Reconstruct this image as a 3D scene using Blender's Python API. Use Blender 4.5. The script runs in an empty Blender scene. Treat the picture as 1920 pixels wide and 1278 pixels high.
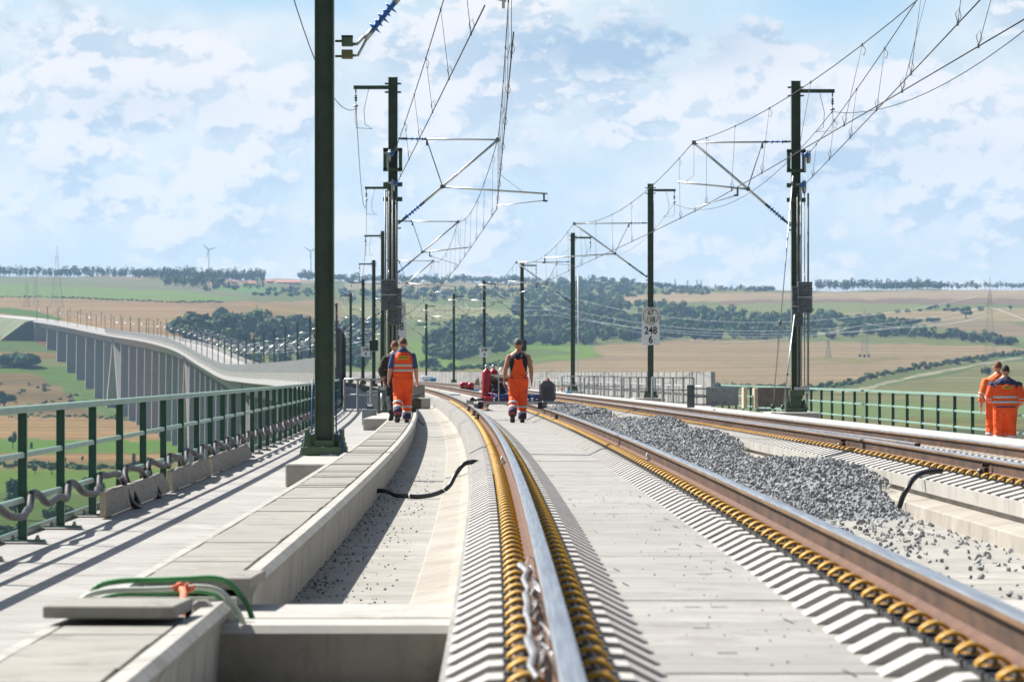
import bpy, bmesh, math, random
import numpy as np
from mathutils import Vector, Matrix, noise as mnoise
random.seed(7); rng = np.random.default_rng(7)
SC = bpy.context.scene
COL = SC.collection
# ------------------------------------------------------------------ camera, sky, sun, exposure
F = 7500.0; HY = 697.0; ZC = 1.10
cam_d = bpy.data.cameras.new('camera'); cam = bpy.data.objects.new('camera', cam_d); COL.objects.link(cam)
cam.location = (0, 0, ZC); cam.rotation_euler = (math.pi/2, 0, 0)
cam_d.sensor_width = 36.0; cam_d.lens = 36.0*F/1920.0
cam_d.shift_y = (HY-639.0)/1920.0
cam_d.clip_start = 0.5; cam_d.clip_end = 60000
cam_d.dof.use_dof = True; cam_d.dof.focus_distance = 58.0; cam_d.dof.aperture_fstop = 8.0
SC.camera = cam
SUNV = Vector((-0.80, 0.50, 1.0)).normalized()
EL = math.asin(SUNV.z)
sun_d = bpy.data.lights.new('sun', 'SUN'); sun = bpy.data.objects.new('sun', sun_d); COL.objects.link(sun)
sun_d.energy = 5.0; sun_d.angle = math.radians(0.53); sun_d.color = (1.0, 0.965, 0.91)
sun.rotation_euler = SUNV.to_track_quat('Z', 'Y').to_euler(); sun.location = (-30, 20, 60)
SC.view_settings.view_transform = 'Standard'; SC.view_settings.look = 'None'; SC.view_settings.gamma = 1
SC.view_settings.exposure = 1.0
SC.render.film_transparent = False

class NT:
    """tiny node-tree helper"""
    def __init__(s, tree): s.t = tree; s.n = tree.nodes; s.l = tree.links
    def new(s, typ, **kw):
        nd = s.n.new(typ)
        for k, v in kw.items():
            if k == 'inp':
                for kk, vv in v.items():
                    if isinstance(vv, bpy.types.NodeSocket): s.l.new(vv, nd.inputs[kk])
                    else: nd.inputs[kk].default_value = vv
            else: setattr(nd, k, v)
        return nd
    def math(s, op, a, b=None, clamp=False, c=None):
        nd = s.n.new('ShaderNodeMath'); nd.operation = op; nd.use_clamp = clamp
        for i, x in enumerate((a, b, c)):
            if x is None: continue
            if isinstance(x, bpy.types.NodeSocket): s.l.new(x, nd.inputs[i])
            else: nd.inputs[i].default_value = x
        return nd.outputs[0]
    def maprange(s, x, a, b, c=0.0, d=1.0, smooth=True):
        nd = s.n.new('ShaderNodeMapRange'); nd.interpolation_type = 'SMOOTHSTEP' if smooth else 'LINEAR'
        s.l.new(x, nd.inputs[0])
        for i, v in zip((1, 2, 3, 4), (a, b, c, d)): nd.inputs[i].default_value = v
        return nd.outputs[0]
    def mix(s, f, a, b):
        nd = s.n.new('ShaderNodeMix'); nd.data_type = 'RGBA'
        for k, x in ((0, f), (6, a), (7, b)):
            if isinstance(x, bpy.types.NodeSocket): s.l.new(x, nd.inputs[k])
            else: nd.inputs[k].default_value = x if k == 0 else (tuple(x)+(1.0,) if len(x) == 3 else x)
        return nd.outputs[2]
    def noise(s, vec, scale, detail=4, rough=0.55, dist=0.0, w=None):
        nd = s.n.new('ShaderNodeTexNoise')
        if w is not None: nd.noise_dimensions = '4D'; nd.inputs['W'].default_value = w
        s.l.new(vec, nd.inputs['Vector'])
        nd.inputs['Scale'].default_value = scale; nd.inputs['Detail'].default_value = detail
        nd.inputs['Roughness'].default_value = rough; nd.inputs['Distortion'].default_value = dist
        return nd.outputs[0]

world = bpy.data.worlds.new('World'); SC.world = world; world.use_nodes = True
try: world.cycles.sampling_method = 'MANUAL'; world.cycles.sample_map_resolution = 256
except Exception: pass
def build_world():
    w = NT(world.node_tree); w.n.clear()
    out = w.new('ShaderNodeOutputWorld'); bg = w.new('ShaderNodeBackground'); w.l.new(bg.outputs[0], out.inputs[0])
    bg.inputs[1].default_value = 0.085
    sky = w.new('ShaderNodeTexSky', sky_type='NISHITA', sun_disc=False, sun_elevation=EL,
                sun_rotation=math.atan2(SUNV.x, SUNV.y), altitude=200.0, air_density=1.0, dust_density=1.6, ozone_density=1.2)
    tc = w.new('ShaderNodeTexCoord'); d = tc.outputs['Generated']
    sep = w.new('ShaderNodeSeparateXYZ', inp={0: d})
    # clouds live on the sky sphere: stretch elevation so low clouds look flattened
    comb = w.new('ShaderNodeCombineXYZ', inp={0: sep.outputs[0], 1: sep.outputs[1]})
    w.l.new(w.math('MULTIPLY', sep.outputs[2], 1.35), comb.inputs[2]); v = comb.outputs[0]
    def shifted(vec, off):
        nd = w.new('ShaderNodeVectorMath', operation='ADD', inp={0: vec, 1: off}); return nd.outputs[0]
    az = w.math('ARCTAN2', sep.outputs[0], sep.outputs[1]); elv = w.math('ARCSINE', sep.outputs[2])
    uvn = w.new('ShaderNodeCombineXYZ', inp={0: az, 1: w.math('MULTIPLY', elv, 1.55)}); uv = uvn.outputs[0]
    def n2(vec, scale, detail, rough, off=0.0):
        nd = w.new('ShaderNodeTexNoise', noise_dimensions='2D', inp={'Vector': vec, 'Scale': scale, 'Detail': detail, 'Roughness': rough}); return nd
    wn = n2(uv, 130.0, 4, .55); wv = w.new('ShaderNodeVectorMath', operation='SCALE', inp={0: w.new('ShaderNodeVectorMath', operation='SUBTRACT', inp={0: wn.outputs['Color'], 1: (.5, .5, .5)}).outputs[0]}); wv.inputs['Scale'].default_value = .0075
    vw = w.new('ShaderNodeVectorMath', operation='ADD', inp={0: uv, 1: wv.outputs[0]}).outputs[0]
    def fields(off):
        vv = shifted(vw, off) if off else vw; vb = shifted(uv, off) if off else uv
        vo = w.new('ShaderNodeTexVoronoi', voronoi_dimensions='2D', feature='F1', inp={'Vector': vv, 'Scale': 48.0, 'Detail': 3.6, 'Roughness': .55, 'Lacunarity': 2.1})
        dd_ = vo.outputs['Distance']; p = w.math('SUBTRACT', 1.0, w.math('MULTIPLY', dd_, dd_))
        return n2(vb, 19.0, 5, .52).outputs[0], p
    big, p0 = fields(None); big1, p1 = fields((-0.0022, 0.0046, 0.0))
    fine = n2(shifted(uv, (7.3, 2.2, 0)), 95.0, 8, .60).outputs[0]
    d0 = w.math('ADD', w.math('ADD', w.math('MULTIPLY', big, .62), w.math('MULTIPLY', p0, .13)), w.math('MULTIPLY', fine, .30))
    d0l = w.math('ADD', w.math('ADD', w.math('MULTIPLY', big, .6), w.math('MULTIPLY', fine, .42)), w.math('MULTIPLY', p0, .15)); d1 = w.math('ADD', w.math('ADD', w.math('MULTIPLY', big1, .6), w.math('MULTIPLY', n2(shifted(uv, (7.2978, 2.2046, 0)), 95.0, 8, .60).outputs[0], .42)), w.math('MULTIPLY', p1, .15))
    def blob(X, Y, rx, ry):      # a cloud's own direction on the sky, (tan azimuth, tan elevation)
        ax = w.math('DIVIDE', w.math('SUBTRACT', sep.outputs[0], (X-960)/F), rx/F)
        az = w.math('DIVIDE', w.math('SUBTRACT', sep.outputs[2], (HY-Y)/F), ry/F)
        r = w.math('ADD', w.math('MULTIPLY', ax, ax), w.math('MULTIPLY', az, az))
        return w.math('POWER', 2.718, w.math('MULTIPLY', r, -1.0))
    def acc(lst):
        t = None
        for X, Y, rx, ry, a in lst:
            b = w.math('MULTIPLY', blob(X, Y, rx, ry), a); t = b if t is None else w.math('ADD', t, b)
        return t
    cover = acc([(1000, 60, 200, 40, .03), (960, 300, 1300, 330, .018), (230, 130, 260, 110, .16), (500, 20, 260, 30, -.10), (660, 30, 130, 45, -.10), (30, 20, 90, 30, -.08),
                 (1560, 10, 230, 70, -.22), (1130, 120, 330, 110, .16), (1750, 200, 230, 160, .12), (1000, 250, 220, 60, .02),
                 (1250, 230, 160, 70, .08), (1440, 60, 90, 60, .12), (1900, 60, 90, 110, .05), (300, 330, 400, 60, .03), (420, 460, 500, 40, -.05), (1700, 470, 300, 40, -.06)])
    dark = acc([(1180, 95, 230, 45, 1.4), (270, 200, 230, 40, .38), (60, 330, 160, 40, .25), (1700, 290, 260, 50, .30), (1300, 60, 150, 45, .35), (1080, 330, 240, 30, .18), (1480, 330, 200, 40, .3)])
    dd = w.math('ADD', d0, cover)
    f = w.maprange(dd, 0.452, 0.555)
    lit = w.maprange(w.math('SUBTRACT', d0l, d1), -0.10, 0.08)
    soft = w.maprange(w.math('SUBTRACT', n2(uv, 19.0, 1, .5).outputs[0], n2(shifted(uv, (-.009, .018, 0)), 19.0, 1, .5).outputs[0]), -.10, .12)
    lit = w.math('ADD', w.math('MULTIPLY', lit, .62), w.math('MULTIPLY', soft, .38))
    ccol = w.mix(w.maprange(lit, .16, .74), (3.65, 4.25, 4.85), (6.1, 5.85, 5.8))
    ccol = w.mix(w.math('MULTIPLY', dark, w.math('SUBTRACT', 1.1, w.math('MULTIPLY', lit, .5)), clamp=True), ccol, (2.5, 3.35, 4.3))
    veil = n2(shifted(uv, (3.1, 1.7, 0)), 34.0, 6, .55).outputs[0]
    clear = acc([(1560, 5, 240, 75, 1.0), (480, 0, 260, 34, .8), (640, 25, 60, 40, .5), (20, 15, 90, 30, .5), (1660, 130, 60, 60, .4), (300, 480, 500, 50, .25), (1500, 470, 500, 50, .25)])
    pale = w.mix(w.maprange(veil, .38, .66), (4.3, 4.9, 5.2), (5.35, 5.55, 5.6))
    base = w.mix(clear, pale, w.mix(.65, sky.outputs[0], (2.0, 3.7, 5.4)))
    c = w.mix(f, base, ccol)
    low = w.maprange(sep.outputs[2], 0.018, 0.048, 1.0, 0.0)     # pale band above the horizon
    c = w.mix(f, base, ccol)
    c = w.mix(w.math('MULTIPLY', low, .38), c, (4.7, 5.1, 5.2))
    # higher up the dome (never in view) plain broken cloud
    hi = w.maprange(sep.outputs[2], 0.16, 0.35)
    c = w.mix(w.math('MULTIPLY', hi, .9), c, w.mix(w.maprange(w.noise(v, 3.0, 6, .55), .58, .70), sky.outputs[0], (3.0, 3.2, 3.4)))
    back = w.maprange(sep.outputs[1], -.35, .75, .38, 1.0)      # unseen sky behind the camera dimmed to cut fill on shaded faces
    vm = w.new('ShaderNodeVectorMath', operation='SCALE', inp={0: c}); w.l.new(back, vm.inputs['Scale']); c = vm.outputs[0]
    w.l.new(c, bg.inputs[0])
build_world()

# ------------------------------------------------------------------ object helpers
def tag(o, label=None, cat=None, group=None, kind=None):
    if label: o['label'] = label
    if cat: o['category'] = cat
    if group: o['group'] = group
    if kind: o['kind'] = kind
    return o
def empty(name, loc=(0, 0, 0), rz=0.0, label=None, cat=None, group=None):
    o = bpy.data.objects.new(name, None); COL.objects.link(o)
    o.location = loc; o.rotation_euler = (0, 0, rz); o.empty_display_size = .3
    return tag(o, label, cat, group)
def link(name, me, parent=None, loc=None, rz=None):
    o = bpy.data.objects.new(name, me); COL.objects.link(o)
    if parent is not None: o.parent = parent
    if loc is not None: o.location = loc
    if rz is not None: o.rotation_euler = (0, 0, rz)
    return o
def copy_tree(o, parent=None):
    c = o.copy(); COL.objects.link(c); c.parent = parent
    for ch in list(o.children): copy_tree(ch, c)
    return c
class MB:
    def __init__(s): s.v = []; s.f = []; s.m = []; s.sm = []
    def add(s, vs, fs, mat=0, smooth=False):
        b = len(s.v); s.v.extend([tuple(p) for p in vs])
        for f in fs: s.f.append(tuple(i+b for i in f)); s.m.append(mat); s.sm.append(smooth)
        return s
    def box(s, c, d, mat=0, rot=None, taper=1.0):
        hx, hy, hz = d[0]/2, d[1]/2, d[2]/2
        vs = [Vector((sx*hx*(taper if sz > 0 else 1), sy*hy*(taper if sz > 0 else 1), sz*hz)) for sz in (-1, 1) for sx, sy in ((-1, -1), (1, -1), (1, 1), (-1, 1))]
        if rot is not None: vs = [rot @ p for p in vs]
        c = Vector(c)
        return s.add([p+c for p in vs], [(3, 2, 1, 0), (4, 5, 6, 7), (0, 1, 5, 4), (1, 2, 6, 5), (2, 3, 7, 6), (3, 0, 4, 7)], mat)
    def bbox(s, c, d, mat=0, b=.01, rz=0.0):     # box with chamfered edges
        hx, hy, hz = d[0]/2, d[1]/2, d[2]/2
        R = Matrix.Rotation(rz, 3, 'Z'); c = Vector(c); rings = []
        for z, ins in ((-hz, b), (-hz+b, 0), (hz-b, 0), (hz, b)):
            x, y = hx-ins, hy-ins; k = b*.9
            rings.append([R @ Vector(p)+c for p in ((-x+k, -y, z), (x-k, -y, z), (x, -y+k, z), (x, y-k, z), (x-k, y, z), (-x+k, y, z), (-x, y-k, z), (-x, -y+k, z))])
        return s.rings(rings, mat, closed=True, smooth=False)
    def rings(s, rings, mat=0, closed=True, smooth=True, loop=True):
        n = len(rings[0]); vs = [p for r in rings for p in r]; fs = []
        for i in range(len(rings)-1):
            for j in range(n if loop else n-1):
                k = (j+1) % n; fs.append((i*n+j, i*n+k, (i+1)*n+k, (i+1)*n+j))
        if closed and loop:
            fs.append(tuple(range(n-1, -1, -1))); fs.append(tuple((len(rings)-1)*n+j for j in range(n)))
        return s.add(vs, fs, mat, smooth)
    def tube(s, pts, r, n=6, mat=0, smooth=True, cap=True):
        pts = [Vector(p) for p in pts]; rings = []; up = None
        for i, p in enumerate(pts):
            t = (pts[min(i+1, len(pts)-1)]-pts[max(i-1, 0)])
            if t.length < 1e-9: t = Vector((0, 0, 1))
            t.normalize()
            if up is None:
                up = Vector((0, 0, 1)) if abs(t.z) < .9 else Vector((1, 0, 0))
            a = t.cross(up)
            if a.length < 1e-6: a = t.orthogonal()
            a.normalize(); b = a.cross(t).normalized(); up = b
            rr = r[i] if isinstance(r, (list, tuple)) else r
            rings.append([p+(a*math.cos(2*math.pi*k/n)+b*math.sin(2*math.pi*k/n))*rr for k in range(n)])
        return s.rings(rings, mat, cap, smooth)
    def cyl(s, p, q, r, n=12, mat=0, r2=None):
        return s.tube([p, q], [r, r if r2 is None else r2], n, mat)
    def lathe(s, prof, c=(0, 0, 0), n=16, mat=0, axis=None, smooth=True):   # prof: (r, h)
        c = Vector(c); M = Matrix.Identity(3)
        if axis is not None: M = Vector((0, 0, 1)).rotation_difference(Vector(axis).normalized()).to_matrix()
        rings = [[M @ Vector((max(r, 1e-4)*math.cos(2*math.pi*k/n), max(r, 1e-4)*math.sin(2*math.pi*k/n), h))+c for k in range(n)] for r, h in prof]
        return s.rings(rings, mat, True, smooth)
    def ball(s, c, r, n=10, mat=0, sc=(1, 1, 1)):
        prof = [(math.sin(math.pi*i/n)*r, -math.cos(math.pi*i/n)*r) for i in range(n+1)]
        b = len(s.v); s.lathe(prof, (0, 0, 0), n+2, mat)
        for i in range(b, len(s.v)): p = s.v[i]; s.v[i] = (p[0]*sc[0]+c[0], p[1]*sc[1]+c[1], p[2]*sc[2]+c[2])
        return s
    def mesh(s, name, mats):
        me = bpy.data.meshes.new(name); me.from_pydata(s.v, [], s.f)
        mats = mats if isinstance(mats, (list, tuple)) else [mats]
        for m in mats: me.materials.append(m)
        me.polygons.foreach_set('material_index', s.m); me.polygons.foreach_set('use_smooth', s.sm)
        me.update(); return me
    def build(s, name, mats, parent=None, loc=None, rz=None):
        return link(name, s.mesh(name, mats), parent, loc, rz)
def npmesh(name, V, Fa, mats, parent=None, matidx=None, smooth=False):
    """fast mesh from arrays; Fa (n,k)"""
    me = bpy.data.meshes.new(name); n, k = Fa.shape
    me.vertices.add(len(V)); me.vertices.foreach_set('co', np.asarray(V, np.float32).ravel())
    me.loops.add(n*k); me.loops.foreach_set('vertex_index', Fa.astype(np.int32).ravel())
    me.polygons.add(n); me.polygons.foreach_set('loop_start', np.arange(0, n*k, k, dtype=np.int32))
    me.polygons.foreach_set('loop_total', np.full(n, k, dtype=np.int32))
    for m in (mats if isinstance(mats, (list, tuple)) else [mats]): me.materials.append(m)
    if matidx is not None: me.polygons.foreach_set('material_index', matidx.astype(np.int32))
    me.polygons.foreach_set('use_smooth', np.full(n, smooth, dtype=bool))
    me.update(calc_edges=True)
    return link(name, me, parent)

# ------------------------------------------------------------------ line of the railway
SK = np.array([-60, 0, 50, 100, 150, 200, 260, 320, 380, 430, 700, 980, 1270, 1560, 1850, 2140, 2370, 2600, 3000, 3600.])
SV = -np.array([0, 0, .0125, .0245, .034, .040, .046, .053, .058, .068, .092, .10, .104, .118, .148, .178, .205, .235, .28, .30])
_yy = np.arange(-60, 3601, 1.0); _sl = np.interp(_yy, SK, SV)
_xx = np.concatenate([[0], np.cumsum((_sl[1:]+_sl[:-1])/2)]); _xx += .175-np.interp(0, _yy, _xx)
def slope(y): return float(np.interp(y, SK, SV))
def x0(y): return float(np.interp(y, _yy, _xx))
ZK = [-60, 800, 980, 1270, 1560, 1850, 2140, 2600, 3000, 3600]; ZVv = [0, 0, .2, 3.9, 10.2, 16.0, 21.6, 34.7, 45, 60]
def _pchip(xk, yk):
    xk = np.array(xk, float); yk = np.array(yk, float); h = np.diff(xk); d = np.diff(yk)/h; m = np.zeros(len(xk))
    for i in range(1, len(xk)-1):
        m[i] = 0 if d[i-1]*d[i] <= 0 else 3*(h[i-1]+h[i])/((2*h[i]+h[i-1])/d[i-1]+(h[i]+2*h[i-1])/d[i])
    m[0] = d[0]; m[-1] = d[-1]
    def f(x):
        i = int(min(max(np.searchsorted(xk, x)-1, 0), len(h)-1)); t = (x-xk[i])/h[i]
        return float((2*t**3-3*t*t+1)*yk[i]+(t**3-2*t*t+t)*h[i]*m[i]+(-2*t**3+3*t*t)*yk[i+1]+(t**3-t*t)*h[i]*m[i+1])
    return f
Zp = _pchip(ZK, ZVv)
def P(y, o, z):          # point at station y, offset o to the right of the left rail, height z over the slab
    s = slope(y); k = 1/math.sqrt(1+s*s)
    return Vector((x0(y)+o*k, y-s*o*k, z+Zp(y)))
def head(y): return math.atan2(-slope(y), 1.0)       # rotation about z so that local +y runs along the line
def W(X, Y, y): return Vector(((X-960)*y/F, y, ZC+(HY-Y)*y/F))
def DZR(y): return -float(np.interp(y, [30, 50, 70, 95, 150], [0, .02, .07, .11, .14]))   # right track lies a little lower further on
OWALL = lambda y: float(np.interp(y, [0, 25, 45, 97, 150], [-1.43, -1.41, -1.39, -1.30, -1.27]))
def stations(a, b, near=2.0, far=12.0):
    ys = [a]; 
    while ys[-1] < b:
        y = ys[-1]; st = near if y < 160 else (6.0 if y < 500 else far); ys.append(min(y+st, b))
    return ys
def sweep(mb, prof, ys, mat=0, closed=True, smooth=False, dz=None):
    """prof: list of (o, z) with o number or function of y"""
    rings = []
    for y in ys:
        q = dz(y) if dz else 0.0
        rings.append([P(y, (o(y) if callable(o) else o), (z(y) if callable(z) else z)+q) for o, z in prof])
    n = len(prof); 
    mb.rings(rings, mat, closed, smooth, loop=closed)
    return mb
# ------------------------------------------------------------------ materials
MATS = {}
def mat(name, col, rough=.6, metal=0.0, var=.12, scale=6.0, bump=0.0, bscale=60.0, col2=None, coat=0.0, stretch=None, spec=.5, detail=5, obj=True, contrast=(.3, .7)):
    m = bpy.data.materials.new(name); m.use_nodes = True; t = NT(m.node_tree); b = t.n['Principled BSDF']
    tc = t.new('ShaderNodeTexCoord'); v = tc.outputs['Object']
    if stretch:
        mp = t.new('ShaderNodeMapping', inp={0: v, 3: stretch}); v = mp.outputs[0]
    n = t.noise(v, scale, detail, .6)
    c1 = tuple(max(0, x*(1-var)) for x in col); c2 = col2 if col2 else tuple(min(1, x*(1+var)) for x in col)
    t.l.new(t.mix(t.maprange(n, contrast[0], contrast[1]), c1, c2), b.inputs['Base Color'])
    b.inputs['Roughness'].default_value = rough; b.inputs['Metallic'].default_value = metal
    b.inputs['Specular IOR Level'].default_value = spec
    if coat: b.inputs['Coat Weight'].default_value = coat
    if bump:
        bn = t.noise(v, bscale, 4, .6); bp = t.new('ShaderNodeBump', inp={'Height': bn, 'Strength': bump, 'Distance': .01})
        t.l.new(bp.outputs[0], b.inputs['Normal'])
    MATS[name] = m; return m
def concrete(name, base_, stain=.25, rib=0.0, warm=(1, .95, .85), band=0.0, streak=0.0, speck=.5, dark=.5, joints=0.0, strips=0.0):
    base = (base_[0], base_[1]*1.01, base_[2]*1.05)
    """site concrete: pour bands across the line, stains, specks, formwork streaks"""
    m = bpy.data.materials.new(name); m.use_nodes = True; t = NT(m.node_tree); b = t.n['Principled BSDF']
    tc = t.new('ShaderNodeTexCoord'); v = tc.outputs['Object']; sep = t.new('ShaderNodeSeparateXYZ', inp={0: v})
    big = t.noise(v, .9, 6, .62, .3); mid = t.noise(v, 7.0, 6, .65)
    c = t.mix(t.maprange(big, .3, .7), tuple(x*(1-stain*.55) for x in base), base)
    c = t.mix(t.math('MULTIPLY', t.maprange(mid, .45, .75), stain), c, tuple(x*w for x, w in zip(base, warm)))
    if band:      # brushed bands, thin across the walking direction
        mp = t.new('ShaderNodeMapping', inp={0: v, 3: (.35, 5.0, 1.0)})
        bn = t.noise(mp.outputs[0], 1.6, 4, .7); c = t.mix(t.math('MULTIPLY', t.maprange(bn, .38, .68), band), c, tuple(x*.62 for x in base))
    if streak:    # vertical streaks down faces
        mp = t.new('ShaderNodeMapping', inp={0: v, 3: (6.0, 2.2, .35)})
        sn = t.noise(mp.outputs[0], 2.0, 5, .7); c = t.mix(t.math('MULTIPLY', t.maprange(sn, .45, .72), streak), c, (base[0]*.55, base[1]*.49, base[2]*.38))
    if speck:
        sp = t.noise(v, 38.0, 3, .7); c = t.mix(t.maprange(sp, .70, .78, 0, speck), c, tuple(x*dark*.4 for x in base))
    if strips:    # boards of the formwork: each strip its own tone, a thin dark line between
        q = t.math('DIVIDE', t.math('ADD', sep.outputs[1], 200.0), strips); wn_ = t.new('ShaderNodeTexWhiteNoise', noise_dimensions='1D'); t.l.new(t.math('FLOOR', q), wn_.inputs['W'])
        c = t.mix(t.math('MULTIPLY', wn_.outputs[0], .42), c, tuple(x*.62 for x in base)); ln = t.math('LESS_THAN', t.math('FRACT', q), .020/strips)
        ln2 = t.maprange(t.noise(v, 3.0, 2, .5, w=4.0), .42, .6); c = t.mix(t.math('MULTIPLY', t.math('MULTIPLY', ln, ln2), .6), c, tuple(x*.35 for x in base))
    if joints:    # panel joints every so many metres along the line
        fr = t.math('FRACT', t.math('DIVIDE', t.math('ADD', sep.outputs[1], 100.0), joints))
        j = t.math('LESS_THAN', fr, .018/joints*1.0); c = t.mix(t.math('MULTIPLY', j, .75), c, tuple(x*.25 for x in base))
    gr_ = t.noise(v, 2.6, 9, .72, .6, w=3.0); c = t.mix(t.maprange(gr_, .50, .66, 0, .6), c, tuple(x*.52*w for x, w in zip(base, (1, .97, .9))))      # grime blotches
    po = t.noise(v, 17.0, 8, .8, w=1.0); c = t.mix(t.maprange(po, .56, .68, 0, .5), c, tuple(x*.6 for x in base))
    ltn = t.noise(v, 1.7, 6, .7, w=8.0); c = t.mix(t.maprange(ltn, .50, .68, 0, .5), c, tuple(min(1, x*1.22) for x in base))
    t.l.new(c, b.inputs['Base Color']); b.inputs['Roughness'].default_value = .85; b.inputs['Specular IOR Level'].default_value = .25
    fine = t.noise(v, 55.0, 5, .7)
    bp = t.new('ShaderNodeBump', inp={'Height': fine, 'Strength': .25, 'Distance': .006}); t.l.new(bp.outputs[0], b.inputs['Normal'])
    MATS[name] = m; return m
C_slab = concrete('track_slab_concrete', (.335, .32, .288), .22, band=.28, speck=.55, joints=4.4, strips=.73)
C_rib = concrete('rib_concrete', (.44, .42, .38), .12, speck=.2)
C_kerb = concrete('kerb_concrete', (.39, .37, .325), .30, streak=.30, speck=.35, joints=2.0)
C_ledge = concrete('ledge_concrete', (.355, .325, .272), .35, band=.25, speck=.4, streak=.2)
C_bed = concrete('channel_bed_concrete', (.37, .352, .305), .35, band=.45, speck=.95, dark=.35, joints=3.3, strips=.55)
C_walk = concrete('walkway_concrete', (.365, .35, .318), .25, band=.18, speck=.4, joints=2.93, strips=.98)
C_wall = concrete('trough_wall_concrete', (.40, .385, .34), .25, streak=.45, speck=.3, joints=.62)
C_cover = concrete('cover_concrete', (.31, .293, .25), .25, band=.35, speck=.35)
C_beam = concrete('crossbeam_concrete', (.42, .40, .35), .2, speck=.25)
C_far = concrete('viaduct_concrete', (.40, .385, .36), .25, streak=.25, speck=.15)
C_pier = concrete('pier_concrete', (.30, .29, .285), .25, speck=0, streak=.15)
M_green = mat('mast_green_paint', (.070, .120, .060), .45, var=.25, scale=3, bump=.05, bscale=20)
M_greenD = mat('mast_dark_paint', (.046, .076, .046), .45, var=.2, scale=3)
M_rail = mat('railing_green_paint', (.024, .095, .065), .38, var=.15, scale=5)
M_railT = mat('railing_light_paint', (.175, .30, .235), .45, var=.12, scale=4)
M_galv = mat('galvanised_steel', (.42, .44, .45), .42, metal=.7, var=.18, scale=8)
M_alu = mat('aluminium_tube', (.62, .63, .62), .35, metal=.85, var=.1, scale=5)
M_grey = mat('grey_paint', (.22, .24, .25), .5, var=.12, scale=5)
M_dgrey = mat('dark_grey_steel', (.075, .095, .11), .5, var=.15, scale=5)
M_weight = mat('cast_weight_grey', (.11, .125, .14), .6, var=.2, scale=7)
M_blue = mat('blue_insulator', (.045, .16, .48), .3, var=.1, scale=8)
M_black = mat('black_rubber', (.012, .013, .014), .4, var=.3, scale=8)
M_pipe = mat('ribbed_conduit', (.016, .0155, .018), .6, var=.3, scale=7)
M_wire = mat('catenary_wire', (.035, .036, .034), .5, metal=.3, var=.2, scale=3)
M_bolt = mat('bolt_steel', (.20, .20, .19), .4, metal=.7, var=.3, scale=30)
M_yellow = mat('yellow_clamp_paint', (.80, .42, .032), .5, var=.3, scale=25)
M_pad = mat('black_base_plate', (.014, .014, .014), .5, var=.3, scale=10)
M_head = mat('polished_rail_head', (.24, .26, .29), .32, metal=.9, var=.3, scale=6, stretch=(14, .2, 14), col2=(.42, .44, .46))
M_rust = mat('rail_rust', (.045, .021, .010), .8, var=.35, scale=6, stretch=(1, .35, 1), bump=.2, bscale=60, col2=(.095, .044, .019))
M_rustL = mat('rail_rust_brown', (.165, .092, .038), .6, var=.3, scale=5, stretch=(2, .3, 2))
M_foot = mat('rail_foot_red', (.100, .042, .019), .8, var=.25, scale=7, bump=.1)
M_wood = mat('weathered_timber', (.36, .335, .30), .85, var=.3, scale=4, stretch=(6, .5, 10), bump=.5, bscale=25, col2=(.17, .135, .10), contrast=(.45, .75))
M_woodE = mat('timber_end_grain', (.42, .36, .27), .9, var=.2, scale=20)
M_panelR = mat('ribbed_panel_grey', (.235, .23, .215), .75, var=.2, scale=1.0)
M_panel = mat('noise_panel_grey', (.155, .16, .16), .7, var=.18, scale=1.2, stretch=(.4, .4, 3))
M_panelL = mat('noise_panel_pale', (.30, .31, .30), .7, var=.15, scale=1.0)
M_steelD = mat('barrier_post_steel', (.10, .115, .125), .5, metal=.3, var=.15, scale=3)
M_white = mat('white_plate', (.84, .86, .87), .4, var=.04, scale=6)
M_cream = mat('cream_plate', (.80, .77, .71), .4, var=.05, scale=6)
M_ink = mat('black_lettering', (.012, .012, .012), .5, var=.1)
M_red = mat('red_cylinder_paint', (.36, .012, .018), .3, var=.2, scale=6, coat=.3)
M_orange = mat('orange_workwear', (1.0, .092, .006), .75, var=.18, scale=7, bump=.3, bscale=14)
M_orange2 = mat('faded_orange_jacket', (.90, .17, .035), .75, var=.12, scale=9, bump=.3, bscale=14)
M_navy = mat('navy_workwear', (.028, .034, .095), .8, var=.2, scale=9, bump=.3, bscale=14)
M_hood = mat('blue_hoodie', (.055, .075, .19), .85, var=.15, scale=9, bump=.3, bscale=14)
M_blackc = mat('black_cotton', (.014, .014, .019), .85, var=.2, scale=9, bump=.3, bscale=14)
M_olive = mat('dark_brown_jacket', (.030, .024, .017), .85, var=.2, scale=9, bump=.3, bscale=14)
M_refl = mat('reflective_tape', (.50, .52, .52), .45, var=.06, scale=14)
M_skin = mat('skin', (.50, .25, .16), .55, var=.08, scale=9)
M_skinT = mat('tanned_skin', (.44, .20, .115), .55, var=.08, scale=9)
M_hairB = mat('brown_hair', (.10, .050, .022), .75, var=.35, scale=40)
M_hairD = mat('dark_hair', (.030, .022, .018), .75, var=.35, scale=40)
M_hairR = mat('reddish_hair', (.15, .060, .025), .75, var=.35, scale=40)
M_cap = mat('grey_cap', (.13, .14, .16), .85, var=.2, scale=20)
M_boot = mat('work_boot', (.060, .052, .038), .8, var=.25, scale=15)
M_bootB = mat('black_boot', (.018, .017, .016), .8, var=.25, scale=15)
M_label = mat('yellow_label', (.68, .46, .03), .6, var=.05)
M_eye = mat('eye', (.6, .6, .6), .3, var=.05)
M_cableB = mat('blue_cable', (.02, .07, .25), .4, var=.2)
M_cord = mat('orange_cord', (.75, .20, .11), .8, var=.15, scale=60, bump=.5, bscale=90)
M_hoseG = mat('green_hose', (.055, .21, .07), .5, var=.45, scale=3)
M_hoseW = mat('pale_hose', (.52, .56, .47), .4, var=.1, scale=3)
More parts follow.
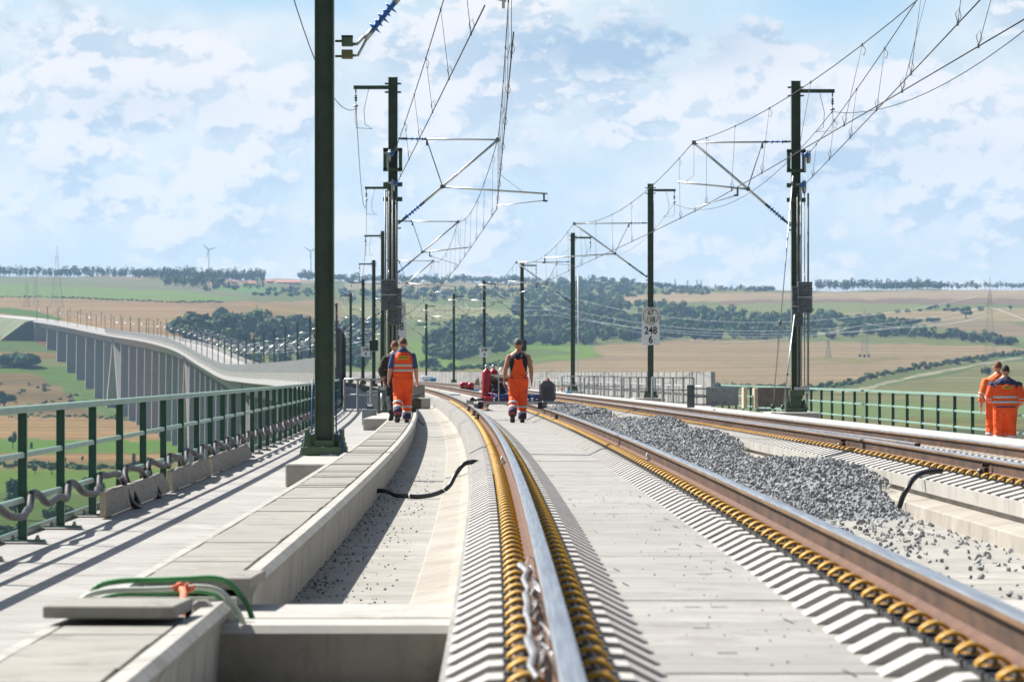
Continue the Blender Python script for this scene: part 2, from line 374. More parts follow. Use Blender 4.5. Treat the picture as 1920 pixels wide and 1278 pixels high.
M_sheet = mat('white_plastic_sheet', (.62, .68, .74), .35, var=.1, scale=3, bump=.6, bscale=9)
M_cyan = mat('blue_plastic', (.05, .22, .42), .4, var=.15)
M_cloth = mat('tan_tarpaulin', (.30, .22, .13), .85, var=.15, scale=4)
M_silver = mat('twisted_silver_strand', (.34, .345, .35), .5, metal=.5, var=.3, scale=60)
M_bitumen = mat('joint_filler', (.025, .024, .022), .8, var=.2)
M_puddle = mat('shallow_water', (.07, .05, .04), .06, var=.2, scale=2)
M_pylon = mat('pylon_steel', (.17, .205, .20), .6, var=.1)
M_line = mat('power_conductor', (.55, .56, .57), .4, metal=.4, var=.05)
M_turb = mat('turbine_white', (.40, .44, .47), .5, var=.03)
M_roof = mat('clay_roof', (.46, .19, .12), .8, var=.15, scale=.6)
M_house = mat('rendered_wall', (.60, .56, .50), .8, var=.06, scale=.3)
M_window = mat('window_glass', (.04, .05, .06), .2, var=.1)
def foliage(name, a, b):
    m = bpy.data.materials.new(name); m.use_nodes = True; t = NT(m.node_tree); bs = t.n['Principled BSDF']
    g = t.new('ShaderNodeNewGeometry'); oi = t.new('ShaderNodeObjectInfo')
    n = t.noise(g.outputs['Position'], .09, 4, .6); n2 = t.noise(g.outputs['Position'], .8, 3, .6)
    c = t.mix(t.maprange(n, .35, .65), a, b); c = t.mix(t.math('MULTIPLY', t.maprange(n2, .4, .7), .35), c, tuple(x*1.5 for x in b))
    t.l.new(c, bs.inputs['Base Color']); bs.inputs['Roughness'].default_value = .8; bs.inputs['Specular IOR Level'].default_value = .2
    MATS[name] = m; return m
M_leaf = foliage('broadleaf_foliage', (.020, .058, .014), (.042, .100, .022))
M_leafL = foliage('light_foliage', (.045, .100, .018), (.085, .150, .026))
M_leafD = foliage('conifer_foliage', (.010, .026, .014), (.020, .042, .020))
M_leafY = foliage('yellow_green_foliage', (.10, .12, .03), (.17, .17, .05))
M_bark = mat('bark', (.07, .055, .04), .9, var=.3, scale=1)
# ------------------------------------------------------------------ valley terrain (one sheet out to the far ridge)
TL = np.array([(1300, 640), (1040, 1000), (1000, 1065), (900, 1370), (842, 1620), (796, 1966), (773, 2140), (749, 2246), (731, 2304), (714, 2362), (701, 2420), (680, 2480), (657, 2540), (630, 2620), (600, 2800), (560, 3700), (535, 4600), (517, 5600), (500, 6300)], float)[::-1]
TR = np.array([(1300, 640), (1000, 950), (900, 1200), (820, 1500), (760, 1900), (722, 2200), (690, 2500), (650, 3000), (640, 3150), (610, 3500), (585, 4000), (560, 4700), (545, 5300), (535, 6000), (500, 6800)], float)[::-1]
RX = np.array([-4000, -600, 0, 300, 450, 560, 700, 1000, 1150, 1250, 1500, 1920, 2520, 6000.])
RY = np.array([516, 516, 517, 519, 525, 524, 528, 530, 527, 538, 545, 542, 540, 538.])
def sstep(a, b, x): t = np.clip((x-a)/(b-a), 0, 1); return t*t*(3-2*t)
def Dist(X, Y):
    w = sstep(330, 760, X)
    return (1-w)*np.interp(Y, TL[:, 0], TL[:, 1])+w*np.interp(Y, TR[:, 0], TR[:, 1])
def T(X, Y):              # point of the ground seen in direction (X, Y)
    y = float(Dist(X, Y)); return W(X, Y, y)
def s2l(c): c = np.array(c, float)/255; return np.where(c <= .04045, c/12.92, ((c+.055)/1.055)**2.4)
KALB = .42
FIELDS = []
def sat(c): g = c.mean(); k = 1.12 if c[1] >= c[0] else 1.22; c = np.maximum(g+(c-g)*k, .01); return c*(np.array([.98, .86, .90]) if k == 1.12 else np.array([.92, .95, .86]))
def field(col, pts, soft=0): FIELDS.append((sat(s2l(col))*KALB, np.array(pts, float)))
Gr = (132, 148, 88)
field((196, 172, 150), [(-4000, 560), (-4000, 490), (460, 490), (460, 545), (300, 530)])
field((142, 154, 112), [(-4000, 517), (0, 518), (200, 520), (330, 524), (420, 540), (520, 562), (-4000, 562)])
field((150, 158, 128), [(150, 519), (330, 532), (480, 552), (470, 556), (300, 537), (130, 523)])
field((138, 172, 96), [(-4000, 531), (0, 532), (200, 540), (350, 546), (470, 560), (400, 566), (200, 561), (0, 557), (-4000, 557)])
field((186, 155, 124), [(-4000, 557), (0, 557), (200, 561), (420, 566), (620, 563), (760, 568), (740, 600), (600, 640), (330, 640), (60, 604), (-4000, 604)])
field((178, 152, 106), [(440, 575), (640, 570), (700, 580), (640, 594), (500, 590)])
field((96, 140, 66), [(-60, 575), (30, 578), (100, 590), (120, 600), (40, 592), (-60, 584)])
field((112, 124, 66), [(-4000, 600), (10, 598), (62, 612), (75, 640), (-4000, 655)])
field((134, 106, 72), [(-4000, 628), (70, 618), (92, 640), (92, 658), (-4000, 650)])
field((105, 138, 74), [(-4000, 648), (60, 640), (110, 655), (140, 668), (-4000, 668)])
field((150, 124, 88), [(-4000, 662), (110, 660), (118, 672), (-4000, 674)])
field((146, 122, 88), [(-4000, 700), (70, 695), (110, 720), (170, 775), (190, 782), (-4000, 782)])
field((104, 140, 60), [(0, 690), (70, 684), (130, 688), (200, 760), (240, 784), (170, 772), (110, 722), (60, 700), (-50, 700)])
field((112, 122, 66), [(-4000, 772), (240, 778), (330, 796), (-4000, 790)])
field((186, 152, 112), [(-4000, 784), (150, 780), (260, 790), (420, 806), (600, 815), (600, 835), (-4000, 822)])
field((104, 150, 48), [(-4000, 822), (0, 822), (300, 826), (700, 836), (700, 850), (-4000, 842)])
field((170, 138, 100), [(-4000, 842), (700, 850), (700, 866), (-4000, 860)])
field((150, 142, 92), [(-4000, 860), (700, 866), (700, 884), (-4000, 880)])
field((110, 148, 52), [(-4000, 888), (700, 880), (700, 1100), (-4000, 1100)])
field((92, 124, 46), [(-4000, 940), (120, 925), (300, 930), (300, 1300), (-4000, 1300)])
# centre and right
field((128, 150, 84), [(640, 560), (960, 560), (960, 700), (640, 700)])
field((184, 168, 138), [(640, 530), (740, 521), (1010, 522), (1060, 530), (1000, 541), (640, 542)])
field((170, 165, 118), [(640, 568), (760, 568), (880, 576), (1000, 588), (900, 602), (640, 594)])
field((150, 182, 92), [(860, 596), (980, 590), (1060, 600), (940, 612), (820, 606)])
field((158, 150, 98), [(760, 702), (790, 680), (900, 672), (1000, 676), (1010, 705), (760, 720)])
field((126, 168, 66), [(770, 640), (960, 632), (1110, 648), (1140, 656), (1090, 672), (960, 676), (860, 690), (760, 690)])
field((112, 140, 66), [(860, 664), (1000, 654), (1100, 660), (990, 672), (860, 684)])
field((182, 158, 130), [(900, 697), (1000, 684), (1130, 668), (1110, 648), (1300, 636), (1500, 640), (1700, 645), (1950, 652), (4000, 660), (4000, 668), (1900, 668), (1760, 695), (1560, 724), (1380, 725), (900, 712)])
field((160, 146, 104), [(1490, 668), (1600, 672), (1680, 668), (1690, 674), (1600, 682), (1500, 674)])
field((112, 132, 72), [(1360, 722), (1560, 722), (1740, 690), (1860, 668), (2000, 655), (4000, 655), (4000, 676), (1950, 672), (1800, 700), (1600, 735), (1360, 735)])
field((142, 148, 92), [(1360, 733), (1590, 736), (1760, 706), (1870, 680), (2000, 668), (4000, 668), (4000, 790), (1360, 790)])
field((76, 136, 70), [(1860, 672), (1960, 664), (4000, 660), (4000, 672), (1960, 676)])
field((196, 188, 168), [(1560, 733), (1600, 729), (1750, 696), (1920, 667), (1920, 670), (1752, 700), (1604, 733), (1566, 736)])
field((130, 158, 88), [(1400, 745), (1650, 752), (1950, 765), (4000, 760), (4000, 792), (1900, 795), (1400, 775)])
field((134, 130, 76), [(1360, 775), (1700, 782), (4000, 795), (4000, 815), (1360, 800)])
field((98, 108, 58), [(1360, 800), (4000, 812), (4000, 1300), (700, 1300), (700, 830)])
field((198, 172, 142), [(1130, 566), (1190, 552), (1300, 547), (1500, 549), (1920, 541), (4000, 541), (4000, 566), (1800, 566), (1400, 562), (1180, 572)])
field((158, 128, 112), [(1340, 563), (1600, 561), (1920, 553), (4000, 553), (4000, 570), (1820, 570), (1500, 566), (1360, 571)])
field((200, 176, 150), [(1560, 550), (1920, 544), (4000, 543), (4000, 552), (1700, 560)])
field((150, 164, 100), [(1330, 572), (1500, 566), (1770, 572), (1700, 584), (1480, 590), (1380, 584)])
field((190, 168, 132), [(1560, 588), (1700, 584), (1840, 578), (1960, 576), (4000, 576), (4000, 600), (1800, 602), (1680, 598)])
field((168, 146, 122), [(1700, 605), (1820, 598), (1920, 608), (4000, 610), (4000, 640), (1920, 640), (1800, 618)])
field((136, 168, 92), [(1860, 634), (1960, 630), (4000, 630), (4000, 640), (1900, 640)])
field((160, 186, 96), [(985, 598), (1030, 596), (1025, 610), (990, 612)])
field((150, 178, 96), [(1240, 620), (1290, 616), (1300, 628), (1240, 632)])
field((196, 176, 150), [(470, 516), (600, 516), (600, 532), (500, 532)])
field((128, 172, 100), [(400, 537), (480, 535), (560, 545), (480, 552), (410, 546)])
def inpoly(X, Y, p):
    ins = np.zeros(X.shape, bool); n = len(p); j = n-1
    for i in range(n):
        xi, yi = p[i]; xj, yj = p[j]
        c = ((yi > Y) != (yj > Y))
        with np.errstate(divide='ignore', invalid='ignore'):
            c &= X < (xj-xi)*(Y-yi)/(yj-yi+1e-12)+xi
        ins ^= c; j = i
    return ins
def build_terrain():
    Xs = np.array([-9000, -5000, -3000, -1800, -1200, -850]+list(range(-600, 2521, 6))+[2700, 3000, 3600, 4600, 7000, 11000], float)
    Ys = np.concatenate([np.arange(1300, 720, -3.0), np.arange(720, 500, -1.2)])
    near = np.array([-500, -300, -100, 100, 300, 450, 550, 600.])
    rows = []; cols = []
    for y in near:
        rows.append(np.stack([(Xs-960)/F*640*np.ones_like(Xs), np.full_like(Xs, y), np.full_like(Xs, ZC-(1300-HY)*640/F)], -1)); cols.append(np.tile(s2l((100, 120, 60))*KALB, (len(Xs), 1)))
    Yr = np.interp(Xs, RX, RY)+1.2*np.sin(Xs*.021)+.8*np.sin(Xs*.057)
    for Y in Ys:
        over = np.maximum(Yr-Y, 0); Yc = np.maximum(Y, Yr)
        y = Dist(Xs, Yc)+over*45; Yv = Yc+over*.25
        wob = 1.0+0*Xs
        x = (Xs-960)*y/F; z = ZC+(HY-Yv)*y/F
        rows.append(np.stack([x, y, z], -1))
        c = np.tile(sat(s2l(Gr))*KALB, (len(Xs), 1))
        jx = Xs+4*np.sin(Y*.35+Xs*.02); jy = Yc+1.0*np.sin(Xs*.045)+.7*np.sin(Xs*.11+1)
        for col, poly in FIELDS:
            m = inpoly(jx, jy, poly); c[m] = col
        cols.append(c)
    R = len(rows); Cn = len(Xs); V = np.concatenate(rows); C = np.concatenate(cols)
    i = np.arange(R-1)[:, None]*Cn+np.arange(Cn-1)[None, :]; i = i.ravel()
    Fa = np.stack([i, i+1, i+Cn+1, i+Cn], -1)
    m = bpy.data.materials.new('valley_fields'); m.use_nodes = True; t = NT(m.node_tree); b = t.n['Principled BSDF']
    at = t.new('ShaderNodeAttribute', attribute_name='field'); g = t.new('ShaderNodeNewGeometry'); v = g.outputs['Position']
    n1 = t.noise(v, .012, 6, .65, .5); n2 = t.noise(v, .11, 5, .7)
    mp = t.new('ShaderNodeMapping', inp={0: v, 2: (0, 0, .35), 3: (.004, .028, 0.0)}); n3 = t.noise(mp.outputs[0], 1.0, 3, .6)
    sepc = t.new('ShaderNodeSeparateColor', inp={0: at.outputs[0]})
    isfield = t.math('GREATER_THAN', sepc.outputs[0], sepc.outputs[1])
    c = t.mix(t.math('MULTIPLY', t.maprange(n1, .35, .65), .22), at.outputs[0], (.10, .095, .045))
    vm = t.new('ShaderNodeVectorMath', operation='SCALE', inp={0: c}); vm.inputs['Scale'].default_value = 1.0
    k = t.math('ADD', t.math('MULTIPLY', t.maprange(n2, .3, .7, -1, 1), .16), 1.0)
    k = t.math('MULTIPLY', k, t.math('ADD', t.math('MULTIPLY', t.math('MULTIPLY', t.maprange(n3, .3, .7, -1, 1), .24), isfield), 1.0))
    t.l.new(k, vm.inputs['Scale']); t.l.new(vm.outputs[0], b.inputs['Base Color'])
    b.inputs['Roughness'].default_value = .95; b.inputs['Specular IOR Level'].default_value = .05
    o = npmesh('ground', V, Fa, m, smooth=True); tag(o, kind='structure')
    a = o.data.color_attributes.new('field', 'FLOAT_COLOR', 'POINT')
    a.data.foreach_set('color', np.concatenate([C, np.ones((len(C), 1))], 1).astype(np.float32).ravel())
build_terrain()
# ------------------------------------------------------------------ the line itself: slabs, troughs, walkways
ZTF = lambda y: float(np.interp(y, [50, 140], [-.32, -.26]))
ZW = -.28; ZWR = -.49; ZT = -.32; ZM = -.25; ZS = .05; ZRIB = .135; PITCH = .57
YEND = 2600
ysN = stations(-6, 340); ysA = stations(-6, YEND)
def struct(mb, name, mats): o = mb.build(name, mats); tag(o, kind='structure'); return o
# viaduct deck body
via = empty('viaduct', (0, 0, 0), 0, 'long concrete railway viaduct curving away over the valley on slender piers', 'viaduct')
mb = MB()
sweep(mb, [(-4.36, ZW-.02), (-4.36, ZW-.95), (-4.20, ZW-.98), (-1.9, ZW-1.25), (-1.3, ZW-1.35), (-.9, ZW-4.3), (7.7, ZW-4.3), (8.1, ZW-1.35), (8.7, ZW-1.25), (11.0, ZW-.98), (11.2, ZW-.95), (11.2, ZWR-.02), (8.2, ZWR-.02), (8.1, ZT-.40), (-2.0, ZT-.40), (-2.1, ZW-.02)], ysA)
mb.build('deck_girder', C_far, via)
def flat(name, pts, ys, m, th=.04, dz=None):
    mb = MB(); top = pts; bot = [(o, (lambda y, z=z: (z(y) if callable(z) else z)-th)) for o, z in reversed(pts)]
    sweep(mb, top+bot, ys, dz=dz); return struct(mb, name, m)
flat('walkway', [(-4.32, ZW), (-2.16, ZW)], ysA, C_walk, .016)
flat('drainage_channel', [(-1.60, ZTF), (-.45, ZTF)], stations(-6, 600), C_bed, .02)
flat('track_channel', [(1.85, ZM), (4.0, ZM)], stations(-6, 600), C_bed, .03)
flat('walkway', [(8.05, ZWR), (11.15, ZWR)], ysA, C_walk, .016)
# far deck between the walkways, simple bed under the rails past the detailed stretch
mb = MB(); sweep(mb, [(-1.3, ZS-.6), (-1.3, ZS-.10), (7.3, ZS-.10), (7.3, ZS-.6)], stations(600, YEND)); struct(mb, 'track_bed', C_slab)
# cable duct, left
mb = MB(); yd = [y for y in stations(-6, 18.6, .9)]; yd2 = stations(20.4, 600, 1.6)
for ys in (yd, yd2):
    sweep(mb, [(lambda y: OWALL(y)-.11, .05), (lambda y: OWALL(y)-.035, .055), (lambda y: OWALL(y), .02), (lambda y: OWALL(y)-.03, -.04), (lambda y: OWALL(y)-.05, ZT), (lambda y: OWALL(y)-.11, ZT)], ys)
    sweep(mb, [(lambda y: OWALL(y)-.66, ZT), (lambda y: OWALL(y)-.60, ZT), (lambda y: OWALL(y)-.60, .045), (lambda y: OWALL(y)-.655, .045)], ys)
    sweep(mb, [(lambda y: OWALL(y)-.60, ZT), (lambda y: OWALL(y)-.11, ZT), (lambda y: OWALL(y)-.11, ZT+.05), (lambda y: OWALL(y)-.60, ZT+.05)], ys)
sweep(mb, [(lambda y: OWALL(y)-.66, ZT), (lambda y: OWALL(y)-.60, ZT), (lambda y: OWALL(y)-.60, .045), (lambda y: OWALL(y)-.655, .045)], [18.6, 20.4])
struct(mb, 'cable_duct', C_wall)
# duct covers: one lid after another, each slightly off its neighbour
mb = MB(); y = -5.0; rr = random.Random(3)
while y < 300:
    L = .62
    if not (17.05 < y+L/2 < 20.6):
        a = P(y+.004, OWALL(y)-.135, 0); b = P(y+L-.006, OWALL(y+L)-.135, 0); c = P(y+L-.006, OWALL(y+L)-.588, 0); d = P(y+.004, OWALL(y)-.588, 0)
        dz = rr.uniform(-.004, .004); tl = rr.uniform(-.003, .003); j = rr.uniform(-.004, .004)
        top = [Vector((p.x+j, p.y, .046+dz+(tl if i in (0, 3) else -tl))) for i, p in enumerate((a, b, c, d))]; bot = [Vector((p.x, p.y, -.01)) for p in top]
        mb.add(top+bot, [(3, 2, 1, 0), (4, 5, 6, 7), (0, 1, 5, 4), (1, 2, 6, 5), (2, 3, 7, 6), (3, 0, 4, 7)], 0)
    y += L
struct(mb, 'duct_covers', C_cover)
# left track slab with side ledge
mb = MB()
sweep(mb, [(-.40, ZS), (-.41, -.24), (1.93, ZT), (1.93, ZS)], stations(-6, 600), 0)
slab = struct(mb, 'track_slab', [C_slab])
mb = MB(); sweep(mb, [(-.408, -.205), (-.475, -.235), (-.50, -.245), (-.70, -.275), (-.715, -.285), (-.725, ZT-.05), (-.3, ZT-.05), (-.3, -.28)], stations(19.8, 600), 0); struct(mb, 'slab_ledge', C_ledge)
# joint gaps in the slab: dark compressible strips laid in as sheets
mb = MB()
for k, yj in enumerate((13.9, 18.35, 22.8, 29.5, 40.6, 47.0, 60.0, 73.0, 86.0, 99, 112)):
    w = .10 if yj in (47.0, 86.0) else (.035 if yj in (13.9, 18.35) else .018)
    o1 = .37 if yj != 47.0 else .34
    mb.add([P(yj, o1, ZS+.004), P(yj, 1.13, ZS+.004), P(yj+w, 1.13, ZS+.004), P(yj+w, o1, ZS+.004)], [(0, 1, 2, 3)])
struct(mb, 'slab_joints', M_bitumen)
# small slots and formwork nicks
mb = MB(); rr = random.Random(5)
y = 12.0
while y < 90:
    for o in (.62, .80, .98):
        if rr.random() < .22:
            oo = o+rr.uniform(-.05, .05); mb.add([P(y, oo, ZS+.004), P(y, oo+.075, ZS+.004), P(y+.03, oo+.075, ZS+.004), P(y+.03, oo, ZS+.004)], [(0, 1, 2, 3)])
    for o in (.44, 1.03):
        if rr.random() < .72: continue
        oo = o; mb.add([P(y+.3, oo, ZS+.004), P(y+.3, oo+.008, ZS+.004), P(y+.62, oo+.008-.02, ZS+.004), P(y+.62, oo-.02, ZS+.004)], [(0, 1, 2, 3)])
    y += 1.46
struct(mb, 'slab_slots', M_bitumen)
# ribs carrying the rails
def ribs(mb, oc, side, y0, y1, zf=lambda y: 0.0, plateau=.068, foot=.215, inner=.165, zlow=None, zbase=ZS):
    y = y0; zl = ZS+.006 if zlow is None else zlow
    while y < y1:
        L = .27; z = zf(y)
        pr = [(oc+side*inner, zbase-.03+z), (oc+side*inner, ZRIB+z), (oc+side*(inner+plateau), ZRIB-.004+z), (oc+side*(inner+foot), zl+z), (oc+side*(inner+foot), zbase-.03+z)]
        r = [[P(yy, o, zz) for o, zz in pr] for yy in (y, y+L)]
        if side > 0: r = [list(reversed(q)) for q in r]
        mb.rings(r, 0, True, False)
        y += PITCH
mb = MB()
for oc in (0.0, 1.505):
    for sd in (-1, 1):
        if oc > 1 and sd > 0: continue
        ribs(mb, oc, sd, 9.2, 150)
    # rail seat strip
    for yy in (0,):
        sweep(mb, [(oc-.165, ZS-.02), (oc-.165, ZS+.055), (oc+.165, ZS+.055), (oc+.165, ZS-.02)], stations(-6, 600))
ribs(mb, 1.505, 1, 9.2, 110)
struct(mb, 'rail_seat_ribs', C_rib)
# right track: kerb block, ledge and ribbed bed
mb = MB()
m2 = MB(); sweep(m2, [(4.02, -.088), (3.97, -.09), (3.75, -.118), (3.725, -.13), (3.70, ZM-.3), (4.1, ZM-.3), (4.1, -.09)], stations(-6, 600), dz=DZR); struct(m2, 'slab_ledge', C_ledge)
sweep(mb, [(3.925, .080), (3.925, -.035), (3.972, -.042), (3.976, -.14), (4.1, ZM-.2), (7.36, ZM-.2), (7.36, .02), (4.19, .02), (4.19, .095), (3.972, .045), (3.968, .080)], stations(-6, 600), dz=DZR)
struct(mb, 'track_slab', [C_kerb])
mb = MB()
y = 20.0
while y < 170:     # flat sleepers-like ribs running under both rails
    L = .27; z = DZR(y)
    for o1, o2 in ((4.19, 4.23+.005),):
        pass
    r = [[P(yy, o, zz+z) for o, zz in ((4.192, .0), (4.192, .152), (4.27, .152), (4.27, .0))] for yy in (y, y+L)]
    for a, b in ((4.192, 4.27), (4.56, 4.74), (5.55, 5.73), (6.06, 6.24)):
        mb.rings([[P(yy, o, zz+z) for o, zz in ((a, .0), (a, .150), (b, .150), (b, .0))] for yy in (y, y+L)], 0, True, False)
    y += PITCH
for oc in (4.40, 5.90):
    sweep(mb, [(oc-.165, .0), (oc-.165, .105), (oc+.165, .105), (oc+.165, .0)], stations(-6, 600), dz=DZR)
struct(mb, 'rail_seat_ribs', C_rib)
# slanting ribs seen on the near kerb of the right track
mb = MB(); y = 20.0
while y < 150:
    z = DZR(y); L = .27
    mb.rings([[P(yy+d, o, zz+z) for o, zz, d in ((3.966, .03, .0), (3.966, .088, .0), (4.195, .150, .0), (4.235, .150, .0), (4.235, .08, .0))] for yy in (y, y+L)], 0, True, False)
    y += PITCH
struct(mb, 'kerb_ribs', C_rib)
# right cable duct
ODR = lambda y: 7.40
mb = MB()
sweep(mb, [(7.40, .12), (7.42, .15), (7.56, .15), (7.57, .13), (8.0, .13), (8.06, .12), (8.06, ZWR), (7.40, ZWR)], stations(-6, 600), dz=DZR)
struct(mb, 'cable_duct', concrete('right_kerb_concrete', (.42, .41, .38), .2, streak=.12, speck=.2, joints=4.9))
# far parapet kerbs so the distant deck keeps its stepped section
mb = MB()
sweep(mb, [(-2.0, ZW), (-2.0, .05), (-1.35, .05), (-1.35, ZS-.2)], stations(600, YEND), closed=True)
sweep(mb, [(7.36, ZS-.2), (7.4, .08), (8.06, .08), (8.06, ZWR)], stations(600, YEND), closed=True)
struct(mb, 'cable_duct', C_wall)
# crossbeams over the channels at the duct break
C_shade = concrete('shaded_stained_concrete', (.26, .24, .20), .3, streak=.3, speck=.4)  # shade of the beam's front face put into a darker, stained colour
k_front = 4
def beam(o1, o2, z, name, label):
    e = empty(name, P(18.8, (o1+o2)/2, ZT), 0, label, 'concrete beam')
    inv = e.location
    for ya, yb, dzz in ((18.0, 18.52, 0.0), (18.62, 19.75, -.004)):
        m2 = MB(); pr = [(ya, z-.55), (ya, z-.035), (ya+.035, z), (yb-.02, z), (yb, z-.02), (yb, z-.55)]
        r = [[P(yy, o, zz+dzz)-inv for yy, zz in pr] for o in (o1, o2)]
        r = [list(reversed(q)) for q in r]
        m2.rings(r, 0, True, False); m2.m = [1 if i == (5 if False else k_front) and ya == 18.0 else 0 for i in range(len(m2.f))]; m2.build('beam_segment', [C_beam, C_shade], e)
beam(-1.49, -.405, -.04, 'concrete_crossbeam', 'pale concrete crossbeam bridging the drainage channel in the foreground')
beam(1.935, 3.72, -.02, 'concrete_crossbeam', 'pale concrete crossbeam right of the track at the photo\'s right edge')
# loose blocks and mast foundations
def block(o, y, d, z0, label, cat='concrete block', rz=0, m=None, b=.02, group=None, name='concrete_block'):
    p = P(y, o, z0); e = MB().bbox((0, 0, d[2]/2), d, 0, b).build(name, m or C_beam, None, p, head(y)+rz); return tag(e, label, cat, group)
# ------------------------------------------------------------------ rails with their clamps
RP = [(-.075, 0), (-.075, .012), (-.03, .026), (-.0085, .045), (-.0085, .122), (-.03, .132), (-.036, .140), (-.036, .160), (-.030, .169), (-.012, .172),
      (.012, .172), (.030, .169), (.036, .160), (.036, .140), (.03, .132), (.0085, .122), (.0085, .045), (.03, .026), (.075, .012), (.075, 0)]
#        material per side: 0 web, 1 head top, 2 head side, 3 foot
RM = [3, 3, 3, 0, 0, 2, 2, 1, 1, 1, 1, 1, 2, 2, 0, 0, 3, 3, 3, 3]
def rail_mesh(name, oc, y0, y1, zf, parent=None, ofun=None, loc=None):
    ys = stations(y0, y1, 1.5); V = []; Fa = []; mi = []; n = len(RP)
    for y in ys:
        for (o, z) in RP: V.append(P(y, (ofun(y) if ofun else oc)+o, z+zf(y)))
    for i in range(len(ys)-1):
        for j in range(n): k = (j+1) % n; Fa.append((i*n+j, i*n+k, (i+1)*n+k, (i+1)*n+j)); mi.append(RM[j])
    mb = MB(); mb.v = [tuple(p-(loc or Vector((0, 0, 0)))) for p in V]; mb.f = Fa+[tuple(range(n)), tuple((len(ys)-1)*n+j for j in range(n-1, -1, -1))]
    mb.m = mi+[0, 0]; mb.sm = [False]*len(mb.f)
    return mb.build(name, [M_rust, M_head, M_rustL, M_foot], parent)
def clamp_mesh():
    """tension clamp: two hoops arching over to the rail foot, joined behind the bolt. local +x points to the rail"""
    mb = MB()
    for s in (-1, 1):
        pts = []
        for i in range(11):
            a = i/10; x = .046-.104*a; z = .011+.037*math.sin(math.pi*(a*.90+.06))**.75; pts.append((x, s*(.025+.010*math.sin(math.pi*a)), z))
        mb.tube(pts, .0080, 6, 0)
        mb.tube([(-.057, s*.032, .018), (-.046, s*.018, .012), (-.02, s*.012, .014), (.015, s*.013, .016)], .0070, 6, 0)
    mb.tube([(.046, -.030, .016), (.052, 0, .016), (.046, .030, .016)], .0088, 6, 0)
    return mb.mesh('rail_clamp', [M_yellow])
def bolt_mesh():
    mb = MB(); mb.lathe([(.022, .018), (.022, .026), (.013, .026), (.013, .040), (.016, .040), (.016, .054), (.006, .056)], n=6, mat=0, smooth=False); return mb.mesh('bolt', [M_bolt])
def plate_mesh():
    mb = MB(); mb.box((-.008, 0, -.006), (.128, .50, .020), 0); mb.box((-.066, 0, .004), (.016, .50, .020), 0); mb.box((-.05, .14, .010), (.05, .04, .022), 0); mb.box((-.05, -.14, .010), (.05, .04, .022), 0)
    for s in (-1, 1): mb.box((-.01, s*.10, .008), (.11, .03, .016), 0)
    mb.ball((-.035, .075, .012), .009, 4, 1); mb.ball((-.035, -.075, .012), .009, 4, 1)
    return mb.mesh('base_plate', [M_pad, M_bolt])
CL, BO, PL = clamp_mesh(), bolt_mesh(), plate_mesh()
def merged(meshes, mats4, name, mats):
    """many copies of small meshes as one mesh"""
    Vs = []; Fs = {3: [], 4: []}; Ms = {3: [], 4: []}; base = 0
    allV = []; loops = []; starts = []; tot = []; mi = []; pos = 0
    for me, moff in meshes:
        n = len(me.vertices); co = np.empty(n*3, np.float32); me.vertices.foreach_get('co', co); co = co.reshape(-1, 3)
        nl = len(me.loops); li = np.empty(nl, np.int32); me.loops.foreach_get('vertex_index', li)
        npy = len(me.polygons); ls = np.empty(npy, np.int32); me.polygons.foreach_get('loop_start', ls); lt = np.empty(npy, np.int32); me.polygons.foreach_get('loop_total', lt)
        m_ = np.empty(npy, np.int32); me.polygons.foreach_get('material_index', m_)
        for M in mats4:
            A = np.array(M); allV.append(co @ A[:3, :3].T+A[:3, 3]); loops.append(li+base); starts.append(ls+pos); tot.append(lt); mi.append(m_+moff); base += n; pos += nl
    me2 = bpy.data.meshes.new(name); V = np.concatenate(allV); L = np.concatenate(loops); S_ = np.concatenate(starts); T_ = np.concatenate(tot); Mi = np.concatenate(mi)
    me2.vertices.add(len(V)); me2.vertices.foreach_set('co', V.astype(np.float32).ravel())
    me2.loops.add(len(L)); me2.loops.foreach_set('vertex_index', L)
    me2.polygons.add(len(S_)); me2.polygons.foreach_set('loop_start', S_); me2.polygons.foreach_set('loop_total', T_)
    for m in mats: me2.materials.append(m)
    me2.polygons.foreach_set('material_index', Mi); me2.update(calc_edges=True); return me2
def make_rail(name, label, oc, y0, y1, zf, yf0, yf1, sides=(-1, 1), maxn=100):
    r = rail_mesh(name, oc, y0, y1, zf); tag(r, label, 'rail')
    k = 0
    spots = []
    y = yf0
    while y < yf1:
        for sd in sides: spots.append((y, sd))
        y += PITCH
    for y, sd in spots[:maxn]:
        p = P(y+.135, oc+sd*.108, zf(y)-.002); rz = head(y)+(0 if sd < 0 else math.pi)
        c = link('rail_clamp', CL, r, p, rz); 
        b = link('bolt', BO, c); q = link('base_plate', PL, c)
    Ms = [Matrix.Translation(P(y+.135, oc+sd*.108, zf(y)-.002)) @ Matrix.Rotation(head(y)+(0 if sd < 0 else math.pi), 4, 'Z') for y, sd in spots[maxn:]]
    if Ms:
        me = merged([(CL, 0), (BO, 1), (PL, 2)], Ms, 'rail_clamps', [M_yellow, M_bolt, M_pad, M_bolt])
        tag(link('rail_clamps', me, r), kind='stuff')
    return r
ZR0 = .128
r1 = make_rail('rail', 'nearest running rail, curving up the middle with yellow clamps on both sides', 0.0, -6, 1100, lambda y: ZR0-.0, 9.3, 130)
r2 = make_rail('rail', 'rusty-sided rail running from the bottom right corner past the grey ballast heap', 1.505, -6, 1100, lambda y: ZR0+.015, 9.3, 130, (-1,))
zr3 = lambda y: .318-.172+DZR(y)-.004; zr4 = lambda y: .265-.172+DZR(y)+.0
r3 = make_rail('rail', 'near rail of the right-hand track, beside the stepped concrete kerb', 4.40, 8, 1100, zr3, 28, 150)
r4 = make_rail('rail', 'outermost running rail on the right, next to the white duct kerb', 5.90, 8, 1100, zr4, 36, 150)
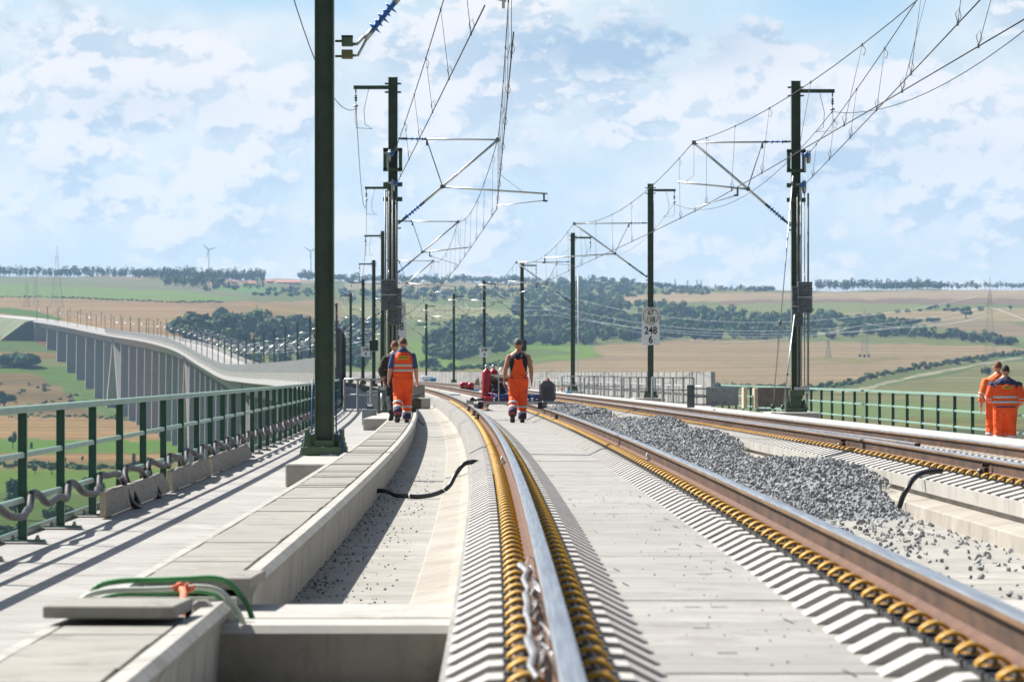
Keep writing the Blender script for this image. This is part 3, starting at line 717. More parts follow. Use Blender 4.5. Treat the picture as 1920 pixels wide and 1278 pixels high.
# two spare rails laid between the running rails of the right track
for o, ya, yb, lab in ((4.66, 49.0, 106, 'spare rail lying in the right track, the one closer to the ballast heap'), (4.93, 47.5, 104, 'spare rail lying in the right track, closer to the white kerb')):
    r = rail_mesh('spare_rail', o, ya, yb, lambda y: .10+DZR(y)); tag(r, lab, 'rail', 'spare rails laid in the right track')
# cut rail on the slab in the far middle
r = rail_mesh('cut_rail', 0, 108, 128, lambda y: .06, ofun=lambda y: .62+(y-108)*-.012); tag(r, 'short rusty rail length lying on the slab beyond the trolley', 'rail')
# gauge tags, joints and clamps on the rails
def small(mb, name, label, cat, mats, p, rz=0, group=None): return tag(mb.build(name, mats, None, p, rz), label, cat, group)
for y, o, zz, lab in ((39.5, -.045, .20, 'small white terminal clipped to the near running rail beyond the black conduit'), (41.0, 1.455, .20, 'small white terminal clipped to the long right rail beside the ballast heap')):
    mb = MB().cyl((0, 0, 0), (-.035, 0, .02), .016, 8, 0); mb.tube([(-.03, 0, .0), (-.05, 0, -.04), (-.04, -.06, -.07), (-.02, -.14, -.07)], .006, 5, 1); mb.lathe([(.002, 0), (.018, .02), (.003, .05)], (-.035, 0, .02), 8, 0)
    small(mb, 'cable_terminal', lab, 'terminal', [M_white, M_black], P(y, o, zz))
for (y, o, lab) in ((36.6, 4.33, 'small steel rail clamp on the near rail of the right track, beyond the black hose'), (50.5, 4.33, 'rusty rail clamp on the right track opposite the spare rail ends'), (40.5, 5.82, 'rail block standing against the outermost rail at the right'),
                    (78.5, -.08, 'dark rail clamp under the left wheel of the trolley'), (85, -.08, 'dark rail clamp on the curve beyond the trolley wheel'), (95, -.08, 'dark rail clamp further along the curve of the near rail'), (77, 1.42, 'dark rail clamp just behind the generator wheel')):
    mb = MB().bbox((0, 0, .05), (.05, .10, .10), 0, .01); mb.cyl((-.03, 0, .06), (-.07, 0, .06), .022, 8, 1); mb.box((0, 0, .115), (.07, .05, .03), 0)
    small(mb, 'rail_clamp_block', lab, 'rail clamp', [M_rust, M_bolt], P(y, o, .14+(DZR(y) if o > 3 else 0)), head(y))
# bundle of twisted silver strands along the near rail
mb = MB(); rr = random.Random(11)
base = [(18.6, -.085), (17.9, -.05), (17.2, -.075), (16.6, -.065), (16.1, -.075), (15.4, -.07), (14.7, -.082), (14.0, -.075), (13.4, -.085), (12.7, -.07), (12.1, -.09), (11.6, -.07)]
for k in range(7):
    pts = []
    for i in range(len(base)-1):
        for j in range(5):
            f = j/5; y = base[i][0]*(1-f)+base[i+1][0]*f; o = base[i][1]*(1-f)+base[i+1][1]*f; a = (i*5+j)*.9+k*.9; R = .010+.006*math.sin(i*1.7)
            pts.append(P(y, o+R*math.cos(a)-.01, .205+R*math.sin(a)))
    mb.tube(pts, .0042, 5, 0)
for k in range(22):
    y = rr.uniform(11.8, 18.3); o = -.075; s = rr.uniform(-1, 1); h = rr.uniform(.0, .04)
    mb.tube([P(y, o, .205), P(y+.12*s, o+.02, .22+h), P(y+.30*s, o+.045, .20+h), P(y+.42*s, o+.055, .165)], .0028, 4, 1)
tag(mb.build('strand_bundle', [M_silver, M_galv]), 'bundle of twisted silver strands draped on the yellow clamps of the near rail', 'wire bundle')
# ------------------------------------------------------------------ conduits and hoses
def pipe(name, pts, r, m, label, cat, n=8, smoothn=6, group=None, rings=0, m2=None):
    pts = [Vector(p) for p in pts]; out = []
    q = [pts[0]]+pts+[pts[-1]]
    for i in range(1, len(q)-2):
        for j in range(smoothn):
            t = j/smoothn; a, b, c, d = q[i-1], q[i], q[i+1], q[i+2]
            out.append(.5*((2*b)+(c-a)*t+(2*a-5*b+4*c-d)*t*t+(3*b-a-3*c+d)*t**3))
    out.append(pts[-1]); mb = MB().tube(out, r, n, 0)
    if rings:
        for i in range(1, len(out)-1):
            d = (out[i+1]-out[i-1]).normalized(); L = (out[i+1]-out[i]).length; k = max(1, int(L/rings))
            for j in range(k): c = out[i].lerp(out[i+1], j/k); mb.lathe([(r*.9, -.004), (r*1.14, 0), (r*.9, .004)], c, n, 0, d)
    return tag(mb.build(name, m2 or m), label, cat, group)
yq = 45.0
pipe('conduit', [P(yq-.3, -1.50, -.235), P(yq-.3, -1.38, -.225), P(yq-.4, -1.30, -.235), P(yq-.5, -1.22, -.27), P(yq-.5, -1.13, -.275), P(yq-.4, -.98, -.290), P(yq-.2, -.82, -.275), P(yq, -.70, -.235), P(yq, -.62, -.17), P(yq+.1, -.56, -.06), P(yq+.1, -.47, .055), P(yq+.2, -.37, .085), P(yq+.2, -.28, .075)], .027, M_black, 'black conduit bridging from the cable duct wall up onto the left track slab', 'conduit')
mb = MB().cyl(P(yq-.5, -1.08, -.281), P(yq-.5, -1.065, -.283), .030, 8, 0); mb.cyl(P(yq, -.69, -.232), P(yq, -.683, -.224), .030, 8, 0); tag(mb.build('tape_band', M_white), 'white tape bands around the black conduit', 'tape')
pipe('conduit', [P(37.8, 3.45, -.22), P(37.8, 3.60, -.24), P(37.8, 3.655, -.20), P(37.8, 3.70, -.08), P(37.8, 3.745, .0), P(37.9, 3.81, .085), P(38, 3.90, .135), P(38, 4.0, .155), P(38, 4.10, .155)], .026, M_black, 'black conduit bending from the ballast up over the right kerb', 'conduit')
pipe('thin_hose', [P(37.6, 2.62, -.20), P(37.7, 2.9, -.222), P(37.6, 3.2, -.228), P(37.8, 3.60, -.235)], .016, M_black, 'thin black hose lying on the ballast beside the right kerb', 'hose')
# ------------------------------------------------------------------ lifted duct lids, hoses, cord near the camera
def lid(name, cx, cy, z, dx, dy, rz, lab, th=.052):
    mb = MB().bbox((0, 0, th/2), (dx, dy, th), 0, .006); return tag(mb.build(name, C_cover, None, (cx, cy, z), rz), lab, 'duct lid')
lid('duct_lid', -1.50, 19.6, .060, .52, .75, -.03, 'concrete duct lid lifted askew behind the green hoses')
lid('duct_lid', -1.665, 16.95, .075, .55, .62, -.05, 'thick concrete duct lid lying crosswise in front of the green hoses')
for k, (zz, m, yy, r, lab) in enumerate(((.145, M_hoseG, 18.55, .019, 'green corrugated hose arching over the open cable duct'), (.128, M_hoseW, 18.05, .019, 'pale corrugated hose arching over the open duct in front of the green one'), (.098, M_hoseG, 18.25, .012, 'thin green hose lowest of the hoses over the open duct'))):
    xs = [-2.02, -1.99, -1.93, -1.82, -1.65, -1.50, -1.40, -1.325, -1.27, -1.23, -1.205]; zs = [-.10, -.01, zz-.045, zz-.012, zz-.008, zz-.004, zz, zz-.018, zz-.07, zz-.13, zz-.20]
    if k == 2: zs = [z if i > 1 else z for i, z in enumerate(zs)]; xs = [x+.02 if x < -1.6 else x-.03 for x in xs]
    pipe('corrugated_hose', [(x, yy+.05*math.sin(x*4), z) for x, z in zip(xs, zs)], r*.70, m, lab, 'hose', 8, 5, 'hoses over the open duct', rings=.016 if k < 2 else 0)
mb = MB().box((-1.62, 18.3, .055), (.72, .02, .035), 0); mb.box((-1.275, 18.3, -.07), (.03, .05, .28), 0)
mb.box((-1.24, 18.3, -.20), (.06, .06, .05), 0); tag(mb.build('hose_bracket', M_hoseW), 'pale steel bracket carrying the hoses across the open duct', 'bracket')
mb = MB(); pts = [(-1.475, 17.9, .135), (-1.46, 17.8, .12), (-1.45, 17.6, .05), (-1.455, 17.5, -.02), (-1.46, 17.4, -.10)]
for s in (0, 1):
    mb.tube([(p[0]+.008*math.cos(i*2.1+s*3.1), p[1], p[2]) for i, p in enumerate(pts)], .013, 6, 0)
for a in range(7):
    t = a*.9; mb.tube([(-1.47, 17.9, .135), (-1.47+.03*math.cos(t), 17.9-.01, .137+.02*math.sin(t)), (-1.47+.055*math.cos(t+.3), 17.9, .135+.018*math.sin(t+.4))], .008, 5, 0)
tag(mb.build('knotted_cord', M_cord), 'orange cord knotted round the hoses over the open duct', 'cord')
mb = MB().bbox((0, 0, 0), (.09, .10, .10), 0, .02); tag(mb.build('concrete_end_piece', C_beam, None, (-1.385, 17.9, .03), .1), 'small broken concrete piece at the end of the duct wall', 'concrete piece')
# ------------------------------------------------------------------ railings
def railing(name, label, o, zb, y0, y1, step, inner=1, thick=.07, npost=None):
    e = empty(name, P(y0, o, zb), 0, label, 'railing'); inv = e.location
    ys = stations(y0, y1, step, step)
    ys = []; y = y0
    while y <= y1+1e-6: ys.append(y); y += step
    tm = MB()
    for nm, h, w, t in (('top_rail', 1.08, .085, .055), ('middle_rail', .715, .05, .045), ('bottom_rail', .355, .05, .045)):
        mb = MB(); rings = []
        for y in ys:
            w2 = w if nm == 'top_rail' else w*.8
            rings.append([P(y, o+a, zb+h+b)-inv for a, b in ((-w2/2, -t/2), (-w2/2, t/2-.008), (-w2/2+.01, t/2), (w2/2-.01, t/2), (w2/2, t/2-.008), (w2/2, -t/2))])
        mb.rings(rings, 0, True, False); mb.build(nm, M_railT, e)
    pm = MB().box((0, 0, .525), (thick, .012, 1.05), 0); pm.box((thick/2-.004, 0, .525), (.010, .05, 1.05), 0); pm.box((-thick/2+.004, 0, .525), (.010, .05, 1.05), 0)
    pme = pm.mesh('post', M_rail)
    bm = MB().box((.02, 0, .028), (.32, .13, .014), 0); bm.bbox((.02, 0, .01), (.34, .17, .024), 1, .01)
    for sx in (-1, 1):
        for sy in (-1, 1): bm.lathe([(.016, .035), (.016, .05), (.009, .052), (.009, .07)], (.02+sx*.10, sy*.04, 0), 6, 2, smooth=False)
    bme = bm.mesh('base_plate', [M_rail, C_rib, M_bolt])
    for i, y in enumerate(ys):
        p = link('post', pme, e, P(y, o, zb)-inv, head(y)+(0 if inner > 0 else math.pi)); link('base_plate', bme, p)
    mb = MB(); 
    sweep(mb, [(o-inner*.20, zb-.22), (o-inner*.20, zb+.06), (o-inner*.17, zb+.06), (o-inner*.17, zb-.22)], ys); mb.v = [tuple(Vector(p)-inv) for p in mb.v]; mb.build('kick_plate', M_rail, e)
    return e
RSTEP = 2.93
railing('railing', 'green steel railing along the left walkway, nearest to the camera', -3.98, ZW, 23.4, 150, RSTEP, 1)
railing('railing', 'green steel railing along the right edge beyond the tracks', 10.85, ZWR, 58.0, 157, RSTEP, -1)
# wavy conduit hooked along the left railing
pts = []; i = 0; y = 23.4
rr = random.Random(8)
while y < 146:
    q = -3.98+.075
    pts += [P(y-.25, q+.01, ZW+.30), P(y, q, ZW+.405), P(y+.35+rr.uniform(-.1, .25), q+.02, ZW+.385), P(y+.9+rr.uniform(-.2, .3), q+.05, ZW+.33+rr.uniform(-.05, .03)), P(y+1.7+rr.uniform(-.3, .2), q+.05, ZW+.30+rr.uniform(-.05, .04)), P(y+2.3, q+.03, ZW+.29)]
    if i == 6: pts += [P(y+2.5, q+.06, ZW+.10), P(y+2.75, q+.12, ZW+.03)]
    if i == 5: pts[-3:] = [P(y+1.5, q+.05, ZW+.36), P(y+2.1, q+.10, ZW+.10), P(y+2.5, q+.16, ZW+.02)]; 
    y += RSTEP; i += 1
pipe('corrugated_conduit', pts, .031, M_pipe, 'dark corrugated conduit hung in waves along the left green railing', 'conduit', 8, 4)
mb = MB(); p = P(23.4+RSTEP*5+1.45, -3.98+.125, ZW+.365)
for k in range(4): mb.lathe([(.037, -.008), (.041, 0), (.037, .008)], p+Vector((0, k*.03-.045, 0)), 10, 0, (0.1, 1, -.2))
tag(mb.build('silver_coupling', M_galv), 'silver coupling band on the dark conduit by the timber planks', 'coupling')
# timber planks on edge inside the railing
for (ya, yb, o, lab, h) in ((37.5, 45.4, -3.83, 'weathered plank on edge behind the left railing, nearest to the camera', .24), (45.7, 52.8, -3.82, 'weathered plank on edge, middle one of the three along the left railing', .23), (53.2, 63.5, -3.83, 'weathered plank with a broken end, furthest along the left railing', .24)):
    e0 = P(ya, o, ZW+.02); mb = MB(); rings = []
    for k in range(9):
        y = ya+(yb-ya)*k/8; wv = .006*math.sin(k*1.3)
        hh = h*(1 if k < 8 else .35)
        rings.append([P(y, o+a, ZW+.02+b)-e0 for a, b in ((-.03, 0), (-.03, hh+wv), (.028, hh+wv), (.03, 0))])
    mb.rings(rings, 0, True, False); mb.m[-1] = 1; mb.m[-2] = 1
    tag(mb.build('timber_plank', [M_wood, M_woodE], None, e0), lab, 'plank')
# ------------------------------------------------------------------ noise barriers
def barrier(name, label, o, zb, zt, y0, y1, seg, mpanel, inner=1, lower=None, far=False, group=None, topz=None, pm_=None):
    e = empty(name, P(y0, o, zb), 0, label, 'noise barrier', group); inv = e.location
    ys = stations(y0, y1, seg, 14.0 if far else seg)
    mb = MB(); z2 = zb+(zt-zb)*.42
    sweep(mb, [(o-.05, zb), (o-.05, z2), (o+.05, z2), (o+.05, zb)], ys)
    mb.v = [tuple(Vector(p)-inv) for p in mb.v]; mb.build('lower_panel', M_panelL if lower is None else lower, e)
    mb = MB(); sweep(mb, [(o-.055, z2+.004), (o-.055, zt), (o+.055, zt), (o+.055, z2+.004)], ys)
    mb.v = [tuple(Vector(p)-inv) for p in mb.v]; mb.build('upper_panel', mpanel, e)
    pm = MB(); H = zt-zb
    pm.box((.075, 0, H/2), (.012, .12, H+.02), 0); pm.box((-.075, 0, H/2), (.012, .12, H+.02), 0); pm.box((0, 0, H/2), (.15, .010, H+.02), 0)
    pme = pm.mesh('post', pm_ or M_steelD); y = y0; n = 0; rest = []
    while y <= y1:
        if n < 100: link('post', pme, e, P(y, o, zb)-inv, head(y))
        else: rest.append(Matrix.Translation(P(y, o, zb)-inv) @ Matrix.Rotation(head(y), 4, 'Z'))
        y += seg if y < 420 else (seg*2); n += 1
    if rest: tag(link('posts', merged([(pme, 0)], rest, 'posts', [M_steelD]), e), kind='stuff')
    return e
barrier('noise_barrier', 'tall grey noise barrier running along the left edge of the viaduct into the distance', -4.02, ZW, ZW+3.05, 153.0, 2150, 4.9, M_panel, far=True, lower=M_panelR)
barrier('noise_barrier', 'low grey end section of the noise barrier where the left railing stops', -4.02, ZW, ZW+1.55, 150.2, 152.9, 2.45, M_panel)
barrier('noise_barrier', 'waist-high ribbed grey noise barrier along the right edge of the viaduct', 10.85, ZWR, 1.10, 159.0, 2150, 3.6, M_panelR, far=True, lower=M_panelR, pm_=M_galv)
# galvanised handrail in front of the right barrier
e = empty('handrail', P(160, 10.4, ZWR), 0, 'galvanised handrail in front of the right-hand noise barrier', 'handrail'); inv = e.location
mb = MB(); ys = [160+6*i for i in range(24)]
mb.tube([P(y, 10.5, ZWR+1.0)-inv for y in ys], .03, 6, 0); mb.build('rail_tube', M_galv, e)
pm = MB().box((0, 0, .5), (.05, .08, 1.0), 0).mesh('post', M_galv)
for y in ys[1:]: link('post', pm, e, P(y, 10.5, ZWR)-inv, head(y))
# galvanised access gates by the masts on both sides
def gate(o, y, zb, n, dx, label, w=1.4, rz=0):
    e = empty('guard_frame', P(y, o, zb), head(y)+rz, label, 'guard frame', 'galvanised guard frames')
    mb = MB()
    for z in (1.05, .55, .04): mb.tube([(-w/2, 0, z), (w/2, 0, z)], .03, 6, 0)
    mb.build('frame_rails', M_galv, e)
    pm = MB().box((0, 0, .53), (.06, .09, 1.04), 0).mesh('frame_post', M_grey)
    for k in range(n): link('frame_post', pm, e, Vector((-w/2+w*k/(n-1), 0, 0)))
    return e
gate(9.55, 163, ZWR+.3, 5, 0, 'galvanised guard frame right of the mast with the round 67 158 sign', 2.0, .5)
gate(9.2, 176, ZWR+.3, 6, 0, 'galvanised guard frame left of the mast with the round 67 158 sign', 2.2, .5)
gate(9.3, 205, ZWR+.3, 5, 0, 'galvanised guard frame between the third mast and the signed mast', 2.4, .5)
gate(9.3, 226, ZWR+.3, 5, 0, 'galvanised guard frame behind the generator on the trolley', 2.4, .5)
gate(-2.9, 128, ZW+.1, 4, 0, 'galvanised guard frame left of the walking pair at the barrier start', 1.3, .2)
# ------------------------------------------------------------------ catenary masts
MH = 9.0; ZM0 = .10
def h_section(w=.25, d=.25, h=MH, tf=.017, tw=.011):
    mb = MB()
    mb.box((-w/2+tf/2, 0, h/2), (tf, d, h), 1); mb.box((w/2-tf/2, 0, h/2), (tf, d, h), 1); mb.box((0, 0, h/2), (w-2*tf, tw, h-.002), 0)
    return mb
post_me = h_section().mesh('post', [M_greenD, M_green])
def base_mesh():
    mb = MB().bbox((0, 0, .06), (.60, .42, .12), 0, .01)
    for sx in (-1, 1):
        for sy in (-1, 1):
            mb.lathe([(.055, .12), (.055, .17), (.038, .17), (.038, .24), (.028, .24), (.028, .34), (.02, .345)], (sx*.23, sy*.13, 0), 8, 0, smooth=False)
        mb.box((sx*.16, 0, .20), (.07, .015, .16), 0)
    mb.box((0, -.14, .16), (.22, .012, .08), 0)
    return mb.mesh('base_plate', [M_green, M_bolt])
base_me = base_mesh()
def insulator(mb, p, q, r=.035, rs=.085, n=5, m=0, mc=1):
    p = Vector(p); q = Vector(q); d = q-p; L = d.length; prof = [(r*.8, 0), (r*.8, L*.12)]
    mb.cyl(p, p+d*.16, r*1.1, 8, mc); mb.cyl(q-d*.16, q, r*1.1, 8, mc)
    pr = [(r*.7, L*.14)]
    for i in range(n):
        a = L*(.18+.62*i/(n-1)); rr_ = rs if i % 2 == 0 else rs*.75
        pr += [(r*.7, a-.015), (rr_, a+.012), (r*.7, a+.03)]
    pr += [(r*.7, L*.86)]; mb.lathe(pr, p, 10, m, d)
def cantilever(root, sx, reach=2.85, kind='in', z0=0.0, zj=7.30, zl=5.02, detail=True, m=None, wide=0):
    """pull-off cantilever; x towards the track = sx"""
    m = m or M_alu; xm = sx*.14; J = Vector((sx*reach, 0, zj))
    tt = MB(); tt.cyl((xm+sx*.75, 0, zj+.02), J, .024, 8, 0); tt.cyl((xm, 0, zj+.03), (xm+sx*.12, 0, zj+.03), .03, 6, 1); tt.box((sx*reach, 0, zj), (.10, .06, .12), 1)
    tt = tt.build('top_tube', [m, M_dgrey], root)
    ib = MB(); insulator(ib, (xm+sx*.10, 0, zj+.03), (xm+sx*.78, 0, zj+.02), .03, .065, 4); ib.build('insulator', [M_blue, M_dgrey], tt)
    Q = Vector((xm, 0, zl)); D = (J-Q); S = Q+D*.24
    dt = MB(); dt.cyl(S, J, .036, 8, 0); dt.cyl(Q, Q+D*.07, .03, 6, 1)
    for zz in (zl-.12, zl+.08): dt.box((sx*.17, 0, zz), (.10, .18, .03), 1)
    dt = dt.build('diagonal_tube', [m, M_dgrey], root)
    ib = MB(); insulator(ib, Q+D*.05, Q+D*.26, .035, .09, 6); ib.build('insulator', [M_blue, M_dgrey], dt)
    R = Q+D*.44
    st = MB(); st.cyl((xm+sx*.78, 0, zj-.01), R+Vector((0, 0, .05)), .016, 6, 0); st.box((xm+sx*.78, 0, zj-.09), (.05, .05, .14), 0); st.build('strut', [M_dgrey], root)
    zr = R.z-.02
    if kind == 'out':
        tip = Vector((sx*(reach+1.35), 0, zr-.17)); ax = reach+1.25
    else:
        tip = Vector((sx*(reach+.45), 0, zr+.22)); ax = reach-1.2
    rt = MB(); rt.cyl(R, tip, .026, 8, 0); rt.box(R, (.10, .07, .10), 1)
    f = (sx*ax-R.x)/(tip.x-R.x); zc = R.z+(tip.z-R.z)*f
    rt.box((sx*ax, 0, zc-.08), (.05, .05, .20), 1); rt.box((sx*ax+sx*.04, 0, zc-.20), (.12, .06, .05), 1)
    rt.build('registration_tube', [m, M_dgrey], root)
    C = Vector((sx*(reach-.03), 0, 5.45)); sa = MB()
    sa.cyl((sx*ax, 0, zc-.19), C+Vector((0, 0, .06)), .013, 6, 0); sa.box(C, (.03, .05, .12), 0); sa.build('steady_arm', [m], root)
    if detail:
        w = MB(); w.tube([J, (sx*reach, 0, zj-.9), (tip.x*.55+J.x*.45, 0, tip.z)], .005, 4, 0); w.build('support_wire', M_wire, root)
    return J
def bracket(root, sx, z=8.72, L=.95):
    b = MB(); b.box((sx*(L/2+.12), 0, z), (L, .09, .10), 0)
    for zz in (z+.10, z-.13):
        b.box((0, -.14, zz), (.44, .02, .03), 0); b.box((0, .14, zz), (.44, .02, .03), 0); b.cyl((.20, -.16, zz), (.20, .16, zz), .012, 6, 0); b.cyl((-.20, -.16, zz), (-.20, .16, zz), .012, 6, 0)
    b = b.build('feeder_bracket', M_greenD, root)
    i = MB(); x = sx*(L+.06)
    i.cyl((x, 0, z-.05), (x, 0, z-.16), .02, 6, 0); i.lathe([(.01, 0), (.05, .03), (.02, .05), (.05, .10), (.02, .12), (.035, .16), (.01, .20)], (x, 0, z-.38), 8, 0); i.cyl((x, 0, z-.38), (x-sx*.02, 0, z-.62), .012, 6, 0)
    i.cyl((x-sx*.06, 0, z-.5), (x+sx*.06, 0, z-.5), .03, 8, 1); i.tube([(x-sx*.35, 0, z-.04), (x-sx*.22, 0, z-.6), (x-sx*.25, 0, z-1.0), (x-sx*.45, 0, z-1.12), (x-sx*.02, 0, z-1.1), (x+sx*.02, 0, z-.8), (x, 0, z-.5)], .008, 4, 0)
    i.build('suspension_insulator', [M_dgrey, M_galv], b)
def far_mast_meshes():
    m1 = MB(); m1.box((0, 0, MH/2), (.26, .24, MH), 0); post = m1.mesh('post', M_greenD)
    out = {}
    for sx in (-1, 1):
        c = MB(); xm = sx*.14; J = (sx*2.85, 0, 7.3); c.cyl((xm, 0, 7.32), J, .035, 5, 0); c.cyl((xm, 0, 5.02), J, .055, 5, 0)
        c.cyl((sx*1.3, 0, 6.05), (sx*3.6, 0, 6.0), .035, 5, 0); c.cyl((sx*3.3, 0, 5.9), (sx*2.8, 0, 5.5), .02, 4, 0)
        out[sx] = c.mesh('cantilever', M_alu)
    b = MB(); b.box((.55, 0, 8.72), (1.0, .10, .10), 0); out['b'] = b.mesh('feeder_bracket', M_greenD); out['p'] = post
    return out
FM = far_mast_meshes()
POSM = {}
def mast(idx, side, y, o, kind, label, sign=None, cant=True, reach=2.85, detail=True, box=False, mat_low=False, lean=0.0):
    z = ZM0 if side < 0 else ZM0
    p = P(y, o, z); sx = 1 if side < 0 else -1
    e = empty('catenary_mast', p, head(y) if y > 250 else 0.0, label, 'catenary mast', 'catenary masts along the line'); e.rotation_euler[1] = lean
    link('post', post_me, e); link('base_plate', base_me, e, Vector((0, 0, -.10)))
    if cant: cantilever(e, sx, reach, kind, detail=detail)
    bracket(e, -sx if side < 0 or idx != 99 else sx)
    if box:
        b = MB().bbox((0, -.22, 2.9), (.62, .18, .78), 0, .02); b.box((0, -.22, 2.47), (.55, .2, .04), 1); b.build('switch_box', [M_black, M_galv], e)
    POSM[(side, idx)] = e; return e
LAB = {}
ML = [(0, 52.8, -2.30, 'big'), (1, 108.7, -1.95, 'out')]
Lspan = 59.3
# --- left masts
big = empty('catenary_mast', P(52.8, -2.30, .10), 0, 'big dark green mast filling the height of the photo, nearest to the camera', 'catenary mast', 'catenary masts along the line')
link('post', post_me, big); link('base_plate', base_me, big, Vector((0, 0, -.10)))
pl = MB()
for zz in (2.48, 2.32): pl.box((0, -.012, zz), (.075, .014, .085), 0); 
pl.build('cover_plates', M_greenD, big)
cb = MB()
cb.bbox((.30, 0, 5.30+.05), (.145, .18, .115), 0, .006); cb.bbox((.30, 0, 5.185), (.145, .18, .115), 2, .006); cb.box((.19, 0, 5.16), (.10, .03, .03), 2); cb.box((.19, 0, 5.36), (.10, .03, .03), 0)
cb.box((.30, 0, 5.40+.02), (.15, .19, .02), 1); cb.build('cantilever_hinge', [M_green, M_black, mat('olive_hinge', (.16, .15, .06), .5)], big)
cb = MB(); A = Vector((.40, 0, 5.22)); 
cb.tube([(.37, 0, 5.17), (.44, 0, 5.17), (.52, 0, 5.32), (.56, 0, 5.40)], .020, 6, 1); cb.tube([(.37, 0, 5.32), (.43, 0, 5.32), (.50, 0, 5.40), (.56, 0, 5.44)], .024, 6, 1)
d = Vector((.80, 0, 1.0)).normalized(); p0 = Vector((.54, 0, 5.39)); cb.cyl(p0, p0+d*.16, .040, 10, 1)
pr = [(.035, .14)]
for i in range(5):
    a = .17+i*.085; R_ = .115 if i % 2 == 0 else .08; pr += [(.036, a), (R_, a+.015), (.036, a+.035)]
pr += [(.036, .62)]; cb.lathe(pr, p0, 14, 0, d); cb.cyl(p0+d*.60, p0+d*.85, .045, 10, 1); cb.build('insulator', [M_blue, M_galv], big)
cb = MB(); cb.cyl(p0+d*.80, Vector((2.32, 0, 7.30)), .036, 10, 0); cb.build('diagonal_tube', M_alu, big)
cb = MB(); cb.cyl((.15, 0, 7.32), (2.32, 0, 7.30), .026, 8, 0); cb.build('top_tube', M_alu, big)
cb = MB(); cb.cyl((1.3, 0, 6.15), (2.40, 0, 5.895), .024, 8, 0); cb.box((2.36, 0, 5.85), (.04, .05, .12), 0); cb.cyl((1.44, 0, 5.98), (1.44, 0, 6.10), .02, 6, 0); cb.cyl((2.36, 0, 5.88), (2.32, 0, 7.28), .006, 5, 0); cb.build('registration_tube', M_alu, big)
bracket(big, -1); 
cb = MB(); cb.tube([(-.32, -.05, -.10), (-.28, -.1, .10), (-.16, -.13, .22), (-.15, -.13, .9)], .012, 6, 0); cb.tube([(.32, -.20, -.10), (.25, -.22, -.06), (.24, -.20, .05), (.16, -.13, .22), (.155, -.13, .8)], .012, 6, 0); cb.tube([(-.05, -.25, -.10), (.10, -.26, -.09), (.28, -.22, -.08)], .013, 6, 1); cb.build('earthing_cable', [M_cableB, M_galv], big)
mast_L = {}
ordn = {1: 'with tension weights behind the walking pair', 2: 'directly behind the left weights mast', 3: 'second behind the left weights mast', 4: 'carrying a black switch box', 5: 'with a small 248 4 plate', 6: 'thin, left of the small plate mast', 7: 'just right of the big foreground mast', 8: 'half hidden by the big foreground mast'}
for i in range(1, 44):
    y = 108.7+Lspan*(i-1)
    if y > 2650: break
    oo = float(np.interp(i, [1, 2, 5, 10, 43], [-1.95, -1.95, -1.55, -1.6, -1.7]))
    if i <= 8:
        k = 'out' if i % 2 == 1 else 'in'
        e = mast(i, -1, y, oo, k, 'green mast left of the track, '+ordn[i], box=(i == 4), detail=i < 5)
        mast_L[i] = e
    else:
        e = empty('catenary_mast', P(y, oo, .1), head(y), 'small distant mast on the left track side of the far viaduct', 'catenary mast', 'distant catenary masts, left row')
        link('post', FM['p'], e); link('cantilever', FM[1], e); q = link('feeder_bracket', FM['b'], e); q.rotation_euler = (0, 0, math.pi)
mast_R = {}
ordr = {1: 'with tension weights, above the timber stack', 2: 'carrying the round 67 158 sign', 3: 'with a thin white downpipe', 4: 'rising right behind the worker in the cap', 5: 'carrying the square 248 4 plate', 6: 'left of the small 248 4 plate mast', 7: 'with a forked top, right of the weights'}
for i in range(1, 44):
    y = 109.8+60.0*(i-1)
    if y > 2650: break
    oo = 9.12
    if i <= 7:
        k = 'in' if i in (1, 3, 4, 6) else 'out'
        e = mast(i, 1, y, oo, k, 'green mast right of the tracks, '+ordr[i], reach=2.80 if i == 1 else 3.25, box=(i == 4), detail=i < 4)
        mast_R[i] = e
    else:
        e = empty('catenary_mast', P(y, oo, .1), head(y), 'small distant mast on the right track side of the far viaduct', 'catenary mast', 'distant catenary masts, right row')
        link('post', FM['p'], e); link('cantilever', FM[-1], e); link('feeder_bracket', FM['b'], e)
M_rodg = mat('dull_guide_rod', (.20, .215, .215), .5, metal=.3, var=.15)
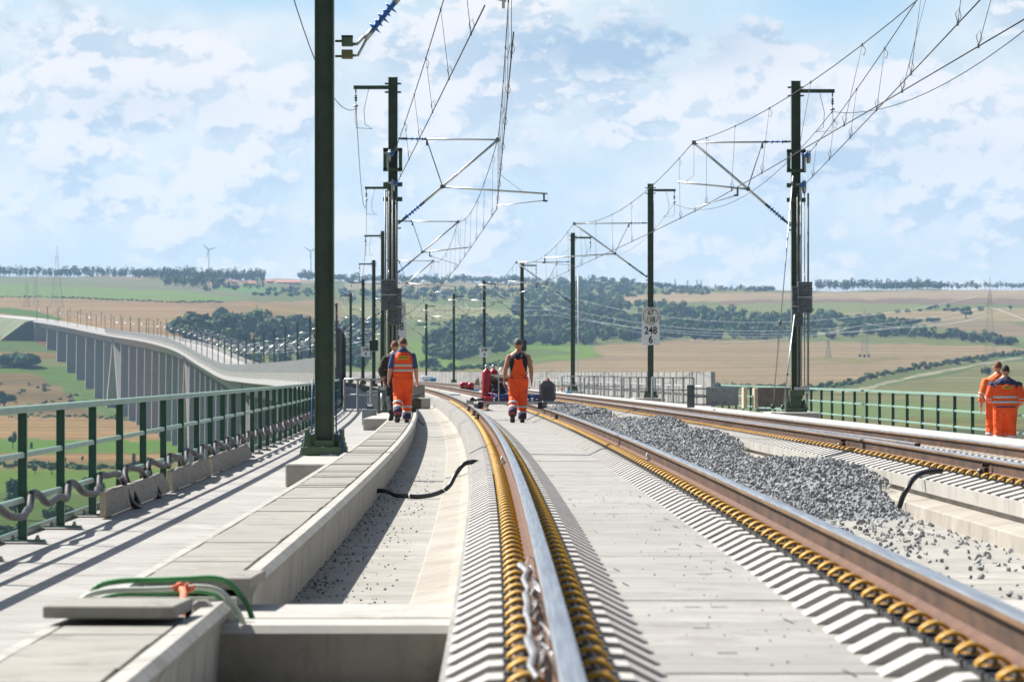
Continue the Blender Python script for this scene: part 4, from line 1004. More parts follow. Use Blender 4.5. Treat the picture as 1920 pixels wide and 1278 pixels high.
# tensioning gear
def weights(e, sx, xs, zA, zB, pulA, pulB):
    fr = MB()
    x0_, x1_, z0_, z1_ = -.26, .26, pulA[2]-.42, pulA[2]+.12
    for zz in (z0_, z1_): fr.box(((x0_+x1_)/2, -.2, zz), (x1_-x0_, .20, .09), 0)
    for xx in (x0_+.05, x1_-.05): fr.box((xx, -.2, (z0_+z1_)/2), (.09, .20, z1_-z0_), 0)
    fr.build('wheel_frame', M_greenD, e)
    for zz in (z0_-.40, z0_-.80): MB().box((0, -.17, zz), (.52, .06, .12), 0).build('clamp_bar', M_greenD, e)
    for (px, py, pz), m_ in ((pulA, 0), (pulB, 1)):
        w = MB(); w.lathe([(.03, -.03), (.19, -.028), (.17, -.01), (.17, .01), (.19, .028), (.03, .03)], (px-sx*.03, py, pz-.05), 16, 1, (1, .12, 0)); w.lathe([(.02, -.09), (.075, -.08), (.075, .0), (.03, .02)], (px+sx*.03, py-.16, pz), 12, 0, (0, -1, 0))
        w.box((px-.07, py-.05, pz-.22), (.05, .05, .45), 1); w.box((px-.10, py-.08, pz+.02), (.16, .04, .05), 1); w.build('tension_wheel', [M_blue, M_galv], e)
    gr = MB()
    for gx, gy in ((xs[0]-.10, -.30), (xs[0]+.10, -.30), (xs[1]+.02, -.22)):
        gr.cyl((gx, gy, .62), (gx, gy, 5.9), .026, 8, 0)
    for gx in (xs[0], xs[1]): gr.cyl((gx, -.31, .62), (gx, -.31, 5.9), .014, 6, 0)
    gr.build('guide_rod', M_rodg, e)
    for x, (a, b), yy, w_ in ((xs[0], zA, -.42, .40), (xs[1], zB, -.30, .31)):
        mb = MB(); n = int((b-a)/.075); h = (b-a)/n
        for k in range(n): mb.bbox((x+.004*((k*7) % 3-1), yy, a+h*(k+.5)), (w_, .26, h-.008), 0, .008)
        for f in (.22, .55, .82): mb.box((x, yy-.135, a+(b-a)*f), (.03, .02, .05), 1)
        mb.box((x, yy-.012, a+(b-a)*.5), (w_+.02, .27, .03), 2); mb.cyl((x, yy, b), (x, yy, b+.25), .014, 6, 2)
        mb.build('weight_stack', [M_weight, M_black, M_galv], e)
    ft = MB(); ft.bbox((.02, -.02, .42), (.40, .44, .16), 0, .01); ft.bbox((0, 0, .20), (.32, .34, .30), 1, .01)
    for xx in (-.3, .3): ft.cyl((xx, -.2, -.05), (xx, -.2, .42), .03, 8, 2)
    ft.box((.15*sx*-1, -.25, .55), (.40, .08, .08), 2); ft.build('mast_shoe', [M_green, M_greenD, M_galv], e)
e = mast_L[1]; weights(e, 1, (-.10, .09), (2.67, 3.50), (2.26, 3.27), (-.06, -.30, 6.90), (.05, -.30, 6.10))
e = mast_R[1]; weights(e, -1, (.22, .02), (2.62, 3.47), (2.25, 3.35), (.30, -.30, 6.94), (.18, -.30, 6.12))
# guy wires of the right weights mast
for (a, b, lab) in ((W(1487, 330, 109.5), W(1449, 766, 108.5), 'steel guy wire from the right weights mast, the longer left one'), (W(1490, 590, 109.5), W(1468, 767, 108.5), 'steel guy rod from the right weights mast, the shorter right one')):
    mb = MB().cyl(Vector((0, 0, 0)), a-b, .018, 6, 0); m_ = (a-b)*.36; mb.cyl(m_, m_*1.05, .035, 8, 1); mb.cyl((0, 0, 0), (0, 0, .12), .05, 8, 1); tag(mb.build('guy_wire', [M_galv, M_dgrey], None, b), lab, 'guy wire')
# signs
def text_mesh(txt, size, m, name, sx=1.0):
    cu = bpy.data.curves.new('lettering', 'FONT'); cu.body = txt; cu.size = size; cu.align_x = 'CENTER'; cu.align_y = 'CENTER'; cu.extrude = .002; cu.offset = size*.022
    o = bpy.data.objects.new('lettering', cu); COL.objects.link(o); dg = bpy.context.evaluated_depsgraph_get(); dg.update()
    me = bpy.data.meshes.new_from_object(o.evaluated_get(dg)); me.name = name; bpy.data.objects.remove(o); me.materials.clear(); me.materials.append(m)
    for v in me.vertices: v.co = Vector((v.co.x*sx, -v.co.z, v.co.y))
    return me
def plate(par, x, z, w, h, lines, m, ring=False, y=-.19, nm='number_plate'):
    e = MB().bbox((0, 0, 0), (w, .012, h), 0, .003).build(nm, [m], par, Vector((x, y, z)))
    for t, dz_, sz in lines: link('lettering', text_mesh(t, sz, M_ink, 'lettering', .82), e, Vector((0, -.012, dz_)))
    if ring:
        mb = MB(); R = w*.43; mb.tube([(R*math.cos(a*math.pi/24), -.010, R*math.sin(a*math.pi/24)) for a in range(49)], .012, 4, 0, cap=False); mb.build('ring', M_ink, e)
    return e
e = mast_R[2]
s_ = e
plate(s_, 0, 3.37, .74, .74, (('67', .14, .30), ('158', -.15, .30)), M_cream, True)
plate(s_, 0, 2.56, .76, .84, (('248', .19, .44), ('6', -.20, .44)), M_white)
e = mast_L[2]
plate(e, .30, 3.55, .70, .74, (('67', .14, .30), ('150', -.15, .30)), M_cream, True); plate(e, .30, 2.70, .76, .84, (('248', .19, .44), ('6', -.20, .44)), M_white)
plate(mast_R[5], 0, 2.72, .80, .86, (('248', .20, .44), ('4', -.20, .44)), M_white)
plate(mast_L[5], .22, 2.75, .80, .86, (('248', .20, .44), ('4', -.20, .44)), M_white)
plate(mast_L[4], .25, 1.75, .80, .86, (('248', .20, .44), ('4', -.20, .44)), M_white) if False else None
mb = MB().cyl((0, 0, 0), (0, 0, 6.5), .035, 6, 0); tag(mb.build('downpipe', M_white, None, P(228.6, 9.35, .1)), 'thin white downpipe standing at the third right mast', 'pipe')
# ------------------------------------------------------------------ overhead wires
def sag(a, b, s, n=14):
    a = Vector(a); b = Vector(b); return [a.lerp(b, i/n)-Vector((0, 0, 4*s*(i/n)*(1-i/n))) for i in range(n+1)]
def line_at(pts, t):
    n = len(pts)-1; f = min(max(t, 0), .9999)*n; i = int(f); return pts[i].lerp(pts[i+1], f-i)
drop_group = 'overhead contact line'
def span(mA, mB, cA, cB, labm, labc, r=.010, s=.65, nd=6, loops=True, lite=False):
    A0 = Vector(mA); pm = sag(mA, mB, s); pc = sag(cA, cB, .02, 6)
    mo = MB().tube([p-A0 for p in pm], r, 5, 0); mo = tag(mo.build('messenger_wire', M_wire, None, A0), labm, 'overhead wire', drop_group)
    for k in range(1, nd+1):
        t = (k-.5)/nd; a = line_at(pm, t); b = line_at(pc, t); d = MB().cyl(a-A0, b-A0, .0045, 4, 0)
        if loops:
            L = .16; d.tube([b-A0+Vector((0, 0, .02)), b-A0+Vector((.05, 0, .10)), b-A0+Vector((.02, 0, .22)), b-A0+Vector((-.03, 0, .14)), b-A0+Vector((0, 0, .02))], .005, 4, 0); d.box(b-A0, (.025, .06, .05), 0); d.box(a-A0, (.025, .06, .05), 0)
            if k % 2: d.tube([a-A0, a-A0+Vector((.06, 0, -.08)), a-A0+Vector((.03, 0, -.20)), a-A0+Vector((0, 0, -.16))], .005, 4, 0)
        d.build('dropper', M_wire, mo)
    C0 = Vector(cA); tag(MB().tube([p-C0 for p in pc], r*1.05, 5, 0).build('contact_wire', M_wire, None, C0), labc, 'overhead wire', drop_group)
def joint(e, sx, reach): 
    M = Matrix.Translation(e.location) @ Matrix.Rotation(e.rotation_euler[2], 4, 'Z'); return M @ Vector((sx*reach, 0, 7.33)), M @ Vector((sx*(reach-.03), 0, 5.42))
LJ = {i: joint(mast_L[i], 1, 2.85) for i in mast_L}
RJ = {i: joint(mast_R[i], -1, 2.80 if i == 1 else 3.25) for i in mast_R}
# behind the camera's view the line continues to supports outside the frame
span((.03, 52.8, 7.40), LJ[1][0], (.02, 52.8, 5.58), LJ[1][1], 'messenger wire of the left track from the top edge to the weights mast', 'contact wire of the left track from the top edge to the weights mast arm', s=.45, nd=7)
span((-.52, 53, 7.35), (-3.20, 108.3, 7.0), (-.36, 53, 5.95), (-3.12, 108.3, 6.2), 'anchored messenger wire running down to the upper wheel of the left weights mast', 'anchored contact wire running down to the lower wheel of the left weights mast', s=.15, nd=6)
span((6.95, 50, 7.45), RJ[1][0], (6.43, 50, 5.52), RJ[1][1], 'messenger wire of the right track rising to the upper right corner', 'contact wire of the right track rising to the right edge', s=.55, nd=7)
span((6.15, 50, 7.45), (8.12, 109.5, 7.06), (5.95, 50, 5.85), (8.03, 109.5, 6.24), 'anchored messenger wire running to the upper wheel of the right weights mast', 'anchored contact wire running to the lower wheel of the right weights mast', s=.15, nd=6)
for i in range(1, 8):
    if i+1 in LJ: span(LJ[i][0], LJ[i+1][0], LJ[i][1], LJ[i+1][1], 'messenger wire span %s of the left track' % ('beyond the weights mast', 'second beyond the weights mast', 'third beyond the weights mast', 'fourth beyond the weights mast', 'fifth beyond the weights mast', 'sixth beyond the weights mast', 'seventh beyond the weights mast')[i-1],
        'contact wire span %s of the left track' % ('beyond the weights mast', 'second beyond the weights mast', 'third beyond the weights mast', 'fourth beyond the weights mast', 'fifth beyond the weights mast', 'sixth beyond the weights mast', 'seventh beyond the weights mast')[i-1], r=.011, loops=i < 4)
    if i+1 in RJ: span(RJ[i][0], RJ[i+1][0], RJ[i][1], RJ[i+1][1], 'messenger wire span of the right track between %s' % ('the weights mast and the 67 158 mast', 'the 67 158 mast and the downpipe mast', 'the downpipe mast and the next one', 'the fourth and fifth right masts', 'the fifth and sixth right masts', 'the sixth and seventh right masts', '-')[i-1],
        'contact wire span of the right track between %s' % ('the weights mast and the 67 158 mast', 'the 67 158 mast and the downpipe mast', 'the downpipe mast and the next one', 'the fourth and fifth right masts', 'the fifth and sixth right masts', 'the sixth and seventh right masts', '-')[i-1], r=.011, loops=i < 4)
# feeder cables on the outer brackets
def bp(e, sx): M = Matrix.Translation(e.location) @ Matrix.Rotation(e.rotation_euler[2], 4, 'Z'); return M @ Vector((sx*1.0, 0, 8.15))
fl = [bp(big, -1)]+[bp(mast_L[i], -1) for i in range(1, 9)]
for i in range(len(fl)-1):
    A = fl[i]; tag(MB().tube([p-A for p in sag(A, fl[i+1], 1.15, 18)], .010 if i < 3 else .014, 5, 0).build('feeder_cable', M_wire if i < 2 else M_galv, None, A), 'sagging feeder cable on the left masts, span number %d counted from the big mast' % (i+1) if False else 'sagging feeder cable %s' % ('from the big mast to the left weights mast', 'from the left weights mast to the next mast behind', 'behind the weights, third span of the left row', 'fourth span of the left row, at the box mast', 'fifth span of the left row', 'sixth span of the left row', 'seventh span of the left row', 'eighth span of the left row')[i], 'overhead wire', 'feeder cables')
fr_ = [Vector((9.35, 50, 8.25))]+[bp(mast_R[i], 1) for i in range(1, 8)]
for i in range(len(fr_)-1):
    A = fr_[i]; tag(MB().tube([p-A for p in sag(A, fr_[i+1], 1.15, 18)], .010 if i < 3 else .014, 5, 0).build('feeder_cable', M_wire if i < 2 else M_galv, None, A), 'sagging feeder cable %s' % ('from the right edge to the right weights mast', 'from the right weights mast to the 67 158 mast', 'from the 67 158 mast to the downpipe mast', 'fourth span of the right row', 'fifth span of the right row', 'sixth span of the right row', 'seventh span of the right row')[i], 'overhead wire', 'feeder cables')
# end of the nearest arm reaching in at the top right corner, on a support outside the frame
e = empty('catenary_mast', P(50.5, 9.12, .1), 0, 'outside mast with its grey arm tip in the top right corner', 'catenary mast', 'catenary masts along the line')
link('post', post_me, e); link('base_plate', base_me, e, Vector((0, 0, -.1)))
mb = MB(); mb.cyl((-.14, 0, 5.35), (-3.2, 0, 5.95), .04, 8, 0); mb.build('registration_tube', M_alu, e)
# far-off overhead line on the distant viaduct: thin wires between the small masts
for side, rowo in ((-1, 1.15), (1, 5.9)):
    tt = MB(); o0 = P(540, rowo, 0); prev = None
    y = 524.0 if side < 0 else 529.8; st = Lspan if side < 0 else 60.0
    while y < 1500:
        a = P(y, rowo, 7.3)-o0; b = P(y+st, rowo, 7.3)-o0; tt.tube(sag(a, b, .7, 6), .03, 3, 0); tt.tube([P(y, rowo, 5.5)-o0, P(y+st, rowo, 5.5)-o0], .03, 3, 0); y += st
    tag(tt.build('overhead_line', M_galv, None, o0), 'fine overhead wires above the %s track of the distant viaduct' % ('left' if side < 0 else 'right'), 'overhead wire')
# ------------------------------------------------------------------ people
def ell(c, rx, ry, t, n=16, e=.85):
    t = Vector(t).normalized(); X = Vector((1, 0, 0)); X = (X-t*X.dot(t)); X = X.normalized() if X.length > .2 else Vector((0, 1, 0)); Y = t.cross(X)
    out = []
    for k in range(n):
        a = 2*math.pi*k/n; ca, sa = math.cos(a), math.sin(a)
        out.append(Vector(c)+X*rx*math.copysign(abs(ca)**e, ca)+Y*ry*math.copysign(abs(sa)**e, sa))
    return out
def loft(mb, nodes, mat=0, n=16, e=.9, cap=True):
    P_ = [Vector(q[0]) for q in nodes]; rings = []
    for i, (c, rx, ry) in enumerate(nodes):
        t = P_[min(i+1, len(P_)-1)]-P_[max(i-1, 0)]
        if cap and i == 0: rings.append(ell(Vector(c)-t.normalized()*min(rx, ry)*.35, rx*.6, ry*.6, t, n, e))
        rings.append(ell(c, rx, ry, t, n, e))
        if cap and i == len(nodes)-1: rings.append(ell(Vector(c)+t.normalized()*min(rx, ry)*.35, rx*.6, ry*.6, t, n, e))
    return mb.rings(rings, mat, True, True)
def remesh(mb, voxel, name, mats, parent, smooth_it=2, cut=None, wr=0.0):
    me = mb.mesh('tmp', []); o = bpy.data.objects.new('tmp', me); COL.objects.link(o)
    md = o.modifiers.new('r', 'REMESH'); md.mode = 'VOXEL'; md.voxel_size = voxel; md.use_smooth_shade = True
    if smooth_it: sm = o.modifiers.new('s', 'SMOOTH'); sm.iterations = smooth_it; sm.factor = .5
    dg = bpy.context.evaluated_depsgraph_get(); dg.update(); m2 = bpy.data.meshes.new_from_object(o.evaluated_get(dg)); bpy.data.objects.remove(o)
    m2.name = name; m2.materials.clear()
    for m in (mats if isinstance(mats, (list, tuple)) else [mats]): m2.materials.append(m)
    if wr:        # cloth folds: the surface pushed in and out along its normal
        nv = len(m2.vertices); co = np.empty(nv*3, np.float32); m2.vertices.foreach_get('co', co); co = co.reshape(-1, 3); no = np.empty(nv*3, np.float32); m2.vertex_normals.foreach_get('vector', no); no = no.reshape(-1, 3)
        am = np.array([wr*mnoise.noise((float(c[0])*11+3, float(c[1])*11, float(c[2])*7+float(c[0])*6))+wr*.8*mnoise.noise((float(c[0])*26, float(c[1])*26+5, float(c[2])*34-float(c[0])*14)) for c in co], np.float32)
        m2.vertices.foreach_set('co', (co+no*am[:, None]).ravel()); m2.update()
    if cut:
        bm = bmesh.new(); bm.from_mesh(m2); cut(bm); bm.to_mesh(m2); bm.free()
    m2.polygons.foreach_set('use_smooth', np.ones(len(m2.polygons), bool)); m2.update()
    return link(name, m2, parent)
def hand(mb, w, d, out, curl=.5):
    """w wrist point, d direction down the hand, out = which way the thumb leaves (towards the front)"""
    w = Vector(w); d = Vector(d).normalized(); f = Vector((0, 1, 0)); f = (f-d*f.dot(d)).normalized(); s = d.cross(f)*out   # s: palm normal, pointing at the thigh
    loft(mb, [(w, .024, .028), (w+d*.03, .022, .034), (w+d*.07, .019, .042), (w+d*.095, .016, .040)], e=1.0, n=12)
    for i, (off, L) in enumerate(((.032, .070), (.011, .078), (-.010, .072), (-.030, .056))):
        b = w+d*.090+f*off; p1 = b+d*L*.45+s*.006; p2 = p1+(d*.75+s*curl).normalized()*L*.32; p3 = p2+(d*.35+s*(curl+.4)).normalized()*L*.25
        mb.tube([b-d*.02, b, p1, p2, p3], [.0105, .0105, .0098, .0090, .0075], 8, 0)
    b = w+d*.035+f*.030; p1 = b+(d*.8+f*.55).normalized()*.035; p2 = p1+(d+f*.15+s*.2).normalized()*.030
    mb.tube([b, p1, p2], [.013, .011, .0085], 8, 0)
def person(label, loc, rz, H=1.78, legs='walk', arms=None, outfit='vest', skin=M_skin, hair=M_hairB, build=1.0, cap=None, nod=0.0, group=None):
    e = empty('person', loc, rz, label, 'person', group); k = H/1.78; b = build
    S = lambda *v: Vector(v)
    if legs == 'walk':
        LG = {-1: [S(-.095, 0, .93), S(-.105, -.01, .52), S(-.125, -.27, .19)], 1: [S(.095, 0, .93), S(.085, .05, .50), S(.080, .04, .09)]}
    else:
        LG = {-1: [S(-.095, 0, .93), S(-.125, .03, .50), S(-.14, 0, .09)], 1: [S(.095, 0, .93), S(.115, .02, .50), S(.125, -.02, .09)]}
    AR = arms or {-1: [S(-.182, 0, 1.400), S(-.262, -.04, 1.13), S(-.298, .02, .885)], 1: [S(.182, 0, 1.400), S(.262, -.04, 1.13), S(.290, .06, .885)]}
    sc = lambda p: Vector(p)*k
    def tors(g, z0=.86, z1=1.54):
        rows = [(.84, .155, .115), (.90, .172, .128), (.97, .168, .122), (1.07, .150, .108), (1.17, .158, .112), (1.28, .178, .122), (1.36, .188, .118), (1.42, .176, .100), (1.465, .135, .085), (1.50, .082, .070), (1.53, .060, .062)]
        return [(sc((0, .005 if z > 1.1 else 0, z)), (rx*b+g)*k, (ry*b+g)*k) for z, rx, ry in rows if z0 <= z <= z1]
    def legn(s, g, f0=0.0, f1=1.0, flare=0.0):
        h, kn, an = LG[s]; out = []
        for f in [0, .15, .35, .5, .65, .85, 1.0]:
            if f < f0-1e-6 or f > f1+1e-6: continue
            p = h.lerp(kn, f*2) if f <= .5 else kn.lerp(an, (f-.5)*2)
            r = float(np.interp(f, [0, .15, .35, .5, .65, .85, 1], [.098, .092, .074, .060, .062, .046, .040]))*b+g+flare*f
            out.append((sc(p), r*k, r*1.05*k))
        return out
    def armn(s, g, f0=0.0, f1=1.0):
        a, el, w = AR[s]; out = []
        for f in [0, .2, .4, .5, .6, .8, 1.0]:
            if f < f0-1e-6 or f > f1+1e-6: continue
            p = a.lerp(el, f*2) if f <= .5 else el.lerp(w, (f-.5)*2); r = float(np.interp(f, [0, .2, .4, .5, .6, .8, 1], [.058, .054, .047, .041, .045, .036, .027]))*b+g
            out.append((sc(p), r*k, r*k))
        return out
    # body: one continuous surface
    mb = MB(); loft(mb, tors(0)); hz_ = 1.655
    loft(mb, [(sc((0, -.005, 1.46)), .062*k, .064*k), (sc((0, .0, 1.500)), .055*k, .058*k), (sc((0, .01, 1.570)), .056*k, .062*k)], n=12)
    hy = .012+nod
    loft(mb, [(sc((0, hy+.035, 1.525)), .035*k, .03*k), (sc((0, hy+.018, 1.555)), .060*k, .070*k), (sc((0, hy+.006, 1.600)), .075*k, .092*k), (sc((0, hy, 1.650)), .081*k, .100*k), (sc((0, hy, 1.700)), .073*k, .091*k), (sc((0, hy, 1.740)), .047*k, .060*k)], n=16, e=.95)
    mb.tube([sc((0, hy+.085, 1.645)), sc((0, hy+.108, 1.610)), sc((0, hy+.090, 1.595))], [.008*k, .015*k, .010*k], 8)
    mb.tube([sc((-.022, hy+.085, 1.570)), sc((0, hy+.092, 1.570)), sc((.022, hy+.085, 1.570))], [.007*k]*3, 6)
    for s in (-1, 1):
        mb.ball(sc((s*.084, hy-.002, 1.628)), .030*k, 8, 0, (.42, .7, 1)); [setattr(mb, 'v', mb.v)]
        loft(mb, armn(s, 0), n=12); loft(mb, legn(s, 0), n=12)
        w = sc(AR[s][2]); d = (AR[s][2]-AR[s][1]).normalized(); d = (d*.8+Vector((0, 0, -.25))).normalized() if arms is None else (d+Vector((0, 0, -.15))).normalized()
        hand(mb, w, d, -s if True else s)
        a = LG[s][2]; loft(mb, [(sc(a), .038*k, .04*k), (sc(a+Vector((0, .02, -.04))), .036*k, .05*k)], n=10)
    body = remesh(mb, .0085, 'body', skin, e, 2)
    for s in (-1, 1): MB().ball(sc((s*.030, hy+.084, 1.653)), .0125*k, 8).build('eye', M_eye, body)
    # boots
    bt = M_bootB if outfit in ('jacket', 'dark') else M_boot
    for s in (-1, 1):
        a = LG[s][2]; mb = MB(); lifted = a.z > .13
        if lifted:      # heel up, sole turned to the viewer
            loft(mb, [(sc(a+Vector((0, .02, .06))), .058*k, .062*k), (sc(a+Vector((0, -.01, -.01))), .052*k, .058*k), (sc(a+Vector((0, .015, -.07))), .052*k, .050*k), (sc(a+Vector((0, .085, -.125))), .052*k, .038*k), (sc(a+Vector((0, .15, -.150))), .046*k, .028*k)], n=12)
            sole = [a+Vector((0, -.045, -.05)), a+Vector((0, .03, -.115)), a+Vector((0, .10, -.165)), a+Vector((0, .17, -.178))]
            m2 = MB(); loft(m2, [(sc(sole[0]), .046*k, .012*k), (sc(sole[1]), .046*k, .013*k), (sc(sole[2]), .054*k, .013*k), (sc(sole[3]), .046*k, .012*k)], n=12, e=.7)
        else:
            loft(mb, [(sc(a+Vector((0, 0, .12))), .060*k, .066*k), (sc(a+Vector((0, 0, .02))), .052*k, .060*k), (sc(a+Vector((0, .01, -.035))), .050*k, .066*k), (sc(a+Vector((0, .06, -.06))), .048*k, .05*k)], n=12)
            loft(mb, [(sc(a+Vector((0, -.05, -.045))), .046*k, .032*k), (sc(a+Vector((0, .06, -.045))), .048*k, .040*k), (sc(a+Vector((0, .15, -.052))), .050*k, .032*k), (sc(a+Vector((0, .195, -.060))), .036*k, .022*k)], n=12)
            m2 = MB(); loft(m2, [(sc(a+Vector((0, -.075, -.078))), .042*k, .011*k), (sc(a+Vector((0, 0, -.078))), .046*k, .012*k), (sc(a+Vector((0, .12, -.078))), .053*k, .012*k), (sc(a+Vector((0, .205, -.078))), .036*k, .011*k)], n=12, e=.7)
        bo = remesh(mb, .010, 'boot', bt, e, 1); m2.build('sole', M_bootB, bo)
    # trousers
    trm = M_orange if outfit != 'dark' else M_blackc
    mb = MB(); loft(mb, [q for q in tors(.012, .84, 1.08)], n=18)
    for s in (-1, 1): loft(mb, legn(s, .020, 0, 1.0, .020), n=14)
    rf = random.Random(int(abs(loc[0])*100)+3)
    for s in (-1, 1):       # creases and bunching in the cloth
        nd = legn(s, .020, 0, 1.0, .020)
        for j in range(9):
            f = rf.uniform(.2, .98)*(len(nd)-1); i = int(f); c = nd[i][0].lerp(nd[min(i+1, len(nd)-1)][0], f-i); r = nd[i][1]
            a0 = rf.uniform(0, 6.28); pts = [c+Vector((math.cos(a0+q*.5)*r*.92, math.sin(a0+q*.5)*r*.92, (q-2)*.018*rf.uniform(.4, 1.6))) for q in range(4)]; mb.tube(pts, [.006, .018, .018, .006], 6)
    tr = remesh(mb, .0095, 'trousers', trm, e, 1, wr=.009)
    def band_on(nodes, fa, fb, g, name, m, par, n=18):
        def at(f):
            x = f*(len(nodes)-1); i = min(int(x), len(nodes)-2); t = x-i; A, B = nodes[i], nodes[i+1]; return (A[0].lerp(B[0], t), (A[1]*(1-t)+B[1]*t)+g, (A[2]*(1-t)+B[2]*t)+g)
        q = MB(); N = [at(fa), at((fa+fb)/2), at(fb)]
        tdir = (N[2][0]-N[0][0]); rings = [ell(c, rx, ry, tdir, n, .9) for c, rx, ry in N]; q.rings(rings, 0, True, True); return q.build(name, m, par)
    if outfit != 'dark':
        for s in (-1, 1):
            nd = legn(s, .020, 0, 1.0, .020)
            band_on(nd, 4.15/6, 4.42/6, .006, 'reflective_band', M_refl, tr); band_on(nd, 4.85/6, 5.12/6, .006, 'reflective_band', M_refl, tr)
            band_on(nd, 5.14/6, 6.15/6, .005, 'leg_hem', M_navy, tr)
            mbp = MB().bbox(sc((s*.165, -.02, .70)), (.012, .10*k, .17*k), 0, .004); mbp.build('cargo_pocket', M_navy, tr)
    # hair / cap
    mb = MB(); mb.lathe([(.001, -.115)]+[(math.sin(math.pi*i/14)*.086, -math.cos(math.pi*i/14)*.110) for i in range(1, 14)]+[(.001, .105)], (0, 0, 0), 18, 0)
    mb.v = [(p[0]*k, (p[1]*1.27+hy-.004)*k, (p[2]+1.653)*k) for p in mb.v]
    def cuth(bm, low=1.595):
        dead = [v for v in bm.verts if (v.co.z < (low+.02 if v.co.y < 0 else 1.67)*k and True) or (v.co.y > (hy+.055)*k and v.co.z < 1.715*k)]
        bmesh.ops.delete(bm, geom=dead, context='VERTS')
    me = mb.mesh('hair', [hair]); bm = bmesh.new(); bm.from_mesh(me); bmesh.ops.subdivide_edges(bm, edges=bm.edges, cuts=1); cuth(bm); bm.to_mesh(me); bm.free(); link('hair', me, e)
    if cap:
        mb = MB(); rr_ = [(.090, 1.642), (.092, 1.67), (.087, 1.715), (.065, 1.755), (.028, 1.772), (.002, 1.775)]
        rings = [[Vector((r*math.cos(a*math.pi/9), (r*1.16*math.sin(a*math.pi/9)+hy), z))*k for a in range(18)] for r, z in rr_]; mb.rings(rings, 0, True, True)
        cp = mb.build('cap', cap, e)
        mb = MB(); mb.rings([[Vector((x*.075, hy+.09+.075*(1-x*x), 1.660-.012*(1-x*x)+dz)) for x in (-1, -.5, 0, .5, 1)]+[Vector((x*.075, hy+.07, 1.665+dz)) for x in (1, 0, -1)] for dz in (0, .006)], 0, True, False); mb.build('peak', cap, cp)
        MB().tube([Vector((-.032, hy-.104, 1.655)), Vector((-.025, hy-.106, 1.682)), Vector((0, hy-.107, 1.692)), Vector((.025, hy-.106, 1.682)), Vector((.032, hy-.104, 1.655))], .004, 6).build('strap_opening', hair, cp)
    # tops
    if outfit == 'vest':
        mb = MB(); loft(mb, tors(.004, 1.0, 1.51), n=18)
        for s in (-1, 1): loft(mb, armn(s, .013, 0, .5), n=12)
        loft(mb, [(sc((0, -.045, 1.44)), .11*k, .060*k), (sc((0, -.060, 1.475)), .105*k, .058*k), (sc((0, -.045, 1.525)), .082*k, .060*k)], n=14); loft(mb, [(sc((0, 0, 1.47)), .088*k, .082*k), (sc((0, .005, 1.54)), .070*k, .074*k)], n=14)
        remesh(mb, .010, 'hooded_top', M_hood, e, 2, wr=.006)
        mb = MB(); rows = [(.98, .206, .165), (1.07, .202, .157), (1.17, .204, .158), (1.28, .206, .166), (1.36, .196, .160), (1.42, .166, .138), (1.462, .126, .108)]
        loft(mb, [(sc((0, -.002, z)), rx*k, ry*k) for z, rx, ry in rows], n=20, e=.8)
        vst = remesh(mb, .010, 'vest', M_orange, e, 1, wr=.004)
        nd = [(sc((0, -.002, z)), rx*k, ry*k) for z, rx, ry in rows[:4]]
        for fa, fb in ((.30, .44), (.64, .78)):
            q = MB(); 
            def ring_at(f):
                x = f*3; i = min(int(x), 2); t = x-i; A, B = nd[i], nd[i+1]; return ell(A[0].lerp(B[0], t), A[1]*(1-t)+B[1]*t+.005, A[2]*(1-t)+B[2]*t+.005, (0, 0, 1), 20, .8)
            q.rings([ring_at(fa), ring_at((fa+fb)/2), ring_at(fb)], 0, True, True); q.build('reflective_band', M_refl, vst)
        lb = MB(); lb.bbox((0, 0, 0), (.23*k, .010, .070*k), 0, .003); L = lb.build('back_label', M_label, vst, sc((0, -.160, 1.340))); L.rotation_euler[0] = -.16
        for q in range(9): MB().box((-.085*k+q*.021*k, -.007, .004*(q % 2)), (.013*k, .004, .030*k), 0).build('label_lettering', M_ink, L) if q < 1 else None
        q = MB()
        for j in range(9): q.box((-.085*k+j*.021*k, -.007, .003*(j % 2)), (.012*k, .004, .030*k if j % 3 else .022*k), 0)
        q.build('label_lettering', M_ink, L)
        mb = MB().lathe([(.030, -.012), (.034, 0), (.030, .012)], sc(AR[-1][2].lerp(AR[-1][1], .1)), 10, 0, AR[-1][2]-AR[-1][1]); mb.build('wrist_watch', M_refl, e)
    elif outfit == 'bib':
        mb = MB(); rows = [(1.0, .176, .133), (1.07, .166, .126), (1.17, .170, .130), (1.28, .190, .140), (1.36, .186, .136), (1.42, .146, .116), (1.455, .108, .094)]
        loft(mb, [(sc((0, .002, z)), rx*b*k, ry*b*k) for z, rx, ry in rows], n=18, e=.85); remesh(mb, .010, 'tank_top', M_blackc, e, 1)
        # bib: curved panel hugging the back, narrow at the top with a notch
        def backpt(x, z, off):
            zs = [r[0] for r in rows]; rx = float(np.interp(z, zs, [r[1] for r in rows]))*b; ry = float(np.interp(z, zs, [r[2] for r in rows]))*b; u = min(abs(x)/rx, .995)
            return Vector((x, .002-ry*(1-u**2.35)**(1/2.35)-off, z))*k
        edge = [(1.0, .166), (1.05, .155), (1.09, .140), (1.13, .128), (1.18, .106), (1.24, .088), (1.30, .080), (1.345, .082)]
        mb = MB(); rings = []
        for off in (.010, .022):
            for z, w in edge:
                rings.append([backpt(x*w, z-(0 if z < 1.34 else (.030*(1-abs(x)))), off) for x in np.linspace(-1, 1, 13)])
        n_ = len(edge); V = [p for r in rings for p in r]; Fq = []
        for i in range(n_-1):
            for j in range(12):
                a = i*13+j; Fq.append((a, a+1, a+14, a+13)); a += n_*13; Fq.append((a, a+13, a+14, a+1))
        for i in range(n_-1):
            for j in (0, 12): a = i*13+j; Fq.append((a, a+13, a+13+n_*13, a+n_*13))
